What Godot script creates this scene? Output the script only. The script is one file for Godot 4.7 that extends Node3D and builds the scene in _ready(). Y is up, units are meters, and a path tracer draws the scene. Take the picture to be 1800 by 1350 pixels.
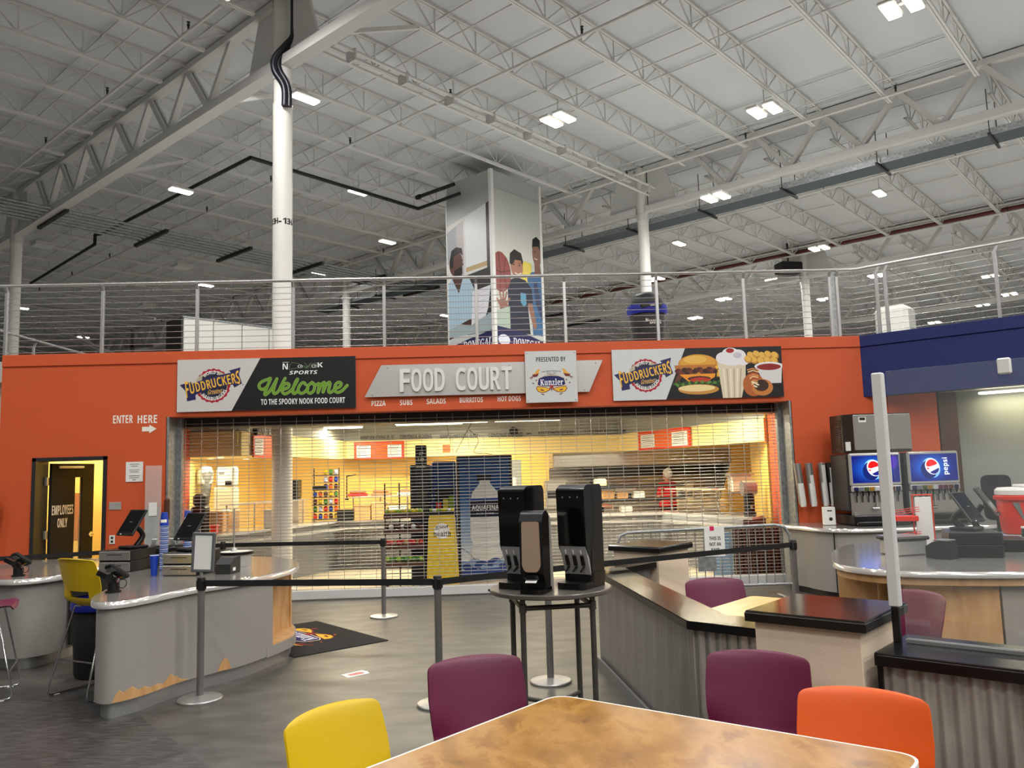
extends Node3D
# Food court storefront inside a large sports hall. Walls of the storefront run along x; the roof grid is turned 46 degrees to it.

const GA := 46.0386
const BAY_A := 13.25
const BAY_B := 11.2
var dir_a := Vector3(-0.719808, 0, -0.694174)
var dir_b := Vector3(0.694174, 0, -0.719808)
var col0 := Vector3(-3.1768, 0, -13.1219)
var M := {}
var used := {}
var rng := RandomNumberGenerator.new()


# ---------- mesh building ----------
class MB:
	var v := PackedVector3Array()
	var n := PackedVector3Array()
	var u := PackedVector2Array()

	func tri(a: Vector3, b: Vector3, c: Vector3, na: Vector3, nb: Vector3, nc: Vector3, ua := Vector2.ZERO, ub := Vector2.ZERO, uc := Vector2.ZERO) -> void:
		if (b - a).cross(c - a).dot(na + nb + nc) > 0.0:
			v.append(a); v.append(c); v.append(b)
			n.append(na); n.append(nc); n.append(nb)
			u.append(ua); u.append(uc); u.append(ub)
		else:
			v.append(a); v.append(b); v.append(c)
			n.append(na); n.append(nb); n.append(nc)
			u.append(ua); u.append(ub); u.append(uc)

	func face(p: Array, out: Vector3) -> void:
		var nn := Vector3.ZERO
		for i in range(1, p.size() - 1):
			nn += (p[i] - p[0]).cross(p[i + 1] - p[0])
		nn = nn.normalized()
		if nn.dot(out) < 0.0:
			nn = -nn
		for i in range(1, p.size() - 1):
			tri(p[0], p[i], p[i + 1], nn, nn, nn)

	# quad with texture, corners: top left, top right, bottom right, bottom left as seen from the front
	func sheet(a: Vector3, b: Vector3, c: Vector3, d: Vector3) -> void:
		var nn := (d - a).cross(b - a).normalized()
		tri(a, b, c, nn, nn, nn, Vector2(0, 0), Vector2(1, 0), Vector2(1, 1))
		tri(a, c, d, nn, nn, nn, Vector2(0, 0), Vector2(1, 1), Vector2(0, 1))

	func box(c: Vector3, s: Vector3, bev := 0.0, bas := Basis.IDENTITY) -> MB:
		var h := s / 2.0
		var b: float = minf(bev, minf(h.x, minf(h.y, h.z)) * 0.9)
		var P := {}
		for sx in [-1, 1]:
			for sy in [-1, 1]:
				for sz in [-1, 1]:
					P[[sx, sy, sz, 0]] = c + bas * Vector3(sx * h.x, sy * (h.y - b), sz * (h.z - b))
					P[[sx, sy, sz, 1]] = c + bas * Vector3(sx * (h.x - b), sy * h.y, sz * (h.z - b))
					P[[sx, sy, sz, 2]] = c + bas * Vector3(sx * (h.x - b), sy * (h.y - b), sz * h.z)
		for s1 in [-1, 1]:
			face([P[[s1, -1, -1, 0]], P[[s1, 1, -1, 0]], P[[s1, 1, 1, 0]], P[[s1, -1, 1, 0]]], bas * Vector3(s1, 0, 0))
			face([P[[-1, s1, -1, 1]], P[[1, s1, -1, 1]], P[[1, s1, 1, 1]], P[[-1, s1, 1, 1]]], bas * Vector3(0, s1, 0))
			face([P[[-1, -1, s1, 2]], P[[1, -1, s1, 2]], P[[1, 1, s1, 2]], P[[-1, 1, s1, 2]]], bas * Vector3(0, 0, s1))
		if b > 0.0:
			for s1 in [-1, 1]:
				for s2 in [-1, 1]:
					face([P[[s1, s2, -1, 0]], P[[s1, s2, 1, 0]], P[[s1, s2, 1, 1]], P[[s1, s2, -1, 1]]], bas * Vector3(s1, s2, 0))
					face([P[[s1, -1, s2, 0]], P[[s1, 1, s2, 0]], P[[s1, 1, s2, 2]], P[[s1, -1, s2, 2]]], bas * Vector3(s1, 0, s2))
					face([P[[-1, s1, s2, 1]], P[[1, s1, s2, 1]], P[[1, s1, s2, 2]], P[[-1, s1, s2, 2]]], bas * Vector3(0, s1, s2))
					for s3 in [-1, 1]:
						face([P[[s1, s2, s3, 0]], P[[s1, s2, s3, 1]], P[[s1, s2, s3, 2]]], bas * Vector3(s1, s2, s3))
		return self

	# square bar between two points
	func bar(a: Vector3, b: Vector3, w: float, h := -1.0) -> MB:
		var d := (b - a)
		var z := d.normalized()
		var up := Vector3.UP if absf(z.y) < 0.95 else Vector3.RIGHT
		var x := up.cross(z).normalized()
		var y := z.cross(x)
		return box((a + b) / 2.0, Vector3(w, w if h < 0.0 else h, d.length()), 0.0, Basis(x, y, z))

	func tube(p: Array, r: float, seg := 8, caps := true) -> MB:
		var k := p.size()
		var rings := []
		var nrm := []
		var x := Vector3.ZERO
		for i in k:
			var t: Vector3
			if i == 0: t = p[1] - p[0]
			elif i == k - 1: t = p[k - 1] - p[k - 2]
			else: t = (p[i + 1] - p[i]).normalized() + (p[i] - p[i - 1]).normalized()
			t = t.normalized()
			if i == 0:
				x = (Vector3.UP if absf(t.y) < 0.9 else Vector3.RIGHT).cross(t).normalized()
			else:
				x = (x - t * x.dot(t)).normalized()
			var y := t.cross(x)
			var rad := r
			if i > 0 and i < k - 1:
				var cs: float = (p[i + 1] - p[i]).normalized().dot(t)
				rad = r / maxf(cs, 0.6) if seg <= 4 else r
			var ring := []
			var nr := []
			for s in seg:
				var a := TAU * (s + 0.5) / seg
				var nn := x * cos(a) + y * sin(a)
				ring.append(p[i] + nn * rad)
				nr.append(nn)
			rings.append(ring)
			nrm.append(nr)
		for i in k - 1:
			for s in seg:
				var s2 := (s + 1) % seg
				tri(rings[i][s], rings[i][s2], rings[i + 1][s2], nrm[i][s], nrm[i][s2], nrm[i + 1][s2])
				tri(rings[i][s], rings[i + 1][s2], rings[i + 1][s], nrm[i][s], nrm[i + 1][s2], nrm[i + 1][s])
		if caps:
			face(rings[0], p[0] - p[1])
			face(rings[k - 1], p[k - 1] - p[k - 2])
		return self

	# profile of Vector2(radius, height); smooth joins below 40 degrees
	func lathe(pr: Array, seg := 24, xf := Transform3D.IDENTITY, a0 := 0.0, a1 := TAU) -> MB:
		var k := pr.size()
		var sn := []
		for i in k - 1:
			var d: Vector2 = pr[i + 1] - pr[i]
			sn.append(Vector2(d.y, -d.x).normalized())
		for i in k - 1:
			var n0: Vector2 = sn[i]
			var n1: Vector2 = sn[i]
			if i > 0 and sn[i - 1].dot(sn[i]) > 0.75: n0 = (sn[i - 1] + sn[i]).normalized()
			if i < k - 2 and sn[i + 1].dot(sn[i]) > 0.75: n1 = (sn[i + 1] + sn[i]).normalized()
			for s in seg:
				var a := a0 + (a1 - a0) * s / seg
				var b := a0 + (a1 - a0) * (s + 1) / seg
				var q := []
				for e in [[i, n0, a], [i, n0, b], [i + 1, n1, b], [i + 1, n1, a]]:
					var c := cos(e[2])
					var sv := sin(e[2])
					var pp: Vector2 = pr[e[0]]
					var un := float(s if e[2] == a else s + 1) / seg
					q.append([xf * Vector3(pp.x * c, pp.y, pp.x * sv), (xf.basis * Vector3(e[1].x * c, e[1].y, e[1].x * sv)).normalized(), Vector2(1.0 - un, 1.0 - float(e[0]) / (k - 1))])
				if pr[i].x > 1e-5:
					tri(q[0][0], q[1][0], q[2][0], q[0][1], q[1][1], q[2][1], q[0][2], q[1][2], q[2][2])
				if pr[i + 1].x > 1e-5:
					tri(q[0][0], q[2][0], q[3][0], q[0][1], q[2][1], q[3][1], q[0][2], q[2][2], q[3][2])
		return self

	# polygon in local x,z (given as Vector2(x, z)) raised from y0 to y1; smooth sides for curved outlines
	func slab(poly: PackedVector2Array, y0: float, y1: float, xf := Transform3D.IDENTITY, smooth := false, caps := true) -> MB:
		var ix := Geometry2D.triangulate_polygon(poly)
		if caps:
			for i in range(0, ix.size(), 3):
				for yy in [[y1, Vector3.UP], [y0, Vector3.DOWN]]:
					var q := []
					for j in 3:
						var p := poly[ix[i + j]]
						q.append(xf * Vector3(p.x, yy[0], p.y))
					var nn: Vector3 = (xf.basis * yy[1]).normalized()
					tri(q[0], q[1], q[2], nn, nn, nn)
		var k := poly.size()
		var cw := Geometry2D.is_polygon_clockwise(poly)
		var en := []
		for i in k:
			var d := poly[(i + 1) % k] - poly[i]
			var m := Vector2(d.y, -d.x).normalized()
			en.append(-m if cw else m)
		for i in k:
			var a := poly[i]
			var b := poly[(i + 1) % k]
			var na: Vector2 = en[i]
			var nb: Vector2 = en[i]
			if smooth:
				if en[(i + k - 1) % k].dot(en[i]) > 0.6: na = (en[(i + k - 1) % k] + en[i]).normalized()
				if en[(i + 1) % k].dot(en[i]) > 0.6: nb = (en[(i + 1) % k] + en[i]).normalized()
			var v0 := xf * Vector3(a.x, y0, a.y)
			var v1 := xf * Vector3(b.x, y0, b.y)
			var v2 := xf * Vector3(b.x, y1, b.y)
			var v3 := xf * Vector3(a.x, y1, a.y)
			var m0 := (xf.basis * Vector3(na.x, 0, na.y)).normalized()
			var m1 := (xf.basis * Vector3(nb.x, 0, nb.y)).normalized()
			tri(v0, v1, v2, m0, m1, m1)
			tri(v0, v2, v3, m0, m1, m0)
		return self

	# smooth parametric sheet with thickness: f(u, v) -> Vector3
	func shell(f: Callable, nu: int, nv: int, t: float, hole := Rect2()) -> MB:
		var P := []
		var N := []
		for i in nu + 1:
			var r := []
			for j in nv + 1:
				r.append(f.call(float(i) / nu, float(j) / nv))
			P.append(r)
		for i in nu + 1:
			var r := []
			for j in nv + 1:
				var du: Vector3 = P[mini(i + 1, nu)][j] - P[maxi(i - 1, 0)][j]
				var dv: Vector3 = P[i][mini(j + 1, nv)] - P[i][maxi(j - 1, 0)]
				r.append(du.cross(dv).normalized())
			N.append(r)
		for i in nu:
			for j in nv:
				if hole.size.x > 0.0 and hole.has_point(Vector2((i + 0.5) / nu, (j + 0.5) / nv)):
					continue
				for s in ([0.0, t] if t > 0.0 else [0.0]):
					var q := []
					for e in [[i, j], [i + 1, j], [i + 1, j + 1], [i, j + 1]]:
						var nn: Vector3 = N[e[0]][e[1]]
						q.append([P[e[0]][e[1]] - nn * s, nn if s == 0.0 else -nn, Vector2(float(e[0]) / nu, float(e[1]) / nv)])
					tri(q[0][0], q[1][0], q[2][0], q[0][1], q[1][1], q[2][1], q[0][2], q[1][2], q[2][2])
					tri(q[0][0], q[2][0], q[3][0], q[0][1], q[2][1], q[3][1], q[0][2], q[2][2], q[3][2])
		if t > 0.0:
			for i in nu:
				for j in [0, nv]:
					var a: Vector3 = P[i][j]
					var b: Vector3 = P[i + 1][j]
					face([a, b, b - N[i + 1][j] * t, a - N[i][j] * t], P[i][j] - P[i][nv / 2])
			for j in nv:
				for i in [0, nu]:
					var a: Vector3 = P[i][j]
					var b: Vector3 = P[i][j + 1]
					face([a, b, b - N[i][j + 1] * t, a - N[i][j] * t], P[i][j] - P[nu / 2][j])
		return self

	func add(o: MB, xf: Transform3D) -> MB:
		for i in o.v.size():
			v.append(xf * o.v[i])
			n.append((xf.basis * o.n[i]).normalized())
			u.append(o.u[i])
		return self

	func mesh() -> ArrayMesh:
		var a := []
		a.resize(Mesh.ARRAY_MAX)
		a[Mesh.ARRAY_VERTEX] = v
		a[Mesh.ARRAY_NORMAL] = n
		a[Mesh.ARRAY_TEX_UV] = u
		var m := ArrayMesh.new()
		m.add_surface_from_arrays(Mesh.PRIMITIVE_TRIANGLES, a)
		return m


# ---------- flat print: a small canvas that becomes a texture ----------
class Canvas:
	var im: Image
	var w: int
	var h: int
	var y_at := 1e9      # below this line drawings are squeezed by y_by
	var y_by := 1.0

	func _init(ww: int, hh: int, c: Color) -> void:
		w = ww
		h = hh
		im = Image.create(w, h, false, Image.FORMAT_RGB8)
		im.fill(c)

	func rect(x: float, y: float, ww: float, hh: float, c: Color) -> void:
		im.fill_rect(Rect2i(int(x), int(y), maxi(1, int(ww)), maxi(1, int(hh))), c)

	func poly(p: PackedVector2Array, c: Color) -> void:
		if y_by != 1.0:
			for i in p.size():
				if p[i].y > y_at:
					p[i].y = y_at + (p[i].y - y_at) * y_by
		var lo := INF
		var hi := -INF
		for q in p:
			lo = minf(lo, q.y)
			hi = maxf(hi, q.y)
		for y in range(maxi(0, int(floor(lo))), mini(h - 1, int(ceil(hi))) + 1):
			var yc := y + 0.5
			var xs := []
			for i in p.size():
				var a := p[i]
				var b := p[(i + 1) % p.size()]
				if (a.y <= yc) != (b.y <= yc):
					xs.append(a.x + (yc - a.y) / (b.y - a.y) * (b.x - a.x))
			xs.sort()
			for i in range(0, xs.size() - 1, 2):
				var x0 := int(round(xs[i]))
				var x1 := int(round(xs[i + 1]))
				if x1 > x0 and x1 > 0 and x0 < w:
					im.fill_rect(Rect2i(maxi(0, x0), y, mini(w, x1) - maxi(0, x0), 1), c)

	func P(a: Array, c: Color) -> void:
		var q := PackedVector2Array()
		for i in range(0, a.size(), 2):
			q.append(Vector2(a[i], a[i + 1]))
		poly(q, c)

	func ell(cx: float, cy: float, rx: float, ry: float, c: Color, rot := 0.0, a0 := 0.0, a1 := TAU) -> void:
		var q := PackedVector2Array()
		for i in 41:
			var a := a0 + (a1 - a0) * i / 40.0
			q.append(Vector2(cx, cy) + Vector2(cos(a) * rx, sin(a) * ry).rotated(rot))
		poly(q, c)

	func stroke(a: Array, wd: float, c: Color) -> void:
		for i in range(0, a.size() - 2, 2):
			var p := Vector2(a[i], a[i + 1])
			var q := Vector2(a[i + 2], a[i + 3])
			var d := (q - p).normalized().orthogonal() * wd / 2.0
			poly(PackedVector2Array([p + d, q + d, q - d, p - d]), c)
			ell(q.x, q.y, wd / 2.0, wd / 2.0, c)

	# text fitted into the box; map turns box coordinates 0..1 into pixels
	func text(s: String, font: Font, c: Color, map: Callable) -> void:
		var tm := TextMesh.new()
		tm.text = s
		tm.font = font
		tm.font_size = 64
		tm.depth = 0.0
		tm.curve_step = 4.0
		var arr := tm.get_mesh_arrays()
		var vs: PackedVector3Array = arr[Mesh.ARRAY_VERTEX]
		var ix: PackedInt32Array = arr[Mesh.ARRAY_INDEX]
		var lo := Vector2(INF, INF)
		var hi := -lo
		for p in vs:
			lo = Vector2(minf(lo.x, p.x), minf(lo.y, p.y))
			hi = Vector2(maxf(hi.x, p.x), maxf(hi.y, p.y))
		for i in range(0, ix.size(), 3):
			var q := PackedVector2Array()
			for j in 3:
				var p := vs[ix[i + j]]
				q.append(map.call((p.x - lo.x) / (hi.x - lo.x), (hi.y - p.y) / (hi.y - lo.y)))
			poly(q, c)

	func line(s: String, font: Font, c: Color, x: float, y: float, ww: float, hh: float, slant := 0.0) -> void:
		text(s, font, c, func(a: float, b: float) -> Vector2: return Vector2(x + a * ww + slant * (1.0 - b), y + b * hh))

	func tex() -> ImageTexture:
		return ImageTexture.create_from_image(im)


# ---------- nodes ----------
func numbered(s: String) -> String:
	if not used.has(s):
		used[s] = 0
		return s
	used[s] += 1
	return "%s_%03d" % [s, used[s]]


func tag(o: Node, label: String, category: String, group := "") -> Node:
	o.set_meta("label", label)
	o.set_meta("category", category)
	if group != "":
		o.set_meta("group", group)
	return o


func thing(called: String, label: String, category: String, at := Vector3.ZERO, turn := 0.0, group := "") -> Node3D:
	var o := Node3D.new()
	o.name = numbered(called)
	add_child(o)
	o.position = at
	o.rotation.y = deg_to_rad(turn)
	tag(o, label, category, group)
	return o


func part(parent: Node3D, called: String, mesh: Mesh, m: Material, at := Vector3.ZERO, rot := Vector3.ZERO, label := "") -> MeshInstance3D:
	var o := MeshInstance3D.new()
	o.name = called
	o.mesh = mesh
	o.material_override = m
	o.position = at
	o.rotation_degrees = rot
	parent.add_child(o, true)
	if label != "":
		o.set_meta("label", label)
	return o


func solo(called: String, label: String, category: String, mesh: Mesh, m: Material, at := Vector3.ZERO, turn := 0.0, group := "") -> MeshInstance3D:
	var o := MeshInstance3D.new()
	o.name = numbered(called)
	o.mesh = mesh
	o.material_override = m
	add_child(o)
	o.position = at
	o.rotation.y = deg_to_rad(turn)
	tag(o, label, category, group)
	return o


func struct(called: String, mesh: Mesh, m: Material, parent: Node3D = self) -> MeshInstance3D:
	var o := MeshInstance3D.new()
	o.mesh = mesh
	o.material_override = m
	if parent == self:
		o.name = numbered(called)
		o.set_meta("kind", "structure")
		add_child(o)
	else:
		o.name = called
		parent.add_child(o, true)
	return o


func dup(o: Node3D, label: String, at: Vector3, turn: float, group := "") -> Node3D:
	var r: Node3D = o.duplicate()
	r.name = numbered(String(o.name).rstrip("0123456789").trim_suffix("_") if String(o.name).right(4).begins_with("_") else String(o.name))
	add_child(r)
	r.position = at
	r.rotation.y = deg_to_rad(turn)
	if label != "":
		r.set_meta("label", label)
	if group != "":
		r.set_meta("group", group)
	return r


func mb() -> MB:
	return MB.new()


func bx(x: float, y: float, z: float, bev := 0.0) -> ArrayMesh:
	return mb().box(Vector3(0, y / 2.0, 0), Vector3(x, y, z), bev).mesh()


func cyl(r: float, h: float, seg := 20, bev := 0.0) -> ArrayMesh:
	return mb().lathe([Vector2(0, 0), Vector2(r - bev, 0), Vector2(r, bev), Vector2(r, h - bev), Vector2(r - bev, h), Vector2(0, h)], seg).mesh()


# lettering fitted to a box: x0, y0 (bottom) .. x1, y1 in the parent's xy plane, front face at z
func letters(parent: Node3D, called: String, s: String, font: Font, m: Material, x0: float, y0: float, x1: float, y1: float, z: float, depth := 0.002) -> MeshInstance3D:
	var tm := TextMesh.new()
	tm.text = s
	tm.font = font
	tm.font_size = 64
	tm.pixel_size = 0.01
	tm.depth = depth
	tm.curve_step = 3.0
	var b := tm.get_aabb()
	var o := part(parent, called, tm, m)
	o.scale = Vector3((x1 - x0) / b.size.x, (y1 - y0) / b.size.y, 1)
	o.position = Vector3((x0 + x1) / 2.0 - (b.position.x + b.size.x / 2.0) * o.scale.x, (y0 + y1) / 2.0 - (b.position.y + b.size.y / 2.0) * o.scale.y, z - depth / 2.0)
	return o


var ordinals := ["", "first", "second", "third", "fourth", "fifth", "sixth", "seventh", "eighth", "ninth", "tenth", "eleventh", "twelfth", "thirteenth", "fourteenth", "fifteenth", "sixteenth", "seventeenth", "eighteenth", "nineteenth", "twentieth", "twenty-first", "twenty-second"]


func P2(a: Array) -> PackedVector2Array:
	var q := PackedVector2Array()
	for i in range(0, a.size(), 2):
		q.append(Vector2(a[i], a[i + 1]))
	return q


# round the corners of a polygon
func rounded(p: PackedVector2Array, r: float, k := 5) -> PackedVector2Array:
	var out := PackedVector2Array()
	for i in p.size():
		var a := p[(i + p.size() - 1) % p.size()]
		var b := p[i]
		var c := p[(i + 1) % p.size()]
		var d := minf(r, minf(a.distance_to(b), c.distance_to(b)) * 0.45)
		var s := b + (a - b).normalized() * d
		var e := b + (c - b).normalized() * d
		for j in k + 1:
			var t := float(j) / k
			out.append(s.lerp(b, t).lerp(b.lerp(e, t), t))
	return out


# closed smooth outline through the points (Catmull-Rom)
func smooth(p: PackedVector2Array, k := 5) -> PackedVector2Array:
	var out := PackedVector2Array()
	var s := p.size()
	for i in s:
		for j in k:
			out.append(p[i].cubic_interpolate(p[(i + 1) % s], p[(i + s - 1) % s], p[(i + 2) % s], float(j) / k))
	return out


func curve(pts: Array, k := 6) -> Array:
	var out := []
	for i in pts.size() - 1:
		for j in k:
			out.append(pts[i].cubic_interpolate(pts[i + 1], pts[maxi(i - 1, 0)], pts[mini(i + 2, pts.size() - 1)], float(j) / k))
	out.append(pts[-1])
	return out


func grid(a: float, b: float, y: float) -> Vector3:
	return col0 + dir_a * a + dir_b * b + Vector3(0, y, 0)


func mt(key: String, c: Color, rough := 0.6, metal := 0.0) -> StandardMaterial3D:
	var m := StandardMaterial3D.new()
	m.resource_name = key
	m.albedo_color = c
	m.roughness = rough
	m.metallic = metal
	M[key] = m
	return m


func noise(freq: float, oct := 3, type := FastNoiseLite.TYPE_SIMPLEX_SMOOTH, sd := 1) -> FastNoiseLite:
	var f := FastNoiseLite.new()
	f.seed = sd
	f.noise_type = type
	f.frequency = freq
	f.fractal_octaves = oct
	return f


func noise_tex(f: FastNoiseLite, size: int, ramp: Array, normal := false, bump := 4.0) -> NoiseTexture2D:
	var t := NoiseTexture2D.new()
	t.width = size
	t.height = size
	t.seamless = true
	t.noise = f
	if normal:
		t.as_normal_map = true
		t.bump_strength = bump
	else:
		var g := Gradient.new()
		var off := PackedFloat32Array()
		var cs := PackedColorArray()
		for i in ramp.size():
			off.append(float(i) / (ramp.size() - 1))
			cs.append(ramp[i])
		g.offsets = off
		g.colors = cs
		t.color_ramp = g
	return t


func tri_map(m: StandardMaterial3D, t: Texture2D, sc: Vector3, world := false) -> StandardMaterial3D:
	m.albedo_texture = t
	m.albedo_color = Color.WHITE
	m.uv1_triplanar = true
	m.uv1_world_triplanar = world
	m.uv1_scale = sc
	return m


func printed(key: String, t: Texture2D, rough := 0.4) -> StandardMaterial3D:
	var m := mt(key, Color.WHITE, rough)
	m.albedo_texture = t
	return m


func glow(key: String, c: Color, e: float) -> StandardMaterial3D:
	var m := mt(key, c, 0.4)
	m.emission_enabled = true
	m.emission = c
	m.emission_energy_multiplier = e
	return m


func area(parent: Node3D, at: Vector3, size: Vector2, energy: float, c: Color, rot := Vector3(-90, 0, 0)) -> void:
	var l := AreaLight3D.new()
	l.name = "light"
	l.area_size = size
	l.light_energy = energy
	l.light_color = c
	l.area_range = 60.0
	l.area_attenuation = 2.0
	l.shadow_enabled = true
	l.position = at
	l.rotation_degrees = rot
	parent.add_child(l, true)


var bold: Font
var sans: Font
var serif: Font


func fonts() -> void:
	for e in [["bold", "Droid Sans", 700], ["sans", "Droid Sans", 400], ["serif", "Droid Serif", 700]]:
		var f := SystemFont.new()
		f.font_names = PackedStringArray([e[1]])
		f.font_weight = e[2]
		set(e[0], f)


func _ready() -> void:
	rng.seed = 7
	# ----- camera, environment -----
	var cam := Camera3D.new()
	cam.name = "camera"
	cam.keep_aspect = Camera3D.KEEP_HEIGHT
	cam.fov = 51.005
	cam.near = 0.05
	cam.far = 300.0
	cam.transform = Transform3D(Basis(Vector3(0.998812, -0.029283, 0.038948), Vector3(0.024881, 0.993723, 0.109069), Vector3(-0.041897, -0.10797, 0.993271)), Vector3(0, 1.75, 0))
	add_child(cam)
	cam.make_current()
	var we := WorldEnvironment.new()
	we.name = "environment"
	var env := Environment.new()
	env.background_mode = Environment.BG_COLOR
	env.background_color = Color(0.02, 0.02, 0.025)
	env.tonemap_mode = Environment.TONE_MAPPER_LINEAR
	env.tonemap_exposure = 1.0
	env.sdfgi_enabled = true
	env.ssao_enabled = true
	env.ssil_enabled = true
	we.environment = env
	add_child(we)
	fonts()
	materials()
	hall()
	roof()
	high_bays()
	storefront()
	signs()
	mezzanine()
	kitchen()
	left_counters()
	stanchions()
	dispensers()
	booth()
	tables_and_chairs()
	right_side()


func materials() -> void:
	var f1 := noise(0.004, 4)
	var f2 := noise(0.02, 4, FastNoiseLite.TYPE_SIMPLEX, 3)
	mt("white_steel", Color(0.81, 0.81, 0.80), 0.5)
	mt("white_paint", Color(0.86, 0.86, 0.83), 0.45)
	mt("deck", Color(0.79, 0.80, 0.81), 0.8)
	mt("galv", Color(0.62, 0.64, 0.65), 0.42, 0.7)
	tri_map(M.galv, noise_tex(noise(0.03, 3, FastNoiseLite.TYPE_CELLULAR, 5), 256, [Color(0.52, 0.54, 0.55), Color(0.72, 0.73, 0.73)]), Vector3(2, 2, 2))
	mt("dark_galv", Color(0.30, 0.34, 0.36), 0.5, 0.5)
	mt("chrome", Color(0.85, 0.85, 0.86), 0.16, 1.0)
	mt("satin", Color(0.70, 0.70, 0.69), 0.36, 0.75)
	mt("steel", Color(0.70, 0.69, 0.67), 0.3, 0.8)
	mt("stand_tube", Color(0.30, 0.285, 0.27), 0.42, 0.3)
	mt("black", Color(0.030, 0.030, 0.033), 0.38)
	mt("black_gloss", Color(0.018, 0.018, 0.022), 0.12)
	mt("black_matte", Color(0.05, 0.05, 0.05), 0.8)
	mt("charcoal", Color(0.13, 0.13, 0.135), 0.5)
	mt("screen", Color(0.035, 0.037, 0.04), 0.14)
	mt("hose", Color(0.06, 0.07, 0.12), 0.4)
	mt("pipe_black", Color(0.05, 0.055, 0.065), 0.5)
	mt("pipe_red", Color(0.34, 0.10, 0.09), 0.5)
	var wall_n := noise_tex(noise(0.08, 2, FastNoiseLite.TYPE_SIMPLEX, 4), 256, [], true, 1.0)
	for e in [["orange", Color(0.80, 0.33, 0.15)], ["navy", Color(0.055, 0.115, 0.38)], ["yellow_wall", Color(0.93, 0.77, 0.38)], ["cream_wall", Color(0.95, 0.86, 0.56)], ["grey_wall", Color(0.62, 0.64, 0.62)], ["beige_wall", Color(0.90, 0.82, 0.72)], ["light_wall", Color(0.80, 0.80, 0.78)], ["maroon_wall", Color(0.30, 0.17, 0.15)]]:
		var m := mt(e[0], e[1], 0.62)
		m.normal_enabled = true
		m.normal_texture = wall_n
		m.normal_scale = 0.25
		m.uv1_triplanar = true
		m.uv1_scale = Vector3(3, 3, 3)
	# floors
	var vinyl := mt("vinyl", Color.WHITE, 0.42)
	tri_map(vinyl, noise_tex(noise(0.006, 5, FastNoiseLite.TYPE_SIMPLEX_SMOOTH, 12), 1024, [Color(0.24, 0.235, 0.225), Color(0.295, 0.285, 0.27), Color(0.325, 0.315, 0.295), Color(0.38, 0.37, 0.35)]), Vector3(0.25, 0.25, 0.55))
	vinyl.roughness_texture = noise_tex(noise(0.01, 3, FastNoiseLite.TYPE_SIMPLEX_SMOOTH, 13), 512, [Color(0.32, 0.32, 0.32), Color(0.46, 0.46, 0.46)])
	vinyl.roughness = 1.0
	var plank := mt("plank", Color.WHITE, 0.4)
	tri_map(plank, noise_tex(noise(0.012, 5, FastNoiseLite.TYPE_SIMPLEX, 21), 1024, [Color(0.13, 0.13, 0.13), Color(0.21, 0.205, 0.20), Color(0.27, 0.265, 0.26), Color(0.38, 0.37, 0.36)]), Vector3(0.35, 0.35, 2.6))
	mt("court", Color(0.80, 0.79, 0.76), 0.4)
	mt("kitchen_floor", Color(0.80, 0.74, 0.64), 0.3)
	# laminates, worktops
	var lam := mt("laminate", Color.WHITE, 0.38)
	tri_map(lam, noise_tex(noise(0.15, 2, FastNoiseLite.TYPE_SIMPLEX, 31), 256, [Color(0.57, 0.555, 0.53), Color(0.63, 0.615, 0.59)]), Vector3(2, 2, 2))
	var lam2 := mt("laminate_brown", Color.WHITE, 0.36)
	tri_map(lam2, noise_tex(noise(0.01, 4, FastNoiseLite.TYPE_SIMPLEX, 32), 512, [Color(0.40, 0.395, 0.385), Color(0.47, 0.46, 0.45), Color(0.56, 0.545, 0.53)]), Vector3(3.5, 0.12, 3.5))
	var st := mt("steel_top", Color(0.62, 0.61, 0.59), 0.14, 0.55)
	st.roughness = 0.16
	mt("steel_edge", Color(0.93, 0.92, 0.90), 0.12, 0.55)
	mt("black_top", Color(0.055, 0.052, 0.05), 0.13)
	mt("black_edge", Color(0.02, 0.02, 0.022), 0.35)
	mt("granite", Color(0.07, 0.075, 0.08), 0.2)
	var ply := mt("plywood", Color.WHITE, 0.5)
	tri_map(ply, noise_tex(noise(0.01, 4, FastNoiseLite.TYPE_SIMPLEX, 41), 512, [Color(0.72, 0.53, 0.33), Color(0.80, 0.62, 0.41), Color(0.84, 0.68, 0.48)]), Vector3(1.5, 0.4, 1.5))
	var wood := mt("table_wood", Color.WHITE, 0.26)
	wood.albedo_texture = noise_tex(warped(0.004), 1024, [Color(0.42, 0.28, 0.12), Color(0.54, 0.38, 0.17), Color(0.60, 0.43, 0.205), Color(0.66, 0.49, 0.25), Color(0.57, 0.40, 0.18), Color(0.48, 0.32, 0.14)])
	wood.uv1_triplanar = true
	wood.uv1_scale = Vector3(0.75, 0.75, 0.42)
	var pale := mt("pale_wood", Color.WHITE, 0.3)
	tri_map(pale, noise_tex(noise(0.01, 4, FastNoiseLite.TYPE_SIMPLEX, 44), 512, [Color(0.84, 0.66, 0.42), Color(0.90, 0.75, 0.52)]), Vector3(0.4, 1, 3))
	mt("white_edge", Color(0.90, 0.89, 0.85), 0.4)
	# corrugated metal, aged
	var cor := mt("corrugated", Color.WHITE, 0.40, 0.35)
	tri_map(cor, noise_tex(noise(0.01, 5, FastNoiseLite.TYPE_SIMPLEX, 51), 512, [Color(0.54, 0.51, 0.47), Color(0.68, 0.65, 0.61), Color(0.78, 0.75, 0.71)]), Vector3(1.2, 0.3, 1.2))
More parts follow.
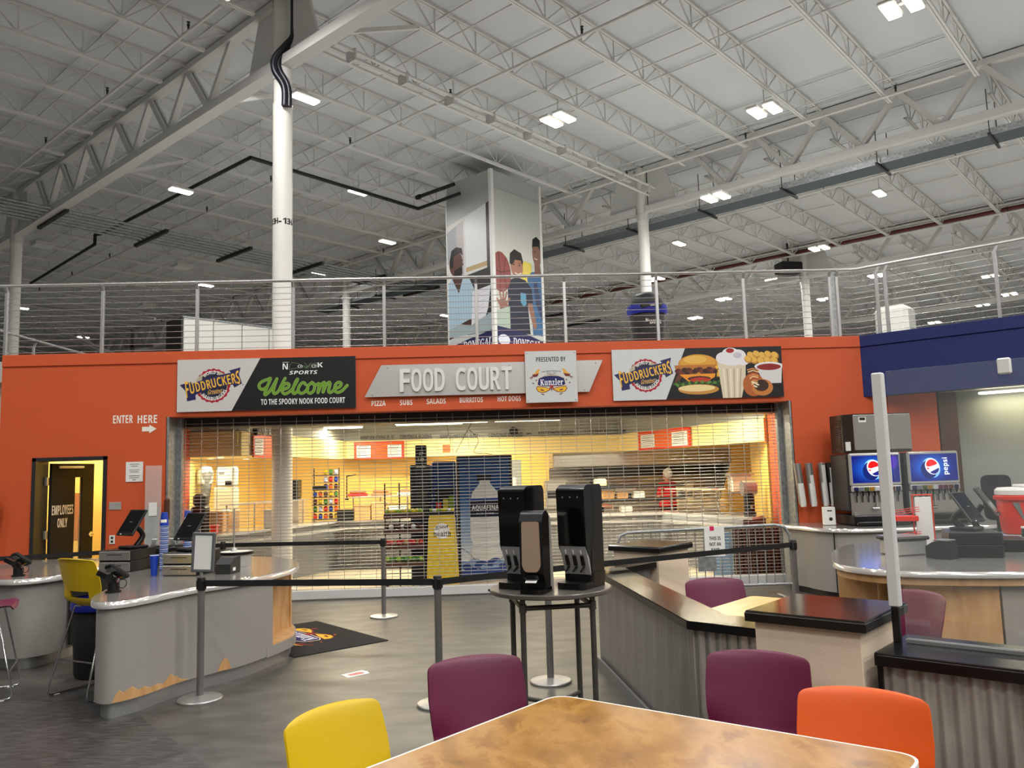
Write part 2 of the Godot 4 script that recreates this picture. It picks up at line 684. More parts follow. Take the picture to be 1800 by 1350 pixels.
	# plastics
	for e in [["plum", Color(0.37, 0.055, 0.21)], ["lemon", Color(0.80, 0.67, 0.0)], ["tangerine", Color(0.85, 0.34, 0.06)]]:
		var m := mt(e[0], e[1], 0.42)
		m.normal_enabled = true
		m.normal_texture = noise_tex(noise(0.25, 2, FastNoiseLite.TYPE_SIMPLEX, 61), 128, [], true, 2.0)
		m.normal_scale = 0.15
		m.uv1_triplanar = true
		m.uv1_scale = Vector3(12, 12, 12)
	mt("white_plastic", Color(0.88, 0.88, 0.86), 0.4)
	mt("paper", Color(0.90, 0.90, 0.88), 0.8)
	mt("ink", Color(0.05, 0.05, 0.06), 0.7)
	mt("vinyl_white", Color(0.95, 0.93, 0.89), 0.5)
	mt("blue_plastic", Color(0.05, 0.12, 0.55), 0.4)
	mt("cup_blue", Color(0.04, 0.22, 0.66), 0.45)
	mt("cup_white", Color(0.74, 0.78, 0.90), 0.4)
	mt("red", Color(0.78, 0.09, 0.05), 0.4)
	mt("orange_red", Color(0.86, 0.16, 0.05), 0.4)
	mt("green", Color(0.24, 0.48, 0.10), 0.6)
	mt("leaf", Color(0.55, 0.70, 0.14), 0.6)
	mt("lemon_fruit", Color(0.85, 0.78, 0.15), 0.5)
	mt("brown", Color(0.30, 0.16, 0.10), 0.6)
	mt("tan", Color(0.70, 0.52, 0.32), 0.7)
	mt("kraft", Color(0.76, 0.58, 0.36), 0.8)
	mt("cooler_blue", Color(0.04, 0.22, 0.52), 0.3)
	mt("skin", Color(0.72, 0.47, 0.36), 0.6)
	mt("hair", Color(0.05, 0.035, 0.03), 0.7)
	mt("net", Color(0.82, 0.80, 0.76), 0.8)
	mt("red_shirt", Color(0.75, 0.04, 0.07), 0.8)
	mt("grey_plastic", Color(0.42, 0.43, 0.43), 0.45)
	mt("brushed", Color(0.78, 0.77, 0.75), 0.36, 0.55)
	var g := mt("glass", Color(0.85, 0.92, 0.92, 0.04), 0.03)
	g.transparency = BaseMaterial3D.TRANSPARENCY_ALPHA
	var w := mt("window_glass", Color(0.9, 0.93, 0.9, 0.25), 0.04)
	w.transparency = BaseMaterial3D.TRANSPARENCY_ALPHA
	glow("lamp_white", Color(1.0, 0.97, 0.90), 9.0)
	glow("tube_white", Color(1.0, 0.97, 0.88), 5.0)
	mt("lens_off", Color(0.85, 0.86, 0.86), 0.4)


func warped(f: float) -> FastNoiseLite:
	var n := noise(f, 6, FastNoiseLite.TYPE_SIMPLEX, 43)
	n.domain_warp_enabled = true
	n.domain_warp_amplitude = 90.0
	n.domain_warp_frequency = 0.008
	n.domain_warp_fractal_octaves = 4
	return n


func hall() -> void:
	var g := Basis(Vector3.UP, deg_to_rad(GA))
	var xf := Transform3D(g, col0)
	# hall shell on the roof grid: local x = dir_b, local -z = dir_a
	var fl := struct("floor", mb().box(Vector3(12, -0.15, -8), Vector3(90, 0.3, 92)).mesh(), M.court)
	fl.transform = xf
	var inv := xf.affine_inverse()
	var v := struct("vinyl_flooring", mb().slab(P2([-7.2, -11.9, 9.5, -11.9, 9.5, 6, -0.9, 6, -0.9, -4.2, -1.70, -5.22, -2.17, -5.84, -2.80, -6.64, -3.33, -7.21, -7.2, -8.6]), -0.05, 0.004).mesh(), M.vinyl, fl)
	v.transform = inv
	var p := struct("plank_flooring", mb().slab(P2([-12, -8.6, -7.2, -8.6, -3.33, -7.21, -2.80, -6.64, -2.17, -5.84, -1.70, -5.22, -0.9, -4.2, -0.9, 6, -12, 6]), -0.05, 0.004).mesh(), M.plank, fl)
	p.transform = inv
	var kf := struct("kitchen_flooring", mb().slab(P2([-6.9, -11.91, 7.0, -11.91, 7.0, -20.8, -6.9, -20.8]), -0.05, 0.004).mesh(), M.kitchen_floor, fl)
	kf.transform = inv
	var c := struct("ceiling", mb().box(Vector3(12, 10.08, -8), Vector3(90, 0.3, 92)).mesh(), M.deck)
	c.transform = xf
	for e in [["wall_left", Vector3(-33, 5, -8), Vector3(0.3, 10.5, 92)], ["wall_right", Vector3(57, 5, -8), Vector3(0.3, 10.5, 92)], ["wall_back", Vector3(12, 5, -54), Vector3(90, 10.5, 0.3)], ["wall_front", Vector3(12, 5, 38), Vector3(90, 10.5, 0.3)]]:
		var w := struct(e[0], mb().box(e[1], e[2]).mesh(), M.light_wall)
		w.transform = xf


func roof() -> void:
	# steel columns of the grid
	for e in [[0, 0], [0, 1], [0, 2], [0, 3], [1, 0], [1, 1], [1, 2], [2, 1]]:
		var base := grid(BAY_A * e[0], BAY_B * e[1], 0.0)
		var lab: String = {[0, 0]: "tall round white steel column lettered H-13 rising behind the orange wall", [0, 1]: "round white column behind the black waste bin on the upper deck", [0, 2]: "white column with a black speaker box near the railing corner", [0, 3]: "white column seen beyond the railing corner over the blue wall", [1, 0]: "round grey-white column at the far left edge of the hall", [1, 1]: "slim white column between the lettered column and the poster tower", [1, 2]: "distant white column behind the poster tower", [2, 1]: "distant white column deep in the dim left of the hall"}[e]
		var t := thing("steel_column", lab, "column", base, 0, "")
		part(t, "shaft", mb().lathe([Vector2(0.147, 0.0), Vector2(0.147, 9.88)], 28).mesh(), M.white_paint)
		part(t, "cap_collar", mb().lathe([Vector2(0.0, 8.42), Vector2(0.165, 8.42), Vector2(0.165, 8.625), Vector2(0.0, 8.625)], 24).mesh(), M.white_steel)
		part(t, "base_plate", bx(0.45, 0.03, 0.45), M.white_steel)
		if e == [0, 0]:
			# lower sleeve, collar lettering round the shaft
			part(t, "sleeve", mb().lathe([Vector2(0.147, 0.01), Vector2(0.160, 0.01), Vector2(0.160, 8.0), Vector2(0.147, 8.01)], 28).mesh(), M.white_paint)
			for k in 4:
				var h := Node3D.new()
				h.name = "marking"
				t.add_child(h, true)
				h.rotation.y = deg_to_rad(13.0 + 90.0 * k)
				var s := ["H-13", "H-13", "H-13", "H-13"]
				for i in 4:
					var o := letters(h, "letter", s[k][i], bold, M.ink, -0.03, 5.90, 0.03 if i != 1 else 0.02, 6.0 if i != 1 else 5.965, 0.0, 0.002)
					if i == 1:
						o.scale.y *= 0.4
						o.position.y = 5.95
					var ang := deg_to_rad(-36.0 + 24.0 * i)
					o.transform = Transform3D(Basis(Vector3.UP, ang), Vector3.ZERO) * Transform3D(Basis.IDENTITY, Vector3(0, 0, 0.161)) * o.transform
			part(t, "hose", mb().tube(curve([Vector3(0.08, 7.9, 0.19), Vector3(0.08, 8.15, 0.19), Vector3(0.04, 8.30, 0.2), Vector3(-0.08, 8.50, 0.22), Vector3(-0.08, 8.72, 0.22), Vector3(0.08, 8.92, 0.22), Vector3(0.21, 9.08, 0.22), Vector3(0.23, 9.25, 0.2), Vector3(0.23, 9.88, 0.2)], 6), 0.055, 12).mesh(), M.hose, Vector3.ZERO, Vector3.ZERO, "thick dark blue hose")
			part(t, "hose", mb().tube(curve([Vector3(0.15, 7.9, 0.16), Vector3(0.15, 8.15, 0.16), Vector3(0.11, 8.32, 0.16), Vector3(-0.01, 8.55, 0.17), Vector3(-0.01, 8.72, 0.17), Vector3(0.15, 8.95, 0.17), Vector3(0.20, 9.1, 0.15), Vector3(0.20, 9.88, 0.15)], 6), 0.042, 10).mesh(), M.hose, Vector3.ZERO, Vector3.ZERO, "thick dark blue hose")
		if e == [0, 1]:
			part(t, "conduit", mb().tube([Vector3(0.13, 8.7, 0.14), Vector3(0.13, 9.86, 0.14)], 0.02, 6).mesh(), M.black)
		if e == [0, 2]:
			part(t, "speaker_box", bx(0.85, 0.4, 0.6, 0.04), M.black, Vector3(-0.75, 8.75, 0.4), Vector3(0, 10, 0), "black loudspeaker box")
			part(t, "bracket", mb().bar(Vector3(-0.75, 9.15, 0.4), Vector3(-0.75, 9.9, 0.4), 0.05).mesh(), M.black)
	# open-web joists: local x along dir_b
	var w := 0.02
	var top := mb()
	top.box(Vector3(BAY_B / 2, 9.90, -0.028), Vector3(BAY_B - 0.1, 0.05, 0.045)).box(Vector3(BAY_B / 2, 9.90, 0.028), Vector3(BAY_B - 0.1, 0.05, 0.045))
	var bot := mb()
	bot.box(Vector3(BAY_B / 2, 9.395, -0.026), Vector3(BAY_B - 1.1, 0.045, 0.042)).box(Vector3(BAY_B / 2, 9.395, 0.026), Vector3(BAY_B - 1.1, 0.045, 0.042))
	var web := mb()
	var first := 0.95
	var step := (BAY_B - 2.0 * first) / 9.0
	web.bar(Vector3(0.12, 9.88, 0), Vector3(first, 9.4, 0), 0.026).bar(Vector3(BAY_B - 0.12, 9.88, 0), Vector3(BAY_B - first, 9.4, 0), 0.026)
	for i in 10:
		var x := first + step * i
		web.bar(Vector3(x, 9.4, 0), Vector3(x, 9.88, 0), w)
		if i > 0:
			web.bar(Vector3(x - step / 2, 9.88, 0.012), Vector3(x, 9.4, 0.012), 0.022)
		if i < 9:
			web.bar(Vector3(x, 9.4, -0.012), Vector3(x + step / 2, 9.88, -0.012), 0.022)
	var meshes := [top.mesh(), bot.mesh(), web.mesh()]
	var j0: Node3D = null
	var spans := {-1: [0, 9], 0: [-5, 22], 1: [-5, 19], 2: [-4, 14], 3: [-3, 9], 4: [-2, 4]}
	var where := {-1: "in the near bay at the top left", 0: "in the bay between the lettered column and the bin column", 1: "in the second bay beyond the cable tray", 2: "in the third bay over the railing corner", 3: "in the fourth bay low over the railing", 4: "in the farthest bay just above the wall top"}
	var short := {-1: "nearest bay", 0: "first bay", 1: "second bay", 2: "third bay", 3: "fourth bay", 4: "farthest bay"}
	for j in spans:
		for k in range(spans[j][0], spans[j][1] + 1):
			var p := grid(k * BAY_A / 8.0, j * BAY_B, 0.0)
			if j0 == null:
				j0 = thing("roof_joist", "", "roof joist", p, GA)
				part(j0, "top_chord", meshes[0], M.white_steel)
				part(j0, "bottom_chord", meshes[1], M.white_steel)
				part(j0, "web", meshes[2], M.white_steel)
			var o := j0 if j == -1 and k == 0 else dup(j0, "", p, GA)
			var rel: String = "right on the column line" if k == 0 else "%s %s of the column line" % [ordinals[absi(k)], "left" if k > 0 else "right"]
			o.set_meta("label", "white open-web roof joist, %s, %s" % [rel, short[j]])
			o.set_meta("group", "roof joists " + where[j])
	# girders along dir_a (local -z), one per bay
	var gt := mb().box(Vector3(0, 9.83, -BAY_A / 2), Vector3(0.22, 0.13, BAY_A - 0.3)).mesh()
	var gb := mb().box(Vector3(0, 8.71, -BAY_A / 2), Vector3(0.24, 0.17, BAY_A - 0.3)).mesh()
	var plates := []
	for s in [0, 1]:
		var x0 := 0.12
		var q := P2([x0, 8.78, x0 + 0.95, 8.78, x0 + 0.62, 9.78, x0, 9.78])
		var e := mb()
		for pt in [[-0.02, 0.02]]:
			var bas := Basis(Vector3(0, 0, -1), Vector3(1, 0, 0), Vector3(0, 1, 0)) if s == 0 else Basis(Vector3(0, 0, 1), Vector3(1, 0, 0), Vector3(0, 1, 0))
			e.slab(q, pt[0], pt[1], Transform3D(bas, Vector3(0, 0, 0 if s == 0 else -BAY_A)))
		plates.append(e.mesh())
	var heavy := mb().bar(Vector3(0, 9.8, 0), Vector3(0, 8.78, -BAY_A / 16), 0.13, 0.10).mesh()
	var dbl := mb().bar(Vector3(-0.05, 9.8, 0), Vector3(-0.05, 8.78, BAY_A / 16), 0.05, 0.11).bar(Vector3(0.05, 9.8, 0), Vector3(0.05, 8.78, BAY_A / 16), 0.05, 0.11).mesh()
	var kick := mb().bar(Vector3(0, 8.66, 0), Vector3(1.55, 9.38, 0), 0.07).mesh()
	var where_g := {0: "over the lettered column", 1: "above the galvanised cable tray", 2: "carrying the dark red pipe", 3: "far beyond the railing corner"}
	var side := {-1: "on its near right part", 0: "on its middle part", 1: "on its left part", 2: "at its far left end"}
	for j in 4:
		for i in range(-1, 3):
			if j >= 2 and i > 1:
				continue
			var g := thing("roof_girder", "white steel roof truss girder %s, %s" % [where_g[j], side[i]], "roof girder", grid(i * BAY_A, j * BAY_B, 0.0), GA, "")
			part(g, "top_chord", gt, M.white_steel)
			part(g, "bottom_chord", gb, M.white_steel)
			part(g, "gusset_plate", plates[0], M.white_steel)
			part(g, "gusset_plate", plates[1], M.white_steel)
			for k in range(1, 8):
				var z := -BAY_A * k / 8.0
				if k < 7: part(g, "brace", heavy, M.white_steel, Vector3(0, 0, z))
				if k > 1: part(g, "brace", dbl, M.white_steel, Vector3(0, 0, z))
			for k in [1, 4, 7]:
				part(g, "kicker_brace", kick, M.white_steel, Vector3(0.05, 0, -BAY_A * k / 8.0))
	# bridging rods and sprinkler pipes run along dir_a under the deck
	for e in [[-1, 0.0, 15.0], [0, -8.0, 36.0], [1, -8.0, 31.0], [2, -6.0, 23.0], [3, -5.0, 15.0]]:
		for f in [0.08, 0.2, 0.35, 0.5, 0.62, 0.85, 0.96]:
			var t := thing("bridging_rod", "thin white bridging rods, %s part of the joists, %s" % [{0.08: "first line, near", 0.2: "second line, near", 0.35: "third line, middle", 0.5: "fourth line, middle", 0.62: "fifth line, middle", 0.85: "sixth line, far", 0.96: "seventh line, far"}[f], short[e[0]]], "bridging", grid(0, BAY_B * (e[0] + f), 0), GA, "bridging rods " + where[e[0]])
			part(t, "upper_rod", mb().tube([Vector3(0, 9.86, -e[1]), Vector3(0, 9.86, -e[2])], 0.016, 5).mesh(), M.white_steel)
			if f in [0.2, 0.5, 0.85]: part(t, "lower_rod", mb().tube([Vector3(0.04, 9.425, -e[1]), Vector3(0.04, 9.425, -e[2])], 0.016, 5).mesh(), M.white_steel)
		for f in [0.33, 0.9]:
			var t := thing("sprinkler_pipe", "white sprinkler pipe with upright heads, %s one across the joists, %s" % [{0.33: "nearer", 0.9: "farther"}[f], short[e[0]]], "sprinkler pipe", grid(0, BAY_B * (e[0] + f), 0), GA, "sprinkler pipes " + where[e[0]])
			part(t, "pipe", mb().tube([Vector3(0, 9.30, -e[1]), Vector3(0, 9.30, -e[2])], 0.03, 8).mesh(), M.white_steel)
			var hd := mb().lathe([Vector2(0, 9.32), Vector2(0.018, 9.32), Vector2(0.018, 9.38), Vector2(0.03, 9.42), Vector2(0.012, 9.45), Vector2(0.035, 9.47), Vector2(0.0, 9.475)], 8).mesh()
			var x: float = e[1] + 1.1
			while x < e[2]:
				part(t, "sprinkler_head", hd, M.charcoal, Vector3(0, 0, -x))
				x += 3.3125
	# galvanised cable tray below girder 1
	var ct := thing("cable_tray", "long galvanised cable tray hung under the girder right of the poster tower", "cable tray", grid(0, BAY_B + 0.45, 0), GA)
	part(ct, "tray_floor", mb().box(Vector3(0, 8.36, -2), Vector3(0.62, 0.015, 27)).mesh(), M.dark_galv)
	for s in [-1, 1]:
		part(ct, "side_rail", mb().box(Vector3(0.31 * s, 8.42, -2), Vector3(0.02, 0.14, 27)).mesh(), M.galv)
	for k in 5:
		part(ct, "cable", mb().tube([Vector3(-0.22 + 0.11 * k, 8.41, -15.4), Vector3(-0.22 + 0.11 * k, 8.41, 11.4)], 0.03, 6).mesh(), M.dark_galv)
	for k in 12:
		var z := 10.5 - k * 2.2
		part(ct, "strut_bar", mb().box(Vector3(0, 8.32, z), Vector3(1.0, 0.05, 0.05)).mesh(), M.charcoal)
		for x in [-0.42, 0.42]:
			part(ct, "hanger", mb().bar(Vector3(x, 8.32, z), Vector3(x, 9.3, z), 0.016).mesh(), M.charcoal)
	# conduit rack in the dim left: runs along dir_b
	var cr := thing("conduit_rack", "rack of shiny parallel conduits on dark struts below the left girder", "conduit rack", grid(0, 0, 0), GA)
	for k in 6:
		part(cr, "conduit", mb().tube([Vector3(-6.0, 8.68, -10.2 - 0.27 * k), Vector3(26, 8.68, -10.2 - 0.27 * k)], 0.032, 6).mesh(), M.galv)
	for k in 12:
		part(cr, "strut_bar", mb().box(Vector3(-5 + 2.55 * k, 8.6, -10.85), Vector3(0.09, 0.09, 2.0)).mesh(), M.charcoal)
	# black gas pipe
	var pts := [Vector3(-15.2, 8.62, -27.6), Vector3(-10.95, 8.62, -23.1), Vector3(-10.95, 8.9, -23.1), Vector3(-10.7, 8.9, -23.0), Vector3(-4.967, 8.9, -17.565), Vector3(-1.509, 8.9, -21.255), Vector3(-0.35, 8.9, -20.10)]
	var bp := thing("gas_pipe", "thin black pipe zigzagging under the roof to the poster tower", "pipe", Vector3.ZERO)
	for k in pts.size() - 1:
		part(bp, "pipe_run", mb().tube([pts[k], pts[k + 1]], 0.045, 8).mesh(), M.pipe_black)
	for q in [Vector3(-4.8, 8.9, -17.75), Vector3(-3.0, 8.9, -19.65), Vector3(-7.6, 8.9, -20.1), Vector3(-1.6, 8.9, -21.15)]:
		part(bp, "hanger_rod", mb().tube([q, q + Vector3(0, 0.95, 0)], 0.012, 5).mesh(), M.white_steel)
	var bp2 := thing("pipe_stub", "short upper black pipe entering the poster tower from the left", "pipe", Vector3.ZERO)
	part(bp2, "pipe_run", mb().tube([Vector3(-1.45, 9.15, -21.0), Vector3(-0.5, 9.15, -20.1)], 0.05, 8).mesh(), M.pipe_black)
	part(bp2, "end_cap", mb().tube([Vector3(-1.53, 9.15, -21.08), Vector3(-1.43, 9.15, -20.98)], 0.065, 8).mesh(), M.pipe_black)
	# red pipe along girder 2
	var rp := thing("red_pipe", "long dark red pipe under the third girder", "pipe", grid(0, BAY_B * 2 - 0.3, 0), GA)
	part(rp, "pipe_run", mb().tube([Vector3(0, 9.62, 12.5), Vector3(0, 9.62, -15)], 0.07, 8).mesh(), M.pipe_red)
	# twin pipe under the joist that passes left of the lettered column
	var tp := thing("conduit_pair", "pair of pale conduits under the joist from the lettered column to the bin column", "conduit", grid(-0.35, 0.3, 0), GA)
	for k in 2:
		part(tp, "conduit", mb().tube([Vector3(0, 9.02 + 0.16 * k, 0.18 * k), Vector3(10.7, 9.02 + 0.16 * k, 0.18 * k)], 0.035, 6).mesh(), M.white_steel)
	for k in 9:
		part(tp, "clamp", mb().box(Vector3(0.8 + 1.2 * k, 9.12, 0.09), Vector3(0.04, 0.22, 0.26)).mesh(), M.white_steel)


func high_bays() -> void:
	var seen := [[-6.97, -18.88, 1], [-2.927, -19.984, 1], [-3.154, -14.807, 1], [1.779, -15.86, 2], [5.985, -15.539, 2], [6.89, -11.85, 2], [5.879, -18.76, 2], [11.697, -16.82, 2], [10.966, -20.677, 1], [6.622, -25.222, 1], [11.604, -26.08, 2], [16.568, -26.617, 2], [-2.702, -24.449, 1], [-9.979, -29.651, 1], [-5.537, -28.191, 1], [6.894, -30.059, 2], [11.745, -30.645, 2], [10.752, -34.021, 2], [15.429, -34.471, 2], [15.646, -30.214, 2], [20.52, -30.697, 2], [23.916, -36.552, 2], [24.221, -41.117, 2], [10.65, -38.312, 2], [-19.37, -39.931, 1], [-18.484, -32.944, 1], [-1.423, -36.396, 1], [-3.6, -11.2, 2]]
	var names := ["blooming lamp left of the lettered column, by the black pipe", "lamp right of the lettered column on the black pipe", "long lamp hugging the lettered column near its top", "twin lamp above the poster tower", "twin lamp upper right of centre, over the third joist", "brightest twin lamp at the top right edge", "twin lamp just below the galvanised cable tray", "twin lamp at the right edge under the cable tray", "small single lamp right of the tray among far joists", "small lamp right of the bin column", "twin lamp beside the black speaker box", "twin lamp crossing the angled handrail", "small lamp left of the poster tower, high", "lamp touching the handrail at its second post", "lamp on the handrail right of the lettered column", "glowing lamp behind the handrail over the waste bin", "twin lamp under the handrail left of the speaker column", "lamp low behind the cables right of the bin", "twin lamp behind the cables by the corner posts", "twin lamp at the railing corner posts", "twin lamp at the right railing post", "twin lamp low over the blue wall at right", "lowest twin lamp just over the blue wall", "faint lamp low over the orange wall right of the bin", "lamp low on the left, over the back railing", "tiny lamp beside the far left column", "lamp half hidden by the poster tower's left edge", "twin lamp at the top edge left of the blue hose"]
	var hid := [[-0.87, -0.1], [-0.87, 0.55], [-0.6, -0.25], [-0.37, -0.3], [-1.1, -0.6], [-0.87, -0.9], [-0.37, -0.95], [-0.1, -0.6], [0.1, -0.95], [-1.35, -0.1], [-1.35, 0.8], [-1.1, 0.5], [-1.1, 1.2], [-0.87, 1.4], [-0.37, 2.9], [-0.87, 2.3], [-1.35, -0.9], [-1.6, 0.4], [-0.6, -1.5], [-1.1, -1.4], [-1.1, -0.2], [-1.6, -0.6], [-1.35, 0.3], [-1.6, 0.0], [-1.85, -0.3], [-1.35, -0.5], [-1.1, -1.0], [-0.98, -0.45], [-1.85, 0.3], [-1.6, -1.1]]
	var panel := mb().box(Vector3(0, 0.02, 0), Vector3(0.52, 0.03, 0.20), 0.008).mesh()
	var can := bx(0.56, 0.07, 0.52, 0.015)
	var small := bx(0.56, 0.06, 0.25, 0.015)
	for i in seen.size() + hid.size():
		var p: Vector3
		var two := true
		var lab := "high-bay lamp hanging over the seats outside the view"
		if i < seen.size():
			p = Vector3(seen[i][0], {0: 8.6, 6: 8.2}.get(i, 8.9), seen[i][1])
			two = seen[i][2] == 2
			lab = "white high-bay lamp: " + names[i]
		else:
			var h: Array = hid[i - seen.size()]
			p = grid(h[0] * BAY_A, h[1] * BAY_B, 8.66)
		var t := thing("high_bay_lamp", lab, "lamp", p, GA, "high-bay lamps")
		if two:
			part(t, "crossbar", mb().box(Vector3(0, 0.09, 0), Vector3(0.08, 0.04, 0.6), 0.008).mesh(), M.white_steel)
		for s in ([-0.17, 0.17] if two else [0.0]):
			part(t, "housing", small, M.white_steel, Vector3(0, 0.04, s))
			part(t, "diffuser", panel, M.lamp_white, Vector3(0, 0, s))
		part(t, "hanger_rod", mb().tube([Vector3(0, 0.1, 0), Vector3(0, 0.5, 0)], 0.012, 5).mesh(), M.white_steel)
		area(t, Vector3(0, -0.02, 0), Vector2(0.52, 0.54 if two else 0.2), LAMP if two else LAMP * 0.6, Color(1.0, 0.99, 0.98))
	var un := 0
	for e in [[-13.0, 9.1, -24.2], [-16.2, 9.1, -29.0], [-9.9, 9.1, -27.0], [-13.5, 9.1, -33.0]]:
		var t := thing("unlit_lamp", "unlit pale lamp panel in the dim left: " + ["above the conduit rack", "lowest, near the left column", "right of the black pipe end", "low, over the back railing"][un], "lamp", Vector3(e[0], 8.9, e[2]), GA, "unlit lamps at the left")
		part(t, "housing", can, M.white_steel, Vector3(0, 0.04, 0))
		part(t, "diffuser", bx(0.52, 0.03, 0.46), M.lens_off)
		un += 1


const LAMP := 14.0


func storefront() -> void:
	var F := -11.5
	var B := -11.82
	# orange wall in one piece: left, over the door, between, over the grille, right
	var w := mb()
	for e in [[-6.68, -6.215, 0.0, 3.58], [-6.215, -5.198, 2.13, 3.58], [-5.198, -4.40, 0.0, 3.58], [-4.40, 4.54, 2.655, 3.58], [4.54, 6.72, 0.0, 3.58]]:
		w.box(Vector3((e[0] + e[1]) / 2, (e[2] + e[3]) / 2, (F + B) / 2), Vector3(e[1] - e[0], e[3] - e[2], F - B))
	struct("wall_storefront", w.mesh(), M.orange)
	struct("trim_1", mb().box(Vector3(-0.52, 3.50, F + 0.012), Vector3(12.31, 0.165, 0.024), 0.004).mesh(), M.orange)
	struct("wall_left_return", mb().box(Vector3(-8.1, 1.75, -12.1), Vector3(2.82, 3.5, 0.3)).mesh(), M.light_wall)
	struct("trim_2", mb().box(Vector3(-7.2, 2.52, -11.93), Vector3(1.0, 0.03, 0.03)).box(Vector3(-7.2, 1.9, -11.93), Vector3(1.0, 0.03, 0.03)).mesh(), M.charcoal)
	# steel lining of the grille opening
	for s in [-4.395, 4.535]:
		struct("trim_3" if s < 0 else "trim_4", mb().box(Vector3(s + (0.02 if s < 0 else -0.02), 1.33, -11.66), Vector3(0.03, 2.65, 0.33), 0.004).box(Vector3(s + (0.05 if s < 0 else -0.05), 1.33, -11.86), Vector3(0.10, 2.65, 0.10), 0.005).mesh(), M.galv)
	# rolling grille
	var g := thing("rolling_grille", "silver see-through rolling grille closed across the food court opening", "grille", Vector3(0, 0, -11.9))
	var rod := mb().tube([Vector3(-4.36, 0, 0), Vector3(4.50, 0, 0)], 0.0043, 6).mesh()
	for k in 52:
		part(g, "rod", rod, M.satin, Vector3(0.0, 0.15 + 0.0475 * k, 0))
	var link := mb().box(Vector3(0, 1.38, 0), Vector3(0.006, 2.5, 0.012)).mesh()
	for k in 39:
		part(g, "link_chain", link, M.satin, Vector3(-4.27 + 0.228 * k, 0, 0))
	part(g, "bottom_bar", mb().box(Vector3(0.07, 0.075, 0), Vector3(8.84, 0.13, 0.06), 0.01).mesh(), M.white_steel)
	part(g, "lock_tab", mb().box(Vector3(0.1, 0.06, 0.035), Vector3(0.06, 0.03, 0.02), 0.004).mesh(), M.charcoal)
	part(g, "coil_hood", mb().box(Vector3(0.07, 2.83, -0.32), Vector3(9.0, 0.62, 0.4), 0.03).mesh(), M.dark_galv)
	part(g, "lintel_slot", mb().box(Vector3(0.07, 2.60, -0.09), Vector3(8.9, 0.16, 0.06), 0.01).mesh(), M.charcoal)
	# door, open inwards
	var d := struct("door_1", mb().box(Vector3(-6.19, 1.06, -11.65), Vector3(0.05, 2.13, 0.34)).box(Vector3(-5.223, 1.06, -11.65), Vector3(0.05, 2.13, 0.34)).box(Vector3(-5.7065, 2.105, -11.65), Vector3(1.017, 0.05, 0.34)).mesh(), M.charcoal)
	var leaf := struct("leaf", mb().box(Vector3(0.24, 1.03, 0), Vector3(0.46, 2.05, 0.045), 0.003).box(Vector3(0.735, 1.03, 0), Vector3(0.25, 2.05, 0.045), 0.003).box(Vector3(0.54, 0.30, 0), Vector3(0.14, 0.59, 0.045)).box(Vector3(0.54, 1.955, 0), Vector3(0.14, 0.2, 0.045)).mesh(), mt("door_brown", Color(0.085, 0.07, 0.06), 0.8), d)
	leaf.position = Vector3(-6.12, 0, -11.78)
	leaf.rotation.y = deg_to_rad(76)
	part(leaf, "glass_lite", mb().box(Vector3(0.54, 1.22, 0), Vector3(0.14, 1.28, 0.008)).mesh(), M.window_glass)
	letters(leaf, "lettering", "EMPLOYEES", bold, M.vinyl_white, 0.03, 1.32, 0.44, 1.46, 0.024)
	letters(leaf, "lettering", "ONLY", bold, M.vinyl_white, 0.14, 1.14, 0.33, 1.27, 0.024)
	part(leaf, "lever_handle", mb().tube([Vector3(0.80, 1.0, 0.02), Vector3(0.80, 1.0, 0.07), Vector3(0.70, 1.0, 0.075)], 0.012, 8).lathe([Vector2(0, 0), Vector2(0.04, 0), Vector2(0.04, 0.02), Vector2(0, 0.02)], 14, Transform3D(Basis(Vector3.RIGHT, PI / 2), Vector3(0.80, 1.0, 0.022))).mesh(), M.chrome)
	part(leaf, "closer_arm", mb().box(Vector3(0.36, 2.0, 0.045), Vector3(0.5, 0.035, 0.03), 0.008).mesh(), M.satin)
	for y in [0.25, 1.05, 1.80]:
		struct("hinge", mb().box(Vector3(-6.14, y, -11.74), Vector3(0.035, 0.12, 0.06), 0.004).mesh(), M.satin, d)
	# staff room behind the door
	struct("wall_staff_room", mb().box(Vector3(-6.05, 1.6, -14.6), Vector3(2.1, 3.2, 0.1)).box(Vector3(-7.05, 1.6, -13.2), Vector3(0.1, 3.2, 2.9)).box(Vector3(-5.03, 1.6, -13.2), Vector3(0.06, 3.2, 2.76)).mesh(), M.cream_wall)
	var sr := thing("staff_room_lamp", "ceiling lamp of the staff room seen through the open staff door", "lamp", Vector3(-6.1, 2.9, -14.05))
	part(sr, "diffuser", bx(1.0, 0.04, 0.3), M.tube_white)
	area(sr, Vector3(0, -0.03, 0), Vector2(1.0, 0.3), 6.0, Color(1.0, 0.93, 0.72))
	var sh := thing("staff_shelf", "white shelf with boxes in the lit staff room behind the door", "shelf", Vector3(-5.72, 0, -14.35))
	for y in [0.5, 0.85, 1.3]:
		part(sh, "shelf_board", mb().box(Vector3(0, y, 0), Vector3(1.3, 0.03, 0.35), 0.004).mesh(), M.white_plastic)
	for x in [-0.63, 0.63]:
		part(sh, "side_panel", mb().box(Vector3(x, 0.7, 0), Vector3(0.03, 1.4, 0.36), 0.004).mesh(), M.white_plastic)
	solo("cardboard_box", "brown cardboard box on the staff room shelf", "box", bx(0.4, 0.25, 0.28, 0.005), M.kraft, Vector3(-5.45, 0.866, -14.33))
	# red apron hanging inside the door
	solo("red_apron", "red cloth hanging in the staff room behind the narrow door window", "apron", mb().shell(func(a: float, b: float) -> Vector3: return Vector3(-0.10 + 0.20 * a, 1.6 - 0.8 * b, 0.03 * sin(a * 14.0) * b), 12, 4, 0.006).mesh(), M.red_shirt, Vector3(-6.86, 0, -14.1))
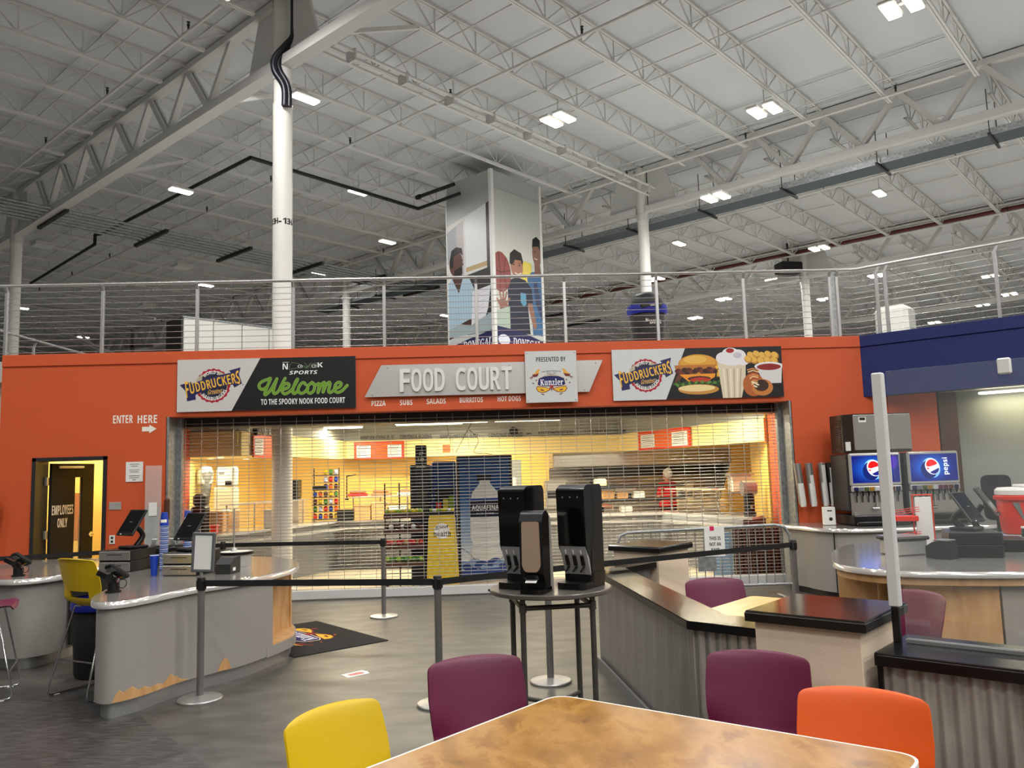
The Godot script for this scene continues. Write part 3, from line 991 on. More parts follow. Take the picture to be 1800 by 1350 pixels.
	# wall fittings
	var n := thing("wall_notice", "white printed notice taped to the orange wall right of the staff door", "notice", Vector3(-4.82, 1.90, -11.49))
	part(n, "sheet", mb().box(Vector3.ZERO, Vector3(0.235, 0.275, 0.006)).mesh(), M.paper)
	for k in 9:
		var wd: float = [0.13, 0.09, 0.0, 0.14, 0.12, 0.0, 0.15, 0.13, 0.05][k]
		if wd > 0.0:
			part(n, "print_line", mb().box(Vector3(0, 0.105 - 0.027 * k, 0.0032), Vector3(wd, 0.007, 0.001)).mesh(), M.ink)
	solo("wall_plate", "blank silver plate on the orange wall right of the staff door", "plate", mb().box(Vector3.ZERO, Vector3(0.165, 0.105, 0.012), 0.004).mesh(), M.brushed, Vector3(-5.075, 1.435, -11.494))
	var o := thing("wall_outlet", "small wall socket low on the orange wall behind the tablet", "outlet", Vector3(-5.105, 0.975, -11.494))
	part(o, "plate", mb().box(Vector3.ZERO, Vector3(0.075, 0.12, 0.01), 0.003).mesh(), M.white_plastic)
	for y in [-0.025, 0.025]:
		part(o, "socket", mb().box(Vector3(0, y, 0.005), Vector3(0.032, 0.03, 0.004)).mesh(), M.charcoal)
	var en := thing("enter_sign", "white ENTER HERE lettering with an arrow on the orange wall", "sign", Vector3(0, 0, -11.4985))
	letters(en, "lettering", "ENTER", bold, M.vinyl_white, -5.133, 2.582, -4.86, 2.695, 0.0)
	letters(en, "lettering", "HERE", bold, M.vinyl_white, -4.795, 2.575, -4.525, 2.688, 0.0)
	part(en, "arrow", mb().slab(P2([-4.73, 0.032, -4.63, 0.032, -4.63, 0.06, -4.53, 0.0, -4.63, -0.06, -4.63, -0.032, -4.73, -0.032]), 0.0, 0.003, Transform3D(Basis(Vector3(1, 0, 0), Vector3(0, 0, 1), Vector3(0, -1, 0)), Vector3(0, 2.492, 0))).mesh(), M.vinyl_white)
	var pf := thing("picture_frame", "black framed board leaning into view at the far left edge of the orange wall", "frame", Vector3(-6.80, 1.28, -11.40), 0)
	part(pf, "frame", mb().box(Vector3(0, 0, 0), Vector3(0.35, 0.62, 0.03), 0.005, Basis(Vector3.BACK, -0.12)).mesh(), M.black)
	part(pf, "board", mb().box(Vector3(0, 0, 0.014), Vector3(0.30, 0.56, 0.01), 0.0, Basis(Vector3.BACK, -0.12)).mesh(), M.paper)
	# clear guard panel by the left jamb
	var gp := thing("guard_panel", "grey clear guard panel beside the left grille jamb", "panel", Vector3(-4.5, 0, -11.35))
	part(gp, "pane", mb().box(Vector3(0, 1.35, 0), Vector3(0.22, 1.25, 0.008)).mesh(), M.window_glass)
	part(gp, "steel_back", mb().box(Vector3(-0.02, 1.05, -0.02), Vector3(0.18, 0.7, 0.012)).mesh(), M.galv)
	part(gp, "note", mb().box(Vector3(0.0, 1.38, 0.008), Vector3(0.11, 0.18, 0.004)).mesh(), M.paper)
	solo("exit_device", "dark red upright device on the left grille jamb", "device", mb().box(Vector3.ZERO, Vector3(0.07, 0.30, 0.06), 0.02).mesh(), M.brown, Vector3(-4.33, 1.37, -11.40))
	# navy fascia over the drinks counter, running towards the viewer along -dir_a
	var xf := Transform3D(Basis(Vector3.UP, deg_to_rad(GA)), Vector3(5.63, 0, -11.49))
	var nv := struct("wall_navy", mb().box(Vector3(0.12, 3.13, 3.2), Vector3(0.24, 0.895, 6.5)).mesh(), M.navy)
	nv.transform = xf
	var nt := struct("trim_5", mb().box(Vector3(-0.012, 3.50, 3.2), Vector3(0.024, 0.165, 6.52), 0.004).mesh(), M.navy)
	nt.transform = xf
	# recess behind it
	struct("wall_recess_return", mb().box(Vector3(6.86, 1.36, -11.56), Vector3(0.32, 2.72, 0.12)).mesh(), M.maroon_wall)
	var gw := struct("wall_recess", mb().box(Vector3(0.1, 1.36, 3.0), Vector3(0.2, 2.72, 6.0)).mesh(), M.grey_wall)
	gw.transform = Transform3D(Basis(Vector3.UP, deg_to_rad(GA)), Vector3(7.0, 0, -11.5))
	var cl := struct("ceiling_recess", mb().slab(P2([5.68, -11.5, 7.3, -11.5, 12.0, -7.0, 10.2, -7.0]), 2.72, 2.80).mesh(), M.light_wall)
	cl.position = Vector3.ZERO
	var rl := thing("recess_lamp", "yellowish strip lamp under the ceiling behind the glass partition", "lamp", Vector3(7.45, 2.64, -10.75), GA)
	part(rl, "diffuser", bx(0.12, 0.03, 1.0, 0.01), M.tube_white)
	area(rl, Vector3(0, -0.01, 0), Vector2(0.12, 1.0), 0.8, Color(1.0, 0.95, 0.75))


func cog(c: Canvas, cx: float, cy: float, r: float) -> void:
	var q := PackedVector2Array()
	for i in 80:
		var a := TAU * i / 80.0
		q.append(Vector2(cx, cy) + Vector2(cos(a), sin(a)) * (r if i % 4 < 2 else r * 0.955))
	c.poly(q, Color(0.66, 0.08, 0.18))
	c.ell(cx, cy, r * 0.84, r * 0.84, Color(0.70, 0.66, 0.55))
	c.ell(cx, cy, r * 0.80, r * 0.80, Color(0.10, 0.11, 0.22))


# the burger emblem: toothed ring, curved name banner
func burger_emblem(c: Canvas, x: float, y: float, s: float) -> void:
	var at := func(px: float, py: float) -> Vector2: return Vector2(x + px * s, y + py * s)
	cog(c, x + 370 * s, y + 305 * s, 172 * s)
	c.P([x + 205 * s, y + 240 * s, x + 262 * s, y + 185 * s, x + 265 * s, y + 290 * s, x + 215 * s, y + 300 * s], Color(0.72, 0.68, 0.58))
	c.P([x + 420 * s, y + 160 * s, x + 490 * s, y + 195 * s, x + 500 * s, y + 240 * s, x + 425 * s, y + 240 * s], Color(0.72, 0.68, 0.58))
	var white := Color(0.95, 0.94, 0.92)
	c.text("WORLD'S", bold, white, func(a: float, b: float) -> Vector2:
		var t := lerpf(-2.35, -1.15, a)
		return at.call(370 + cos(t) * (152 - 36 * b), 305 + sin(t) * (152 - 36 * b)))
	c.text("HAMBURGERS", bold, white, func(a: float, b: float) -> Vector2:
		var t := lerpf(2.45, 0.35, a)
		return at.call(370 + cos(t) * (112 + 38 * b), 305 + sin(t) * (112 + 38 * b)))
	c.text("Greatest", serif, Color(0.90, 0.70, 0.35), func(a: float, b: float) -> Vector2: return at.call(315 + a * 140 + (1 - b) * 14, 345 - a * 14 + b * 50))
	var navy := Color(0.13, 0.12, 0.33)
	c.P([x + 45 * s, y + 292 * s, x + 155 * s, y + 262 * s, x + 160 * s, y + 285 * s, x + 300 * s, y + 232 * s, x + 440 * s, y + 200 * s, x + 545 * s, y + 180 * s, x + 525 * s, y + 158 * s, x + 640 * s, y + 128 * s, x + 625 * s, y + 200 * s, x + 655 * s, y + 290 * s, x + 580 * s, y + 330 * s, x + 565 * s, y + 300 * s, x + 440 * s, y + 305 * s, x + 300 * s, y + 345 * s, x + 200 * s, y + 395 * s, x + 205 * s, y + 440 * s, x + 120 * s, y + 455 * s, x + 100 * s, y + 350 * s], navy)
	for o in [[4.0, 5.0, Color(0.04, 0.04, 0.12)], [0.0, 0.0, Color(0.93, 0.72, 0.25)]]:
		c.text("FUDDRUCKERS", bold, o[2], func(a: float, b: float) -> Vector2:
			var px := 102.0 + a * 528.0
			var e := absf(a - 0.52) * 2.0
			var top := 282.0 - 120.0 * a - 22.0 * (1.0 - e * e) * 0.0 - 6.0
			var hgt := 92.0 + 76.0 * pow(e, 6.0)
			var mid := 338.0 - 112.0 * a
			return at.call(px + o[0] + (b - 0.5) * 22.0, mid - hgt / 2.0 + hgt * b + o[1] + 0.0 * top))


func meat_emblem(c: Canvas, x: float, y: float, s: float, ring: Color) -> void:
	var bird := Color(0.90, 0.66, 0.24)
	var red := Color(0.45, 0.09, 0.06)
	for m in [-1.0, 1.0]:
		var X := func(px: float) -> float: return x + (480 + m * px) * s
		c.stroke([X.call(250), y + 275 * s, X.call(140), y + 215 * s, X.call(0), y + 190 * s], 12 * s, red)
		c.P([X.call(205), y + 90 * s, X.call(240), y + 75 * s, X.call(270), y + 85 * s, X.call(320), y + 150 * s, X.call(385), y + 190 * s, X.call(350), y + 225 * s, X.call(290), y + 215 * s, X.call(245), y + 165 * s, X.call(240), y + 110 * s], bird)
		c.P([X.call(245), y + 165 * s, X.call(385), y + 190 * s, X.call(345), y + 238 * s, X.call(275), y + 225 * s], red)
		for k in 3:
			c.stroke([X.call(355), y + 215 * s, X.call(400 + 20 * k), y + (250 + 15 * (2 - k)) * s], 9 * s, red)
		c.ell(X.call(300), y + 300 * s, 20 * s, 9 * s, ring, 0.9 * m)
		c.ell(X.call(360), y + 360 * s, 22 * s, 10 * s, ring, -0.6 * m)
		c.P([X.call(0), y + 480 * s, X.call(120), y + 440 * s, X.call(290), y + 415 * s, X.call(310), y + 470 * s, X.call(270), y + 530 * s, X.call(190), y + 555 * s, X.call(110), y + 540 * s], red)
		c.P([X.call(30), y + 478 * s, X.call(130), y + 450 * s, X.call(285), y + 430 * s, X.call(295), y + 470 * s, X.call(260), y + 520 * s, X.call(190), y + 542 * s, X.call(115), y + 525 * s], Color(0.91, 0.72, 0.18))
		c.ell(X.call(190), y + 495 * s, 40 * s, 13 * s, red, -0.2 * m)
		c.ell(X.call(180), y + 580 * s, 36 * s, 10 * s, ring, -0.35 * m)
	c.P([x + 190 * s, y + 390 * s, x + 215 * s, y + 260 * s, x + 330 * s, y + 212 * s, x + 480 * s, y + 198 * s, x + 630 * s, y + 212 * s, x + 745 * s, y + 260 * s, x + 770 * s, y + 390 * s, x + 700 * s, y + 430 * s, x + 480 * s, y + 440 * s, x + 260 * s, y + 430 * s], Color(0.86, 0.78, 0.66))
	c.P([x + 205 * s, y + 385 * s, x + 230 * s, y + 268 * s, x + 335 * s, y + 225 * s, x + 480 * s, y + 212 * s, x + 625 * s, y + 225 * s, x + 730 * s, y + 268 * s, x + 755 * s, y + 385 * s, x + 695 * s, y + 418 * s, x + 480 * s, y + 428 * s, x + 265 * s, y + 418 * s], Color(0.05, 0.06, 0.36))
	for k in 6:
		var a := TAU * k / 6.0 - PI / 2
		c.ell(x + (480 + cos(a) * 28) * s, y + (440 + sin(a) * 28) * s, 30 * s, 12 * s, Color(0.62, 0.13, 0.08), a)
	c.stroke([x + 480 * s, y + 450 * s, x + 480 * s, y + 520 * s], 12 * s, ring)
	c.line("Kunzler", serif, Color(0.96, 0.96, 0.97), x + 255 * s, y + 275 * s, 460 * s, 130 * s)


func signs() -> void:
	var grey := Color(0.80, 0.79, 0.77)
	# left banner 2.5 x 0.74 m
	var c := Canvas.new(1760, 520, grey)
	c.P([815, 0, 1760, 0, 1760, 520, 535, 520], Color(0.035, 0.038, 0.045))
	burger_emblem(c, -20, -40, 1.0)
	c.rect(640, 258, 9, 9, Color(0.2, 0.2, 0.2))
	var white := Color(0.95, 0.95, 0.94)
	c.line("N", bold, white, 1035, 60, 52, 60)
	c.line("K", bold, white, 1382, 58, 52, 48)
	c.line("SPORTS", bold, white, 1100, 135, 272, 38, 10)
	c.line("SPOOKY", bold, white, 1035, 44, 62, 9)
	var gr := Color(0.40, 0.52, 0.33)
	c.stroke([1098, 122, 1105, 80, 1128, 50, 1180, 62, 1235, 85, 1270, 100], 4, gr)
	c.stroke([1098, 122, 1150, 112, 1205, 104, 1245, 104, 1290, 98, 1330, 110, 1372, 108, 1376, 60, 1330, 72, 1280, 98], 4, gr)
	c.stroke([1250, 55, 1272, 80, 1282, 118], 4, gr)
	c.stroke([1325, 58, 1295, 80, 1265, 118], 4, gr)
	for e in [[1208, 92], [1346, 92]]:
		c.ell(e[0], e[1], 24, 16, white)
		c.ell(e[0], e[1], 17, 13, Color(0.04, 0.04, 0.05))
		c.ell(e[0] + 4, e[1], 4, 6, white)
	# script word drawn with a round pen
	var word := [
		[[865, 300, 830, 320, 800, 305, 795, 270, 825, 240, 880, 220, 905, 215, 875, 290, 850, 360, 862, 372, 905, 330, 960, 235, 965, 225, 935, 330, 945, 365, 985, 340, 1030, 250, 1050, 215]],
		[[1030, 325, 1075, 310, 1090, 280, 1065, 265, 1030, 290, 1020, 340, 1045, 370, 1085, 355, 1125, 320]],
		[[1125, 320, 1165, 250, 1172, 225, 1150, 260, 1125, 340, 1140, 370, 1175, 345]],
		[[1255, 285, 1235, 262, 1205, 275, 1180, 325, 1195, 365, 1235, 362, 1275, 320]],
		[[1315, 262, 1275, 300, 1270, 350, 1300, 370, 1335, 340, 1340, 285, 1315, 262, 1345, 290, 1380, 275]],
		[[1395, 265, 1375, 365, 1405, 295, 1435, 265, 1440, 290, 1425, 362, 1455, 295, 1485, 265, 1495, 285, 1480, 350, 1500, 368, 1540, 335]],
		[[1545, 330, 1590, 312, 1605, 282, 1580, 266, 1550, 290, 1540, 340, 1565, 368, 1610, 355, 1665, 300]]]
	for wv in [[30.0, Color(0.55, 0.68, 0.40)], [21.0, Color(0.42, 0.60, 0.14)]]:
		for letter in word:
			for st in letter:
				var pts := []
				for i in range(0, st.size(), 2):
					pts.append(Vector3(st[i] + 10, st[i + 1] - 5, 0))
				var flat := []
				for q in curve(pts, 5):
					flat.append(q.x)
					flat.append(q.y)
				c.stroke(flat, wv[0], wv[1])
	c.line("TO THE SPOOKY NOOK FOOD COURT", bold, white, 822, 412, 830, 58)
	var t := thing("welcome_sign", "grey and black banner with burger emblem and green Welcome lettering, left over the grille", "sign", Vector3(-2.99, 3.085, -11.47))
	part(t, "print", sheet(2.5, 0.74, 0.011), printed("welcome_print", c.tex()))
	part(t, "panel", mb().box(Vector3.ZERO, Vector3(2.5, 0.74, 0.02), 0.002).mesh(), M.brushed)
	# right banner with food
	c = Canvas.new(1760, 520, Color(0.81, 0.82, 0.82))
	c.P([760, 0, 1760, 0, 1760, 520, 540, 520], Color(0.035, 0.038, 0.042))
	burger_emblem(c, -30, -35, 1.0)
	var gold := Color(0.86, 0.62, 0.20)
	var fry := Color(0.93, 0.72, 0.22)
	c.P([1050, 130, 1100, 110, 1160, 260, 1080, 260], fry)
	c.P([790, 205, 690, 330, 630, 360, 655, 300, 700, 230], Color(0.40, 0.20, 0.14))
	c.ell(885, 165, 205, 100, Color(0.80, 0.55, 0.20))
	c.ell(885, 150, 180, 82, gold)
	c.ell(860, 120, 120, 40, Color(0.91, 0.72, 0.33))
	c.P([640, 175, 1080, 175, 1070, 215, 650, 215], Color(0.72, 0.45, 0.18))
	for k in 12:
		c.ell(680 + k * 36, 235 + 12 * sin(k * 1.9), 38, 26, [Color(0.34, 0.13, 0.09), Color(0.45, 0.20, 0.14), Color(0.20, 0.08, 0.06)][k % 3], 0.3 * sin(k))
	c.P([690, 270, 1060, 265, 1055, 300, 1000, 330, 900, 285, 780, 345], Color(0.93, 0.60, 0.15))
	c.ell(890, 315, 120, 26, Color(0.30, 0.13, 0.08))
	c.ell(900, 330, 105, 26, Color(0.74, 0.20, 0.12))
	for k in 22:
		c.ell(640 + k * 22, 365 + 14 * sin(k * 2.3), 24, 15, [Color(0.20, 0.36, 0.12), Color(0.35, 0.52, 0.20), Color(0.14, 0.26, 0.10)][k % 3], sin(k))
	c.ell(880, 425, 210, 52, Color(0.78, 0.55, 0.24))
	c.ell(860, 412, 190, 34, Color(0.93, 0.84, 0.60))
	for e in [[1120, 190, 110, 38, -0.35], [1150, 245, 130, 42, -0.1], [1130, 285, 110, 42, 0.1], [1160, 330, 100, 40, 0.4], [1150, 390, 90, 38, 0.7]]:
		var rr := Vector2(e[2] / 2.0, 0).rotated(e[4])
		c.stroke([e[0] - rr.x, e[1] - rr.y, e[0] + rr.x, e[1] + rr.y], e[3], Color(0.78, 0.55, 0.12))
		c.stroke([e[0] - rr.x, e[1] - rr.y - 4, e[0] + rr.x, e[1] + rr.y - 4], e[3] * 0.8, fry)
	c.P([1085, 120, 1385, 120, 1370, 330, 1320, 520, 1125, 520, 1105, 330], Color(0.86, 0.81, 0.70))
	for k in 6:
		c.P([1140 + k * 36, 220, 1156 + k * 36, 220, 1166 + k * 28, 520, 1154 + k * 28, 520], Color(0.93, 0.89, 0.80) if k % 2 == 0 else Color(0.74, 0.68, 0.56))
	for e in [[1150, 110, 75, 60], [1230, 75, 95, 70], [1310, 95, 80, 70], [1360, 140, 60, 50], [1240, 140, 120, 50]]:
		c.ell(e[0], e[1], e[2], e[3], Color(0.90, 0.89, 0.90))
	c.ell(1300, 85, 45, 30, Color(0.78, 0.76, 0.80))
	c.ell(1225, 35, 42, 24, Color(0.66, 0.06, 0.08))
	for e in [[1440, 70], [1500, 60], [1560, 75], [1620, 65], [1690, 75], [1470, 120], [1540, 130], [1610, 125], [1680, 130], [1410, 110]]:
		c.ell(e[0], e[1] + 20, 44, 36, Color(0.74, 0.52, 0.18), 0.6)
		c.ell(e[0] - 4, e[1] + 12, 36, 28, Color(0.90, 0.70, 0.30), 0.6)
	c.P([1480, 200, 1760, 180, 1740, 380, 1560, 380], Color(0.84, 0.83, 0.82))
	c.ell(1620, 205, 150, 45, Color(0.90, 0.90, 0.90))
	c.ell(1620, 212, 125, 34, Color(0.55, 0.10, 0.08))
	c.ell(1450, 390, 110, 120, Color(0.70, 0.38, 0.16))
	c.ell(1540, 420, 110, 85, Color(0.78, 0.48, 0.22))
	c.ell(1530, 400, 75, 60, Color(0.22, 0.11, 0.07))
	for k in 8:
		c.stroke([1390 + k * 6, 240 + k * 22, 1450, 225 + k * 20, 1510 - k * 3, 245 + k * 18], 12, [Color(0.85, 0.55, 0.30), Color(0.93, 0.78, 0.55), Color(0.62, 0.28, 0.14)][k % 3])
	for e in [[1430, 360], [1470, 380], [1450, 400]]:
		c.stroke([e[0], e[1], e[0] + 30, e[1] + 14], 16, Color(0.93, 0.89, 0.76))
	t = thing("burger_sign", "grey and black banner with burger emblem, burger, milkshake and potato bites, right over the grille", "sign", Vector3(3.182, 3.085, -11.47))
	part(t, "print", sheet(2.49, 0.74, 0.011), printed("burger_print", c.tex()))
	part(t, "panel", mb().box(Vector3.ZERO, Vector3(2.49, 0.74, 0.02), 0.002).mesh(), M.brushed)
	# middle: raised letters on a slanted brushed plate
	t = thing("food_court_sign", "slanted silver plate with raised FOOD COURT letters over the grille", "sign", Vector3(0, 0, -11.44))
	part(t, "plate", mb().slab(P2([-1.614, -2.857, -1.374, -3.309, 1.798, -3.309, 1.589, -2.855]), -0.006, 0.006, Transform3D(Basis(Vector3(1, 0, 0), Vector3(0, 0, 1), Vector3(0, -1, 0)), Vector3.ZERO)).mesh(), M.brushed)
	var xs := {0: "F", 1: "O", 2: "O", 3: "D", 5: "C", 6: "O", 7: "U", 8: "R", 9: "T"}
	for k in xs:
		var x0: float = -1.112 + 0.1645 * k - (0.03 if k > 4 else 0.0)
		letters(t, "letter", xs[k], bold, M.white_plastic, x0, 2.915, x0 + 0.145, 3.243, 0.045, 0.036)
	for q in [[-1.28, 3.27], [1.70, 3.27], [-1.50, 2.885], [1.52, 2.885], [0.45, 3.27]]:
		part(t, "screw", mb().lathe([Vector2(0, 0), Vector2(0.012, 0), Vector2(0.010, 0.006), Vector2(0, 0.008)], 10, Transform3D(Basis(Vector3.RIGHT, PI / 2), Vector3(q[0], q[1], 0.006))).mesh(), M.satin)
	t = thing("menu_words", "white PIZZA SUBS SALADS BURRITOS HOT DOGS lettering under the silver plate", "sign", Vector3(0, 0, -11.4985))
	for e in [["PIZZA", -1.526, -1.325, 2.733], ["SUBS", -1.123, -0.945, 2.735], ["SALADS", -0.742, -0.47, 2.742], ["BURRITOS", -0.272, 0.06, 2.748], ["HOT DOGS", 0.274, 0.605, 2.752]]:
		letters(t, "lettering", e[0], bold, M.vinyl_white, e[1], e[3], e[2], e[3] + 0.075, 0.0)
	c = Canvas.new(1000, 1000, Color(0.80, 0.81, 0.80))
	c.line("PRESENTED BY", bold, Color(0.06, 0.06, 0.10), 215, 115, 575, 95)
	c.text("FINE MEAT PRODUCTS", bold, Color(0.15, 0.15, 0.2), func(a: float, b: float) -> Vector2: return Vector2(315 + a * 375, 380 + b * 28 + 60 * (a - 0.5) * (a - 0.5)))
	c.line("SINCE 1901", bold, Color(0.15, 0.15, 0.2), 415, 425, 180, 24)
	meat_emblem(c, 30, 275, 0.98, Color(0.32, 0.08, 0.08))
	t = thing("sponsor_sign", "square silver panel reading PRESENTED BY with a navy and gold emblem between two birds", "sign", Vector3(1.043, 3.08, -11.38))
	part(t, "print", sheet(0.735, 0.735, 0.009), printed("sponsor_print", c.tex(), 0.35))
	part(t, "panel", mb().box(Vector3.ZERO, Vector3(0.74, 0.74, 0.016), 0.003).mesh(), M.brushed)
	for q in [[-0.34, 0.34], [0.34, 0.34], [-0.34, -0.34], [0.34, -0.34]]:
		part(t, "standoff", mb().lathe([Vector2(0, -0.10), Vector2(0.012, -0.10), Vector2(0.012, 0.012), Vector2(0, 0.014)], 10, Transform3D(Basis(Vector3.RIGHT, PI / 2), Vector3(q[0], q[1], 0))).mesh(), M.satin)


func sheet(w: float, h: float, z: float) -> ArrayMesh:
	var m := mb()
	m.sheet(Vector3(-w / 2, h / 2, z), Vector3(w / 2, h / 2, z), Vector3(w / 2, -h / 2, z), Vector3(-w / 2, -h / 2, z))
	return m.mesh()


func mezzanine() -> void:
	struct("ceiling_1", mb().slab(P2([-7.1, -11.80, 5.75, -11.80, 7.3, -11.4, 12.4, -6.9, 14.0, -9.5, 9.5, -21.2, -7.1, -21.2]), 3.24, 3.54).mesh(), M.light_wall)
	struct("wall_kitchen", mb().box(Vector3(0, 1.62, -20.9), Vector3(14.2, 3.24, 0.2)).box(Vector3(-7.05, 1.62, -17.9), Vector3(0.1, 3.24, 6.4)).box(Vector3(7.1, 1.62, -16.5), Vector3(0.1, 3.24, 9.2)).mesh(), M.yellow_wall)
	# cable railing along the front edge, turning along the navy wall
	var r := thing("cable_railing", "grey steel cable railing along the top of the orange and navy walls", "railing", Vector3(0, 3.57, 0))
	var z := -11.62
	var corner := Vector3(5.66, 0, z)
	var fwd := Vector3(0.719808, 0, 0.694174)
	var end := corner + fwd * 6.0
	part(r, "handrail", mb().tube([Vector3(-7.6, 1.035, z + 0.02), Vector3(5.68, 1.035, z + 0.02), end + Vector3(-0.02, 1.035, 0.02)], 0.024, 10).mesh(), M.satin)
	for k in 11:
		part(r, "cable", mb().tube([Vector3(-7.6, 0.06 + 0.088 * k, z), Vector3(5.66, 0.06 + 0.088 * k, z), end + Vector3(0, 0.06 + 0.088 * k, 0)], 0.0048, 5).mesh(), M.satin)
	var post := mb().box(Vector3(0, 0.47, 0), Vector3(0.045, 0.94, 0.045), 0.004).bar(Vector3(0, 0.93, 0), Vector3(0, 1.02, 0.05), 0.035).mesh()
	for x in [-6.72, -5.37, -4.03, -2.66, -1.345, 0.0, 1.30, 2.67, 3.975, 5.28, 5.39]:
		part(r, "post", post, M.satin, Vector3(x, 0, z))
	for s in [0.32, 0.44, 1.85, 3.4]:
		part(r, "post", post, M.satin, corner + fwd * s, Vector3(0, 46, 0))
	part(r, "corner_post", mb().box(Vector3(5.335, 0.5, z), Vector3(0.07, 0.95, 0.02)).mesh(), M.galv)
	# rear railing on the left
	var rr := thing("rear_railing", "second steel railing running away at the left behind the front railing", "railing", Vector3(-8.9, 3.55, 0))
	part(rr, "handrail", mb().tube([Vector3(-0.07, 1.08, -12.0), Vector3(0.25, 1.08, -21.0)], 0.025, 10).mesh(), M.satin)
	for k in 9:
		part(rr, "cable", mb().tube([Vector3(-0.07, 0.1 + 0.1 * k, -12.0), Vector3(0.25, 0.1 + 0.1 * k, -21.0)], 0.004, 5).mesh(), M.satin)
	for k in 6:
		part(rr, "post", post, M.satin, Vector3(0.04 * k, 0, -13.2 - 1.5 * k), Vector3(0, 90, 0))
	# white panel enclosure on the deck
	var en := thing("panel_enclosure", "white panelled enclosure on the deck left of the lettered column", "enclosure", Vector3(-7.3, 3.5, -20.05), GA)
	for k in 4:
		part(en, "wall_panel", mb().box(Vector3(0.40 + 0.80 * k, 1.15, 0), Vector3(0.78, 2.3, 0.05), 0.012).mesh(), M.white_paint)
		part(en, "wall_panel", mb().box(Vector3(0.40 + 0.80 * k, 0.5, 0.012), Vector3(0.72, 0.9, 0.05), 0.02).mesh(), M.white_paint)
	part(en, "end_wall", mb().box(Vector3(-0.02, 1.15, -0.4), Vector3(0.05, 2.3, 0.8)).mesh(), M.charcoal)
	part(en, "top_rail", mb().box(Vector3(1.6, 2.32, 0), Vector3(3.25, 0.05, 0.08), 0.01).mesh(), M.galv)
	# stair canopy tubes in the dim left
	var sc := thing("stair_frame", "bright metal tubes of a slanting stair frame behind the left railing", "frame", Vector3(0, 0, 0))
	for e in [[-11.9, 6.6, -22.0, -8.2, 5.9, -20.6], [-11.9, 6.15, -22.0, -8.6, 4.75, -20.4], [-11.6, 6.0, -22.2, -8.8, 4.7, -20.6], [-11.0, 5.9, -22.4, -9.1, 4.65, -21.0]]:
		part(sc, "tube", mb().tube([Vector3(e[0], e[1], e[2]), Vector3(e[3], e[4], e[5])], 0.035, 6).mesh(), M.satin)
	part(sc, "frame_post", mb().box(Vector3(-8.75, 4.6, -20.6), Vector3(0.08, 2.0, 0.08)).mesh(), M.charcoal)
	part(sc, "crossbar", mb().box(Vector3(-8.6, 5.2, -20.6), Vector3(0.7, 0.08, 0.08)).mesh(), M.charcoal)
	# air unit far behind the railing corner
	var au := thing("air_unit", "pale grey air unit with a curved duct far behind the railing corner", "air unit", Vector3(12.1, 3.55, -22.5), GA)
	part(au, "cabinet", mb().box(Vector3(0, 1.3, 0), Vector3(0.9, 2.6, 0.9), 0.12).mesh(), M.white_paint)
	part(au, "grille_panel", mb().box(Vector3(0, 1.5, 0.46), Vector3(0.5, 0.9, 0.03), 0.05).mesh(), M.grey_wall)
	part(au, "duct", mb().tube(curve([Vector3(0.4, 0.9, 0), Vector3(0.9, 0.9, 0), Vector3(1.2, 1.2, 0), Vector3(1.2, 2.2, 0)], 5), 0.12, 12).mesh(), M.white_paint)
	# waste bin by the railing
	var b := thing("waste_bin", "black waste bin with a blue rim and white lettering behind the railing", "bin", Vector3(2.70, 3.54, -12.45))
	part(b, "body", mb().lathe([Vector2(0, 0), Vector2(0.20, 0), Vector2(0.225, 0.04), Vector2(0.285, 0.63), Vector2(0.27, 0.66), Vector2(0, 0.66)], 28).mesh(), M.charcoal)
	part(b, "rim", mb().lathe([Vector2(0.26, 0.60), Vector2(0.31, 0.60), Vector2(0.325, 0.66), Vector2(0.315, 0.74), Vector2(0.26, 0.755)], 28).mesh(), M.blue_plastic, Vector3.ZERO, Vector3.ZERO, "blue rim")
	part(b, "lid", mb().lathe([Vector2(0.26, 0.745), Vector2(0.265, 0.77), Vector2(0.235, 0.88), Vector2(0.19, 0.93), Vector2(0.0, 0.955)], 28).mesh(), M.charcoal)
	part(b, "slot", mb().box(Vector3(0, 0.70, 0.30), Vector3(0.34, 0.07, 0.05), 0.02).mesh(), M.black)
	letters(b, "lettering", "WASTE", bold, M.vinyl_white, -0.02, 0.69, 0.10, 0.712, 0.329)
	letters(b, "lettering", "N", bold, M.vinyl_white, -0.09, 0.45, -0.05, 0.50, 0.285)
	letters(b, "lettering", "OO K", bold, M.vinyl_white, -0.04, 0.46, 0.15, 0.48, 0.285)
	letters(b, "lettering", "SPORTS", bold, M.vinyl_white, -0.03, 0.415, 0.15, 0.445, 0.285)
	# poster tower: two printed faces
	var pt := thing("poster_tower", "tall square tower wrapped with sports family posters rising to the roof", "tower", Vector3(0.4387, 0, -19.608), GA)
	part(pt, "core", mb().box(Vector3(0.96, 6.46, -0.815), Vector3(1.90, 5.80, 1.61)).mesh(), mt("tower_grey", Color(0.66, 0.68, 0.68), 0.4))
	part(pt, "edge_strip", mb().box(Vector3(0.0, 6.46, 0.0), Vector3(0.10, 5.8, 0.10), 0.006).mesh(), M.white_plastic)
	part(pt, "edge_strip", mb().box(Vector3(1.90, 6.46, 0.0), Vector3(0.08, 5.8, 0.08), 0.006).mesh(), M.white_plastic)
	part(pt, "edge_strip", mb().box(Vector3(0.0, 6.46, -1.62), Vector3(0.04, 5.8, 0.04), 0.006).mesh(), M.white_plastic)
	var m := mb()
	m.sheet(Vector3(-0.008, 8.9, -1.60), Vector3(-0.008, 8.9, -0.05), Vector3(-0.008, 4.72, -0.05), Vector3(-0.008, 4.72, -1.60))
	part(pt, "poster", m.mesh(), printed("poster_office", poster_office()), Vector3.ZERO, Vector3.ZERO, "poster of a bearded man in a pale blue shirt reading a paper")
	m = mb()
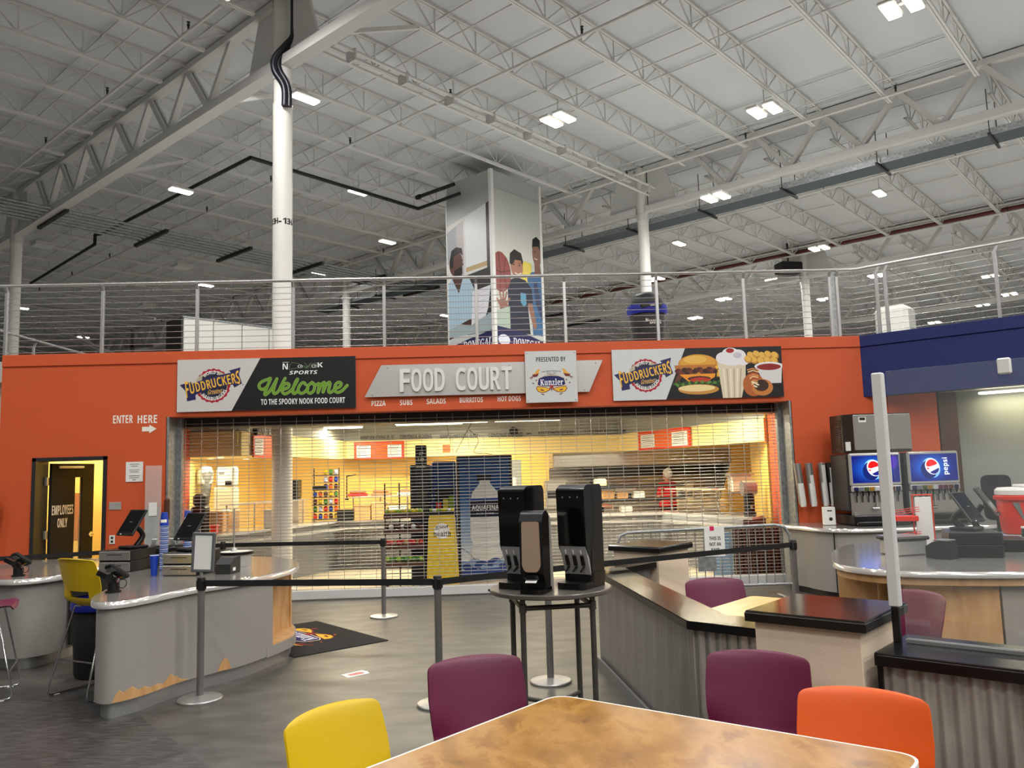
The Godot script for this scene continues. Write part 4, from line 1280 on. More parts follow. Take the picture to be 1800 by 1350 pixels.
	m.sheet(Vector3(0.05, 8.9, 0.012), Vector3(1.86, 8.9, 0.012), Vector3(1.86, 4.72, 0.012), Vector3(0.05, 4.72, 0.012))
	part(pt, "poster", m.mesh(), printed("poster_ball", poster_ball()), Vector3.ZERO, Vector3.ZERO, "poster of a boy with a basketball and a man in blue")


func poster_office() -> ImageTexture:
	# 1.55 x 3.6 m; the sheet is about 78 x 230 px in view
	var c := Canvas.new(440, 1024, Color(0.74, 0.76, 0.76))
	for y in 330:
		c.rect(0, y, 440, 1, Color(0.66, 0.68, 0.68).lerp(Color(0.80, 0.81, 0.80), y / 330.0))
	c.P([0, 170, 440, 90, 440, 560, 0, 560], Color(0.82, 0.82, 0.80))
	c.P([0, 210, 95, 180, 95, 420, 0, 420], Color(0.62, 0.64, 0.66))
	c.P([95, 180, 170, 160, 170, 560, 95, 560], Color(0.72, 0.68, 0.68))
	c.P([190, 150, 400, 95, 400, 480, 190, 490], Color(0.86, 0.88, 0.88))
	c.P([190, 470, 400, 460, 400, 490, 190, 500], Color(0.72, 0.62, 0.45))
	c.P([400, 95, 440, 85, 440, 560, 400, 540], Color(0.28, 0.26, 0.25))
	c.P([190, 520, 440, 500, 440, 900, 190, 900], Color(0.16, 0.15, 0.15))
	# man
	c.y_at = 320.0
	c.y_by = 0.82
	c.P([0, 1010, 0, 600, 45, 560, 150, 560, 220, 590, 270, 690, 290, 800, 240, 960, 90, 1010], Color(0.66, 0.76, 0.82))
	for k in 9:
		c.stroke([20 + k * 26, 600 + 6 * k, 26 + k * 27, 960], 3, Color(0.52, 0.63, 0.72))
	c.P([40, 560, 110, 530, 160, 560, 110, 690], Color(0.30, 0.20, 0.16))
	c.ell(85, 450, 70, 100, Color(0.36, 0.23, 0.18))
	c.P([25, 400, 40, 340, 90, 320, 150, 340, 160, 400, 130, 372, 60, 390, 58, 470, 25, 480], Color(0.05, 0.045, 0.045))
	c.P([70, 500, 150, 480, 152, 540, 110, 575, 60, 550], Color(0.10, 0.07, 0.06))
	c.stroke([110, 440, 160, 435], 5, Color(0.12, 0.1, 0.1))
	c.P([150, 455, 168, 470, 150, 480], Color(0.36, 0.23, 0.18))
	c.P([0, 1024, 0, 960, 230, 905, 300, 850, 330, 890, 210, 990, 0, 1040], Color(0.26, 0.17, 0.13))
	c.P([250, 700, 430, 680, 400, 850, 330, 1000, 230, 960], Color(0.84, 0.84, 0.87))
	for k in 6:
		c.stroke([275, 730 + k * 32, 390 - k * 8, 715 + k * 32], 3, Color(0.72, 0.72, 0.76))
	c.P([0, 960, 120, 930, 220, 960, 440, 880, 440, 1024, 0, 1024], Color(0.60, 0.66, 0.68))
	c.y_by = 1.0
	c.P([0, 960, 200, 925, 440, 890, 440, 1024, 0, 1024], Color(0.10, 0.11, 0.30))
	c.ell(70, 985, 55, 26, Color(0.86, 0.88, 0.92))
	c.line("DONEGAL", serif, Color(0.95, 0.95, 0.97), 140, 938, 285, 50, 8)
	c.rect(360, 996, 70, 6, Color(0.85, 0.85, 0.9))
	return c.tex()


func poster_ball() -> ImageTexture:
	var c := Canvas.new(512, 1024, Color(0.76, 0.77, 0.74))
	for y in 420:
		c.rect(0, y, 512, 1, Color(0.70, 0.71, 0.69).lerp(Color(0.82, 0.82, 0.78), y / 420.0))
	c.P([300, 440, 400, 420, 420, 620, 300, 640], Color(0.84, 0.76, 0.30))
	c.ell(340, 520, 60, 100, Color(0.88, 0.80, 0.35))
	# man at the right
	c.y_at = 420.0
	c.y_by = 0.78
	c.P([350, 560, 400, 500, 512, 470, 512, 1024, 400, 1024, 380, 700], Color(0.24, 0.40, 0.56))
	c.P([440, 400, 500, 400, 512, 500, 440, 520], Color(0.48, 0.33, 0.27))
	c.ell(470, 350, 52, 88, Color(0.52, 0.37, 0.31))
	c.P([418, 320, 425, 260, 470, 235, 512, 255, 512, 330, 490, 300, 440, 305], Color(0.10, 0.09, 0.09))
	c.stroke([440, 385, 475, 388], 6, Color(0.85, 0.80, 0.78))
	c.stroke([438, 340, 460, 338], 4, Color(0.15, 0.1, 0.1))
	c.P([420, 600, 460, 560, 512, 800, 512, 900, 440, 760], Color(0.20, 0.24, 0.36))
	# boy
	c.P([130, 620, 230, 570, 330, 580, 400, 640, 410, 760, 350, 780, 370, 1024, 140, 1024], Color(0.12, 0.13, 0.21))
	c.P([270, 690, 330, 690, 335, 780, 300, 800, 270, 770], Color(0.36, 0.60, 0.72))
	c.ell(238, 485, 68, 92, Color(0.66, 0.47, 0.38))
	c.P([160, 470, 165, 395, 215, 360, 290, 375, 310, 430, 300, 470, 285, 425, 220, 430, 185, 480], Color(0.16, 0.11, 0.09))
	c.stroke([215, 535, 250, 548, 285, 530], 9, Color(0.90, 0.88, 0.85))
	for e in [[205, 470], [268, 468]]:
		c.stroke([e[0] - 14, e[1] - 18, e[0] + 14, e[1] - 18], 5, Color(0.16, 0.11, 0.09))
		c.ell(e[0], e[1], 9, 6, Color(0.12, 0.08, 0.07))
	c.P([345, 770, 400, 760, 430, 880, 445, 950, 420, 980, 395, 940], Color(0.58, 0.40, 0.32))
	c.ell(60, 560, 110, 160, Color(0.55, 0.27, 0.24))
	c.stroke([40, 400, 60, 560, 50, 715], 5, Color(0.16, 0.08, 0.08))
	c.stroke([-40, 540, 60, 560, 168, 530], 5, Color(0.16, 0.08, 0.08))
	c.stroke([120, 430, 95, 560, 125, 690], 5, Color(0.16, 0.08, 0.08))
	# hand
	c.P([30, 790, 100, 760, 140, 830, 110, 900, 50, 880], Color(0.56, 0.38, 0.31))
	for e in [[60, 780, 45, 720], [80, 770, 85, 705], [100, 775, 120, 715], [115, 800, 150, 760], [40, 820, 15, 780]]:
		c.stroke(e, 17, Color(0.60, 0.41, 0.33))
	c.P([0, 880, 150, 820, 150, 1024, 0, 1024], Color(0.66, 0.72, 0.66))
	c.y_by = 1.0
	c.P([0, 868, 250, 880, 512, 925, 512, 1024, 0, 1024], Color(0.10, 0.11, 0.30))
	c.ell(80, 950, 62, 34, Color(0.86, 0.88, 0.92))
	c.line("DONEGAL", serif, Color(0.95, 0.95, 0.97), 170, 928, 310, 56, 8)
	return c.tex()


# surface nets over smoothly joined tapered capsules: bones are [from, to, radius, radius]
func flesh(bones: Array, cell: float, k := 0.03) -> MB:
	var lo := Vector3(INF, INF, INF)
	var hi := -lo
	for b in bones:
		var r := Vector3.ONE * (maxf(b[2], b[3]) + k + cell * 2.0)
		for p in [b[0], b[1]]:
			lo = lo.min(p - r)
			hi = hi.max(p + r)
	var nx := int((hi.x - lo.x) / cell) + 2
	var ny := int((hi.y - lo.y) / cell) + 2
	var nz := int((hi.z - lo.z) / cell) + 2
	var d := PackedFloat32Array()
	d.resize(nx * ny * nz)
	d.fill(1.0)
	for b in bones:
		var a: Vector3 = b[0]
		var ab: Vector3 = b[1] - a
		var l2 := maxf(ab.length_squared(), 1e-9)
		var rad := Vector3.ONE * (maxf(b[2], b[3]) + k + cell * 2.0)
		var q0: Vector3 = ((a.min(b[1]) - rad - lo) / cell).floor().max(Vector3.ZERO)
		var q1: Vector3 = ((a.max(b[1]) + rad - lo) / cell).ceil().min(Vector3(nx - 1, ny - 1, nz - 1))
		for z in range(int(q0.z), int(q1.z) + 1):
			for y in range(int(q0.y), int(q1.y) + 1):
				for x in range(int(q0.x), int(q1.x) + 1):
					var p := lo + Vector3(x, y, z) * cell
					var t := clampf((p - a).dot(ab) / l2, 0.0, 1.0)
					var v: float = p.distance_to(a + ab * t) - lerpf(b[2], b[3], t)
					var i := (z * ny + y) * nx + x
					var o := d[i]
					var hh := maxf(k - absf(o - v), 0.0) / k
					d[i] = minf(o, v) - hh * hh * k * 0.25
	var at := {}
	var out := mb()
	var vs := PackedVector3Array()
	for z in nz - 1:
		for y in ny - 1:
			for x in nx - 1:
				var i := (z * ny + y) * nx + x
				var m := 0
				var c := []
				for e in [i, i + 1, i + nx, i + nx + 1, i + nx * ny, i + nx * ny + 1, i + nx * ny + nx, i + nx * ny + nx + 1]:
					c.append(d[e])
					if d[e] < 0.0: m += 1
				if m == 0 or m == 8:
					continue
				var s := Vector3.ZERO
				var n := 0
				for e in [[0, 1], [2, 3], [4, 5], [6, 7], [0, 2], [1, 3], [4, 6], [5, 7], [0, 4], [1, 5], [2, 6], [3, 7]]:
					var u: float = c[e[0]]
					var w: float = c[e[1]]
					if (u < 0.0) != (w < 0.0):
						var pa := Vector3(e[0] & 1, (e[0] >> 1) & 1, e[0] >> 2)
						var pb := Vector3(e[1] & 1, (e[1] >> 1) & 1, e[1] >> 2)
						s += pa.lerp(pb, u / (u - w))
						n += 1
				at[i] = vs.size()
				vs.append(lo + (Vector3(x, y, z) + s / n) * cell)
	var grad := func(p: Vector3) -> Vector3:
		var g: Vector3 = ((p - lo) / cell).round().clamp(Vector3.ONE, Vector3(nx - 2, ny - 2, nz - 2))
		var i := (int(g.z) * ny + int(g.y)) * nx + int(g.x)
		return Vector3(d[i + 1] - d[i - 1], d[i + nx] - d[i - nx], d[i + nx * ny] - d[i - nx * ny]).normalized()
	var st := [1, nx, nx * ny]
	for z in range(1, nz - 1):
		for y in range(1, ny - 1):
			for x in range(1, nx - 1):
				var i := (z * ny + y) * nx + x
				for ax in 3:
					if (d[i] < 0.0) == (d[i + st[ax]] < 0.0):
						continue
					var b: int = st[(ax + 1) % 3]
					var c: int = st[(ax + 2) % 3]
					var q := [i, i - b, i - b - c, i - c]
					if not q.all(func(e: int) -> bool: return at.has(e)):
						continue
					var p := []
					var g := []
					for e in q:
						p.append(vs[at[e]])
						g.append(grad.call(vs[at[e]]))
					out.tri(p[0], p[1], p[2], g[0], g[1], g[2])
					out.tri(p[0], p[2], p[3], g[0], g[2], g[3])
	return out


func person(label: String, at: Vector3, turn: float, h: float, shirt: Material, cap: Material, capcol: String) -> void:
	var t := thing("person", label, "person", at, turn)
	var s := h / 1.75
	var V := func(x: float, y: float, z: float) -> Vector3: return Vector3(x, y, z) * s
	var trunk := [[V.call(-0.08, 0.95, 0), V.call(0.08, 0.95, 0), 0.13, 0.13], [V.call(0, 1.0, 0), V.call(0, 1.25, 0.0), 0.13, 0.14], [V.call(-0.13, 1.38, 0), V.call(0.13, 1.38, 0), 0.08, 0.08], [V.call(0, 1.38, 0), V.call(0, 1.52, 0.02), 0.055, 0.05]]
	var arms := []
	var sleeves := []
	for m in [-1.0, 1.0]:
		arms += [[V.call(0.18 * m, 1.39, 0), V.call(0.25 * m, 1.13, 0.03), 0.052, 0.042], [V.call(0.25 * m, 1.13, 0.03), V.call(0.14 * m, 1.06, 0.25), 0.040, 0.028], [V.call(0.14 * m, 1.06, 0.25), V.call(0.12 * m, 1.05, 0.32), 0.030, 0.026]]
		sleeves.append([V.call(0.18 * m, 1.39, 0), V.call(0.23 * m, 1.20, 0.02), 0.064, 0.058])
		for f in 4:
			arms.append([V.call((0.12 + 0.016 * (f - 1.5)) * m, 1.05, 0.34), V.call((0.115 + 0.017 * (f - 1.5)) * m, 1.025 - 0.004 * absf(f - 1.5), 0.395 - 0.006 * absf(f - 1.2)), 0.0095, 0.008])
		arms.append([V.call(0.10 * m, 1.05, 0.28), V.call(0.075 * m, 1.035, 0.33), 0.011, 0.009])
	var legs := []
	for m in [-1.0, 1.0]:
		legs += [[V.call(0.09 * m, 0.92, 0), V.call(0.1 * m, 0.5, 0.02), 0.085, 0.06], [V.call(0.1 * m, 0.5, 0.02), V.call(0.1 * m, 0.09, -0.01), 0.058, 0.04], [V.call(0.1 * m, 0.05, -0.02), V.call(0.11 * m, 0.04, 0.16), 0.045, 0.035]]
	part(t, "body", flesh(trunk + arms + legs, 0.02).mesh(), M.skin)
	var head := [[V.call(0, 1.58, 0.03), V.call(0, 1.64, 0.01), 0.075, 0.093], [V.call(0, 1.545, 0.07), V.call(0, 1.56, 0.06), 0.04, 0.05], [V.call(0, 1.61, 0.115), V.call(0, 1.585, 0.128), 0.012, 0.016], [V.call(0, 1.48, 0.02), V.call(0, 1.56, 0.02), 0.05, 0.05]]
	for m in [-1.0, 1.0]:
		head.append([V.call(0.088 * m, 1.60, 0.0), V.call(0.09 * m, 1.63, -0.005), 0.014, 0.016])
	part(t, "head", flesh(head, 0.009, 0.02).mesh(), M.skin)
	for m in [-1.0, 1.0]:
		part(t, "eye", mb().lathe([Vector2(0, -0.008), Vector2(0.008, 0), Vector2(0, 0.008)], 8).mesh(), M.ink, V.call(0.034 * m, 1.625, 0.095))
	part(t, "mouth", mb().box(V.call(0, 1.55, 0.108), Vector3(0.045, 0.008, 0.012), 0.003).mesh(), M.brown)
	part(t, capcol, flesh([[V.call(0, 1.665, -0.015), V.call(0, 1.64, -0.03), 0.098, 0.098], [V.call(0, 1.74, -0.04), V.call(0, 1.745, -0.05), 0.03, 0.035]], 0.012, 0.04).mesh(), cap)
	var wide := []
	for b in trunk.slice(0, 3):
		wide.append([b[0], b[1], b[2] + 0.016, b[3] + 0.016])
	part(t, "shirt", flesh(wide + sleeves, 0.02).mesh(), shirt)
	var tr := [[V.call(-0.08, 0.93, 0), V.call(0.08, 0.93, 0), 0.145, 0.145]]
	for b in [legs[0], legs[1], legs[3], legs[4]]:
		tr.append([b[0], b[1], b[2] + 0.018, b[3] + 0.022])
	part(t, "trousers", flesh(tr, 0.025).mesh(), M.black_matte)
	for m in [-1.0, 1.0]:
		part(t, "shoe", flesh([[V.call(0.1 * m, 0.05, -0.03), V.call(0.11 * m, 0.042, 0.17), 0.052, 0.042]], 0.015).mesh(), M.black)


func run(pts: Array, y0: float, y1: float, w: float) -> MB:
	var m := mb()
	for i in pts.size() - 1:
		var a := Vector3(pts[i][0], (y0 + y1) / 2, pts[i][1])
		var b := Vector3(pts[i + 1][0], (y0 + y1) / 2, pts[i + 1][1])
		var d := (b - a).normalized() * w * 0.2
		m.bar(a - d, b + d, w, y1 - y0)
	return m


func kitchen() -> void:
	# fixed walls inside
	struct("wall_kitchen_left", mb().box(Vector3(-4.95, 1.6, -13.3), Vector3(0.06, 3.2, 2.9)).mesh(), M.cream_wall)
	struct("wall_kitchen_partition", run([[-4.98, -14.65], [-4.9, -17.9], [-1.2, -18.6]], 0.0, 3.24, 0.1).mesh(), M.yellow_wall)
	struct("wall_kitchen_right", run([[4.80, -13.2], [5.3, -15.5], [6.9, -15.6]], 0.0, 3.24, 0.1).mesh(), M.yellow_wall)
	struct("wall_jamb_left", run([[-4.47, -12.0], [-4.60, -12.9]], 0.0, 2.9, 0.08).mesh(), M.orange)
	struct("wall_jamb_right", run([[4.64, -12.0], [4.80, -13.1]], 0.0, 2.9, 0.08).mesh(), M.orange)
	var sp := [[-4.62, -12.95], [-3.85, -12.95], [-3.0, -17.9], [3.2, -18.1], [4.78, -13.2]]
	struct("wall_soffit", run(sp, 2.125, 2.51, 0.2).mesh(), M.cream_wall)
	var up := []
	for q in sp:
		up.append([q[0] * 1.01, q[1] - 0.12])
	struct("wall_bulkhead", run(up, 2.51, 3.24, 0.1).mesh(), M.grey_wall)
	for k in 14:
		struct("trim_6", mb().box(Vector3(-2.7 + 0.45 * k, 2.87, -18.11), Vector3(0.012, 0.7, 0.02)).mesh(), M.light_wall)
	# strip lights
	var i := 0
	for e in [[-2.19, 2.68, -14.5, 1.25], [-0.90, 2.64, -14.5, 1.25], [0.87, 2.66, -14.5, 1.25], [2.48, 2.70, -14.5, 0.9], [-3.0, 2.75, -16.8, 1.2], [0.5, 2.75, -19.6, 1.2], [3.4, 2.75, -19.6, 1.2], [3.7, 2.75, -13.3, 0.9], [-0.4, 2.8, -16.9, 1.2]]:
		var t := thing("strip_lamp", "bright strip lamp behind the grille top, " + ["left one of the front row", "second in the front row", "third in the front row, by the cords", "small one at the right", "deep at the left", "over the left cooking line", "over the right cooking line", "by the right jamb", "deep in the middle"][i], "lamp", Vector3(e[0], e[1], e[2]))
		part(t, "tray", mb().box(Vector3(0, 0.05, 0), Vector3(e[3], 0.05, 0.2), 0.012).mesh(), M.white_steel)
		part(t, "diffuser", mb().box(Vector3(0, 0.01, 0), Vector3(e[3] * 0.96, 0.045, 0.16), 0.015).mesh(), M.tube_white)
		for x in [-0.4, 0.4]:
			part(t, "hanger", mb().tube([Vector3(x * e[3], 0.07, 0), Vector3(x * e[3], 3.24 - e[1], 0)], 0.006, 5).mesh(), M.white_steel)
		area(t, Vector3(0, -0.03, 0), Vector2(e[3], 0.16), 8.0, Color(1.0, 0.95, 0.83))
		i += 1
	# low ceiling with pot lamps over the machines at the left
	struct("ceiling_2", mb().box(Vector3(-4.35, 2.15, -13.95), Vector3(1.1, 0.06, 1.9)).mesh(), M.cream_wall)
	i = 0
	for e in [[-4.2, -13.25], [-4.55, -13.9], [-4.15, -14.55]]:
		var t := thing("pot_lamp", "round pot lamp in the low yellow ceiling at the left, " + ["nearest the grille", "middle one", "farthest one"][i], "lamp", Vector3(e[0], 2.105, e[1]))
		part(t, "trim_ring", mb().lathe([Vector2(0.06, 0.0), Vector2(0.085, 0.0), Vector2(0.085, 0.012), Vector2(0.06, 0.012)], 20).mesh(), M.white_plastic)
		part(t, "diffuser", cyl(0.062, 0.008, 20), M.tube_white)
		area(t, Vector3(0, -0.012, 0), Vector2(0.1, 0.1), 0.9, Color(1.0, 0.94, 0.78))
		i += 1
	# lettering over the soffit
	var lt := thing("kitchen_words", "dark WANT SOMETHING ELSE and CONTINUE MOVING lettering above the yellow soffit", "sign", Vector3(0, 0, -17.86))
	for e in [["WANT SOMETHING ELSE?", -2.62, 2.535, 0.74], ["WANT SOMETHING ELSE?", -0.876, 2.52, 0.84], ["WANT SOMETHING ELSE?", 1.3, 2.53, 0.8], ["CONTINUE MOVING", -1.75, 2.535, 0.7], ["CONTINUE MOVING", 0.2, 2.52, 0.75], ["CONTINUE MOVING", 2.35, 2.55, 0.75]]:
		letters(lt, "lettering", e[0], bold, M.ink, e[1], e[2], e[1] + e[3], e[2] + 0.085, 0.0)
	for x in [1.05, 3.16]:
		part(lt, "arrow", mb().slab(P2([0, 0.015, 0.06, 0.015, 0.06, 0.04, 0.11, 0, 0.06, -0.04, 0.06, -0.015, 0, -0.015]), 0, 0.003, Transform3D(Basis(Vector3(1, 0, 0), Vector3(0, 0, 1), Vector3(0, -1, 0)), Vector3(x, 2.57, 0))).mesh(), M.ink)
	solo("wall_disc", "round black and grey wall disc on the grey wall behind the grille", "disc", mb().lathe([Vector2(0, 0), Vector2(0.1, 0), Vector2(0.1, 0.03), Vector2(0.05, 0.035), Vector2(0.05, 0.06), Vector2(0, 0.065)], 20, Transform3D(Basis(Vector3.RIGHT, PI / 2), Vector3.ZERO)).mesh(), M.charcoal, Vector3(0.762, 2.64, -17.96))
	# menu boards
	for e in [["on the left soffit run beside the white column", Vector3(-3.62, 2.29, -13.70), -80.25, 1.10], ["left of the middle of the soffit", Vector3(-2.2, 2.30, -17.76), 0.0, 1.08], ["on the right soffit run", Vector3(3.70, 2.31, -16.12), 72.2, 2.0]]:
		var ry: float = {-80.25: 80.25, 0.0: 1.8, 72.2: -72.2}[e[2]]
		var t := thing("menu_board", "orange menu board with red border " + e[0], "menu board", e[1], ry)
		if e[2] == -80.25: t.position = Vector3(-3.575, 2.29, -13.75)
		var w: float = e[3]
		part(t, "board", mb().box(Vector3.ZERO, Vector3(w, 0.38, 0.02), 0.004).mesh(), M.tangerine)
		for q in [[0, 0.175, w, 0.03], [0, -0.175, w, 0.03], [-w / 2 + 0.015, 0, 0.03, 0.38], [w / 2 - 0.015, 0, 0.03, 0.38]]:
			part(t, "border", mb().box(Vector3(q[0], q[1], 0.012), Vector3(q[2], q[3], 0.012)).mesh(), M.orange_red)
		for x in [-0.31, 0.31]:
			part(t, "price_sheet", mb().box(Vector3(x * w, -0.02, 0.012), Vector3(0.28 * w, 0.27, 0.006)).mesh(), M.paper)
			for k in 6:
				part(t, "print_line", mb().box(Vector3(x * w - 0.02 * (k % 3), 0.09 - 0.04 * k, 0.0155), Vector3(0.2 * w, 0.008, 0.001)).mesh(), M.ink)
	var sn := thing("snack_sign", "black SNACK STAND lettering with a cup mark over the left menu board", "sign", Vector3(-3.565, 2.47, -13.72), 80.25)
	letters(sn, "lettering", "SNACK STAND", bold, M.ink, -0.35, -0.01, 0.5, 0.12, 0.01)
	part(sn, "cup_mark", mb().lathe([Vector2(0, 0), Vector2(0.035, 0), Vector2(0.05, 0.12), Vector2(0, 0.12)], 12).mesh(), M.ink, Vector3(-0.46, -0.01, 0))
	solo("orange_square", "small orange square notice on the soffit above the black header", "notice", mb().box(Vector3.ZERO, Vector3(0.17, 0.17, 0.01)).mesh(), M.tangerine, Vector3(-0.735, 2.30, -17.87))
	# serving counter, three runs
	var front := [[-4.30, -12.35], [-4.02, -12.75], [-2.7, -15.55], [3.38, -14.9], [4.25, -12.65]]
	var back := [[-4.56, -13.1], [-3.25, -16.2], [3.95, -15.6], [4.72, -13.25]]
	var poly := PackedVector2Array()
	for q in front: poly.append(Vector2(q[0], q[1]))
	for k in range(3, -1, -1): poly.append(Vector2(back[k][0], back[k][1]))
	var sc := thing("serving_counter", "long grey angled serving counter with a steel tray slide behind the grille", "counter", Vector3.ZERO)
	part(sc, "worktop", mb().slab(poly, 0.88, 0.92).mesh(), M.steel_edge)
	var body := PackedVector2Array()
	for q in [[-4.28, -12.5], [-4.08, -12.85], [-2.75, -15.68], [3.3, -15.03], [4.15, -12.8]]: body.append(Vector2(q[0], q[1]))
	for q in [[4.66, -13.2], [3.9, -15.5], [-3.2, -16.1], [-4.5, -13.05]]: body.append(Vector2(q[0], q[1]))
	part(sc, "body", mb().slab(body, 0.004, 0.88).mesh(), mt("counter_grey", Color(0.52, 0.53, 0.54), 0.35, 0.2))
	part(sc, "tray_slide", run([[-4.1, -12.3], [-3.88, -12.65], [-2.56, -15.36], [3.25, -14.68], [3.98, -12.8]], 0.775, 0.80, 0.26).mesh(), M.steel_edge)
	var rib := mb().box(Vector3(0, 0.46, 0), Vector3(0.02, 0.72, 0.02)).mesh()
	for k in 60:
		part(sc, "panel_rib", rib, M["counter_grey"], Vector3(-2.7 + 0.1 * k, 0, -15.655 + 0.0107 * k))
	var bp := thing("slatted_panel", "brown slatted panel low behind the grille at the right jamb", "panel", Vector3(4.28, 0, -12.45))
	part(bp, "backing", mb().box(Vector3(0, 0.40, -0.06), Vector3(0.8, 0.72, 0.02)).mesh(), M.black_matte)
	for k in 13:
		part(bp, "slat", mb().box(Vector3(-0.37 + 0.062 * k, 0.40, 0), Vector3(0.03, 0.72, 0.03), 0.004).mesh(), M.brown)
	for k in 9:
		part(bp, "crossbar", mb().box(Vector3(0, 0.08 + 0.08 * k, -0.025), Vector3(0.8, 0.03, 0.02)).mesh(), M.brown)
	solo("blue_board", "pale blue panel beside the brown slatted panel behind the grille", "panel", mb().box(Vector3(0, 0.36, 0), Vector3(0.30, 0.70, 0.04), 0.005).mesh(), mt("pale_blue", Color(0.45, 0.58, 0.70), 0.4), Vector3(3.72, 0.0, -12.55))
	# sneeze guards
	var gi := 0
	for e in [[[-4.12, -13.35], [-3.3, -15.2], "left run"], [[-2.5, -16.02], [-0.9, -15.90], "middle run"], [[3.52, -14.9], [4.02, -13.6], "right run"]]:
		var t := thing("sneeze_guard", "glass sneeze guard with a steel shelf on the %s of the serving counter" % e[2], "sneeze guard", Vector3.ZERO)
		var a := Vector3(e[0][0], 0.92, e[0][1])
		var b := Vector3(e[1][0], 0.92, e[1][1])
		for k in 4:
			part(t, "post", mb().tube([a.lerp(b, k / 3.0), a.lerp(b, k / 3.0) + Vector3(0, 0.42, 0)], 0.014, 8).mesh(), M.chrome)
		part(t, "shelf", mb().bar(a + Vector3(0, 0.43, 0), b + Vector3(0, 0.43, 0), 0.3, 0.02).mesh(), M.steel_edge)
		part(t, "pane", mb().bar(a + Vector3(0, 0.24, 0) - (a - b).cross(Vector3.UP).normalized() * 0.12 * (1 if gi == 0 else -1), b + Vector3(0, 0.24, 0) - (a - b).cross(Vector3.UP).normalized() * 0.12 * (1 if gi == 0 else -1), 0.008, 0.34).mesh(), M.glass)
		gi += 1
	var ps := thing("pass_shelf", "two-tier black pass shelf right of the dispensers behind the grille", "shelf", Vector3(3.0, 0.92, -15.45), 6)
	for y in [0.235, 0.485]:
		part(ps, "shelf_board", mb().box(Vector3(0, y, 0), Vector3(1.75, 0.03, 0.4), 0.004).mesh(), M.steel_edge)
		part(ps, "edge_strip", mb().box(Vector3(0, y, 0.2), Vector3(1.75, 0.055, 0.02), 0.004).mesh(), M.black)
	for x in [-0.85, -0.45, 0.55, 0.85]:
		part(ps, "post", mb().tube([Vector3(x, 0, -0.19), Vector3(x, 0.5, -0.19)], 0.014, 8).mesh(), M.chrome)
	for e in [["tan cardboard box on the lower pass shelf, left", 2.42, 1.17, 0.16, M.kraft], ["tan cardboard box on the lower pass shelf, beside the left one", 2.68, 1.17, 0.13, M.kraft], ["white tub on the lower pass shelf", 3.0, 1.17, 0.14, M.white_plastic], ["folded white towels on the counter under the pass shelf", 2.75, 0.92, 0.12, M.paper], ["cream sandwich bags on the upper pass shelf, left end", 2.28, 1.42, 0.14, mt("cream_bag", Color(0.85, 0.80, 0.62), 0.7)]]:
		solo("kitchen_box", e[0], "box", bx(0.22, e[3], 0.22, 0.02), e[4], Vector3(e[1], e[2] + 0.001, -15.42))
	# cooking line
	var hd := thing("range_hood", "long stainless range hood with a black band over the cooking line", "hood", Vector3(3.7, 0, -18.9))
	part(hd, "canopy", mb().box(Vector3(0, 1.98, 0), Vector3(4.1, 0.36, 1.2), 0.02).mesh(), M.steel)
	part(hd, "filter_band", mb().box(Vector3(0.3, 1.68, 0.3), Vector3(3.3, 0.22, 0.1)).mesh(), M.black)
	part(hd, "back_panel", mb().box(Vector3(0, 1.3, -0.62), Vector3(4.1, 1.1, 0.04)).mesh(), M.steel)
	part(hd, "side_wing", mb().slab(P2([-0.6, -1.8, 0.6, -1.8, -0.3, -0.95, -0.6, -0.95]), 1.98, 2.02, Transform3D(Basis(Vector3(0, 0, 1), Vector3(1, 0, 0), Vector3(0, -1, 0)), Vector3.ZERO)).mesh(), M.steel)
	var cl := thing("cooking_counter", "stainless cooking counter below the range hood", "counter", Vector3(2.6, 0, -18.6))
	part(cl, "body", mb().box(Vector3(0, 0.45, 0), Vector3(5.6, 0.88, 0.8), 0.01).mesh(), M.steel)
	part(cl, "worktop", mb().box(Vector3(0, 0.91, 0), Vector3(5.7, 0.04, 0.9), 0.006).mesh(), M.steel_edge)
	for e in [["stack of cream trays on the cooking counter right of the red shirt", 4.6, 0.5, 0.42, "cream_bag"], ["steel pan stack on the cooking counter left of the red shirt", 3.3, 0.45, 0.4, "steel"], ["pale fryer box near the middle of the cooking counter", 1.7, 0.5, 0.55, "brushed"], ["dark stacked tray left of the fryer box", 1.0, 0.4, 0.35, "charcoal"]]:
		var t := thing("kitchen_equipment", e[0], "equipment", Vector3(e[1], 0.932, -18.5))
		part(t, "housing", bx(0.5, e[3], 0.45, 0.03), M[e[4]])
		part(t, "lid", mb().box(Vector3(0, e[3] + 0.02, 0), Vector3(0.52, 0.035, 0.47), 0.012).mesh(), M.steel_edge)
		part(t, "front_plate", mb().box(Vector3(0, e[3] * 0.5, 0.23), Vector3(0.4, e[3] * 0.3, 0.01)).mesh(), M.charcoal)
	person("person in a red shirt and pale hair net working at the cooking line", Vector3(4.06, 0.004, -17.5), 205, 1.70, M.red_shirt, M.net, "hair_net")
	person("person with dark hair and black top behind the pass shelf, facing right", Vector3(2.48, 0.004, -17.45), 70, 1.57, M.black_matte, M.hair, "hair")
	# left machines
	var ln := thing("back_counter", "low cream counter carrying the machines at the left behind the grille", "counter", Vector3(-4.58, 0.004, -14.27), 0)
	part(ln, "cabinet", mb().box(Vector3(0, 0.60, 0), Vector3(0.62, 1.2, 0.62), 0.01).mesh(), M.tan)
	part(ln, "worktop", mb().box(Vector3(0, 1.22, 0), Vector3(0.64, 0.04, 0.64), 0.006).mesh(), M.steel_edge)
	var cn := thing("drum_dispenser", "tall grey tapering drum dispenser with a white hood at the left behind the grille", "dispenser", Vector3(-4.74, 1.245, -14.2))
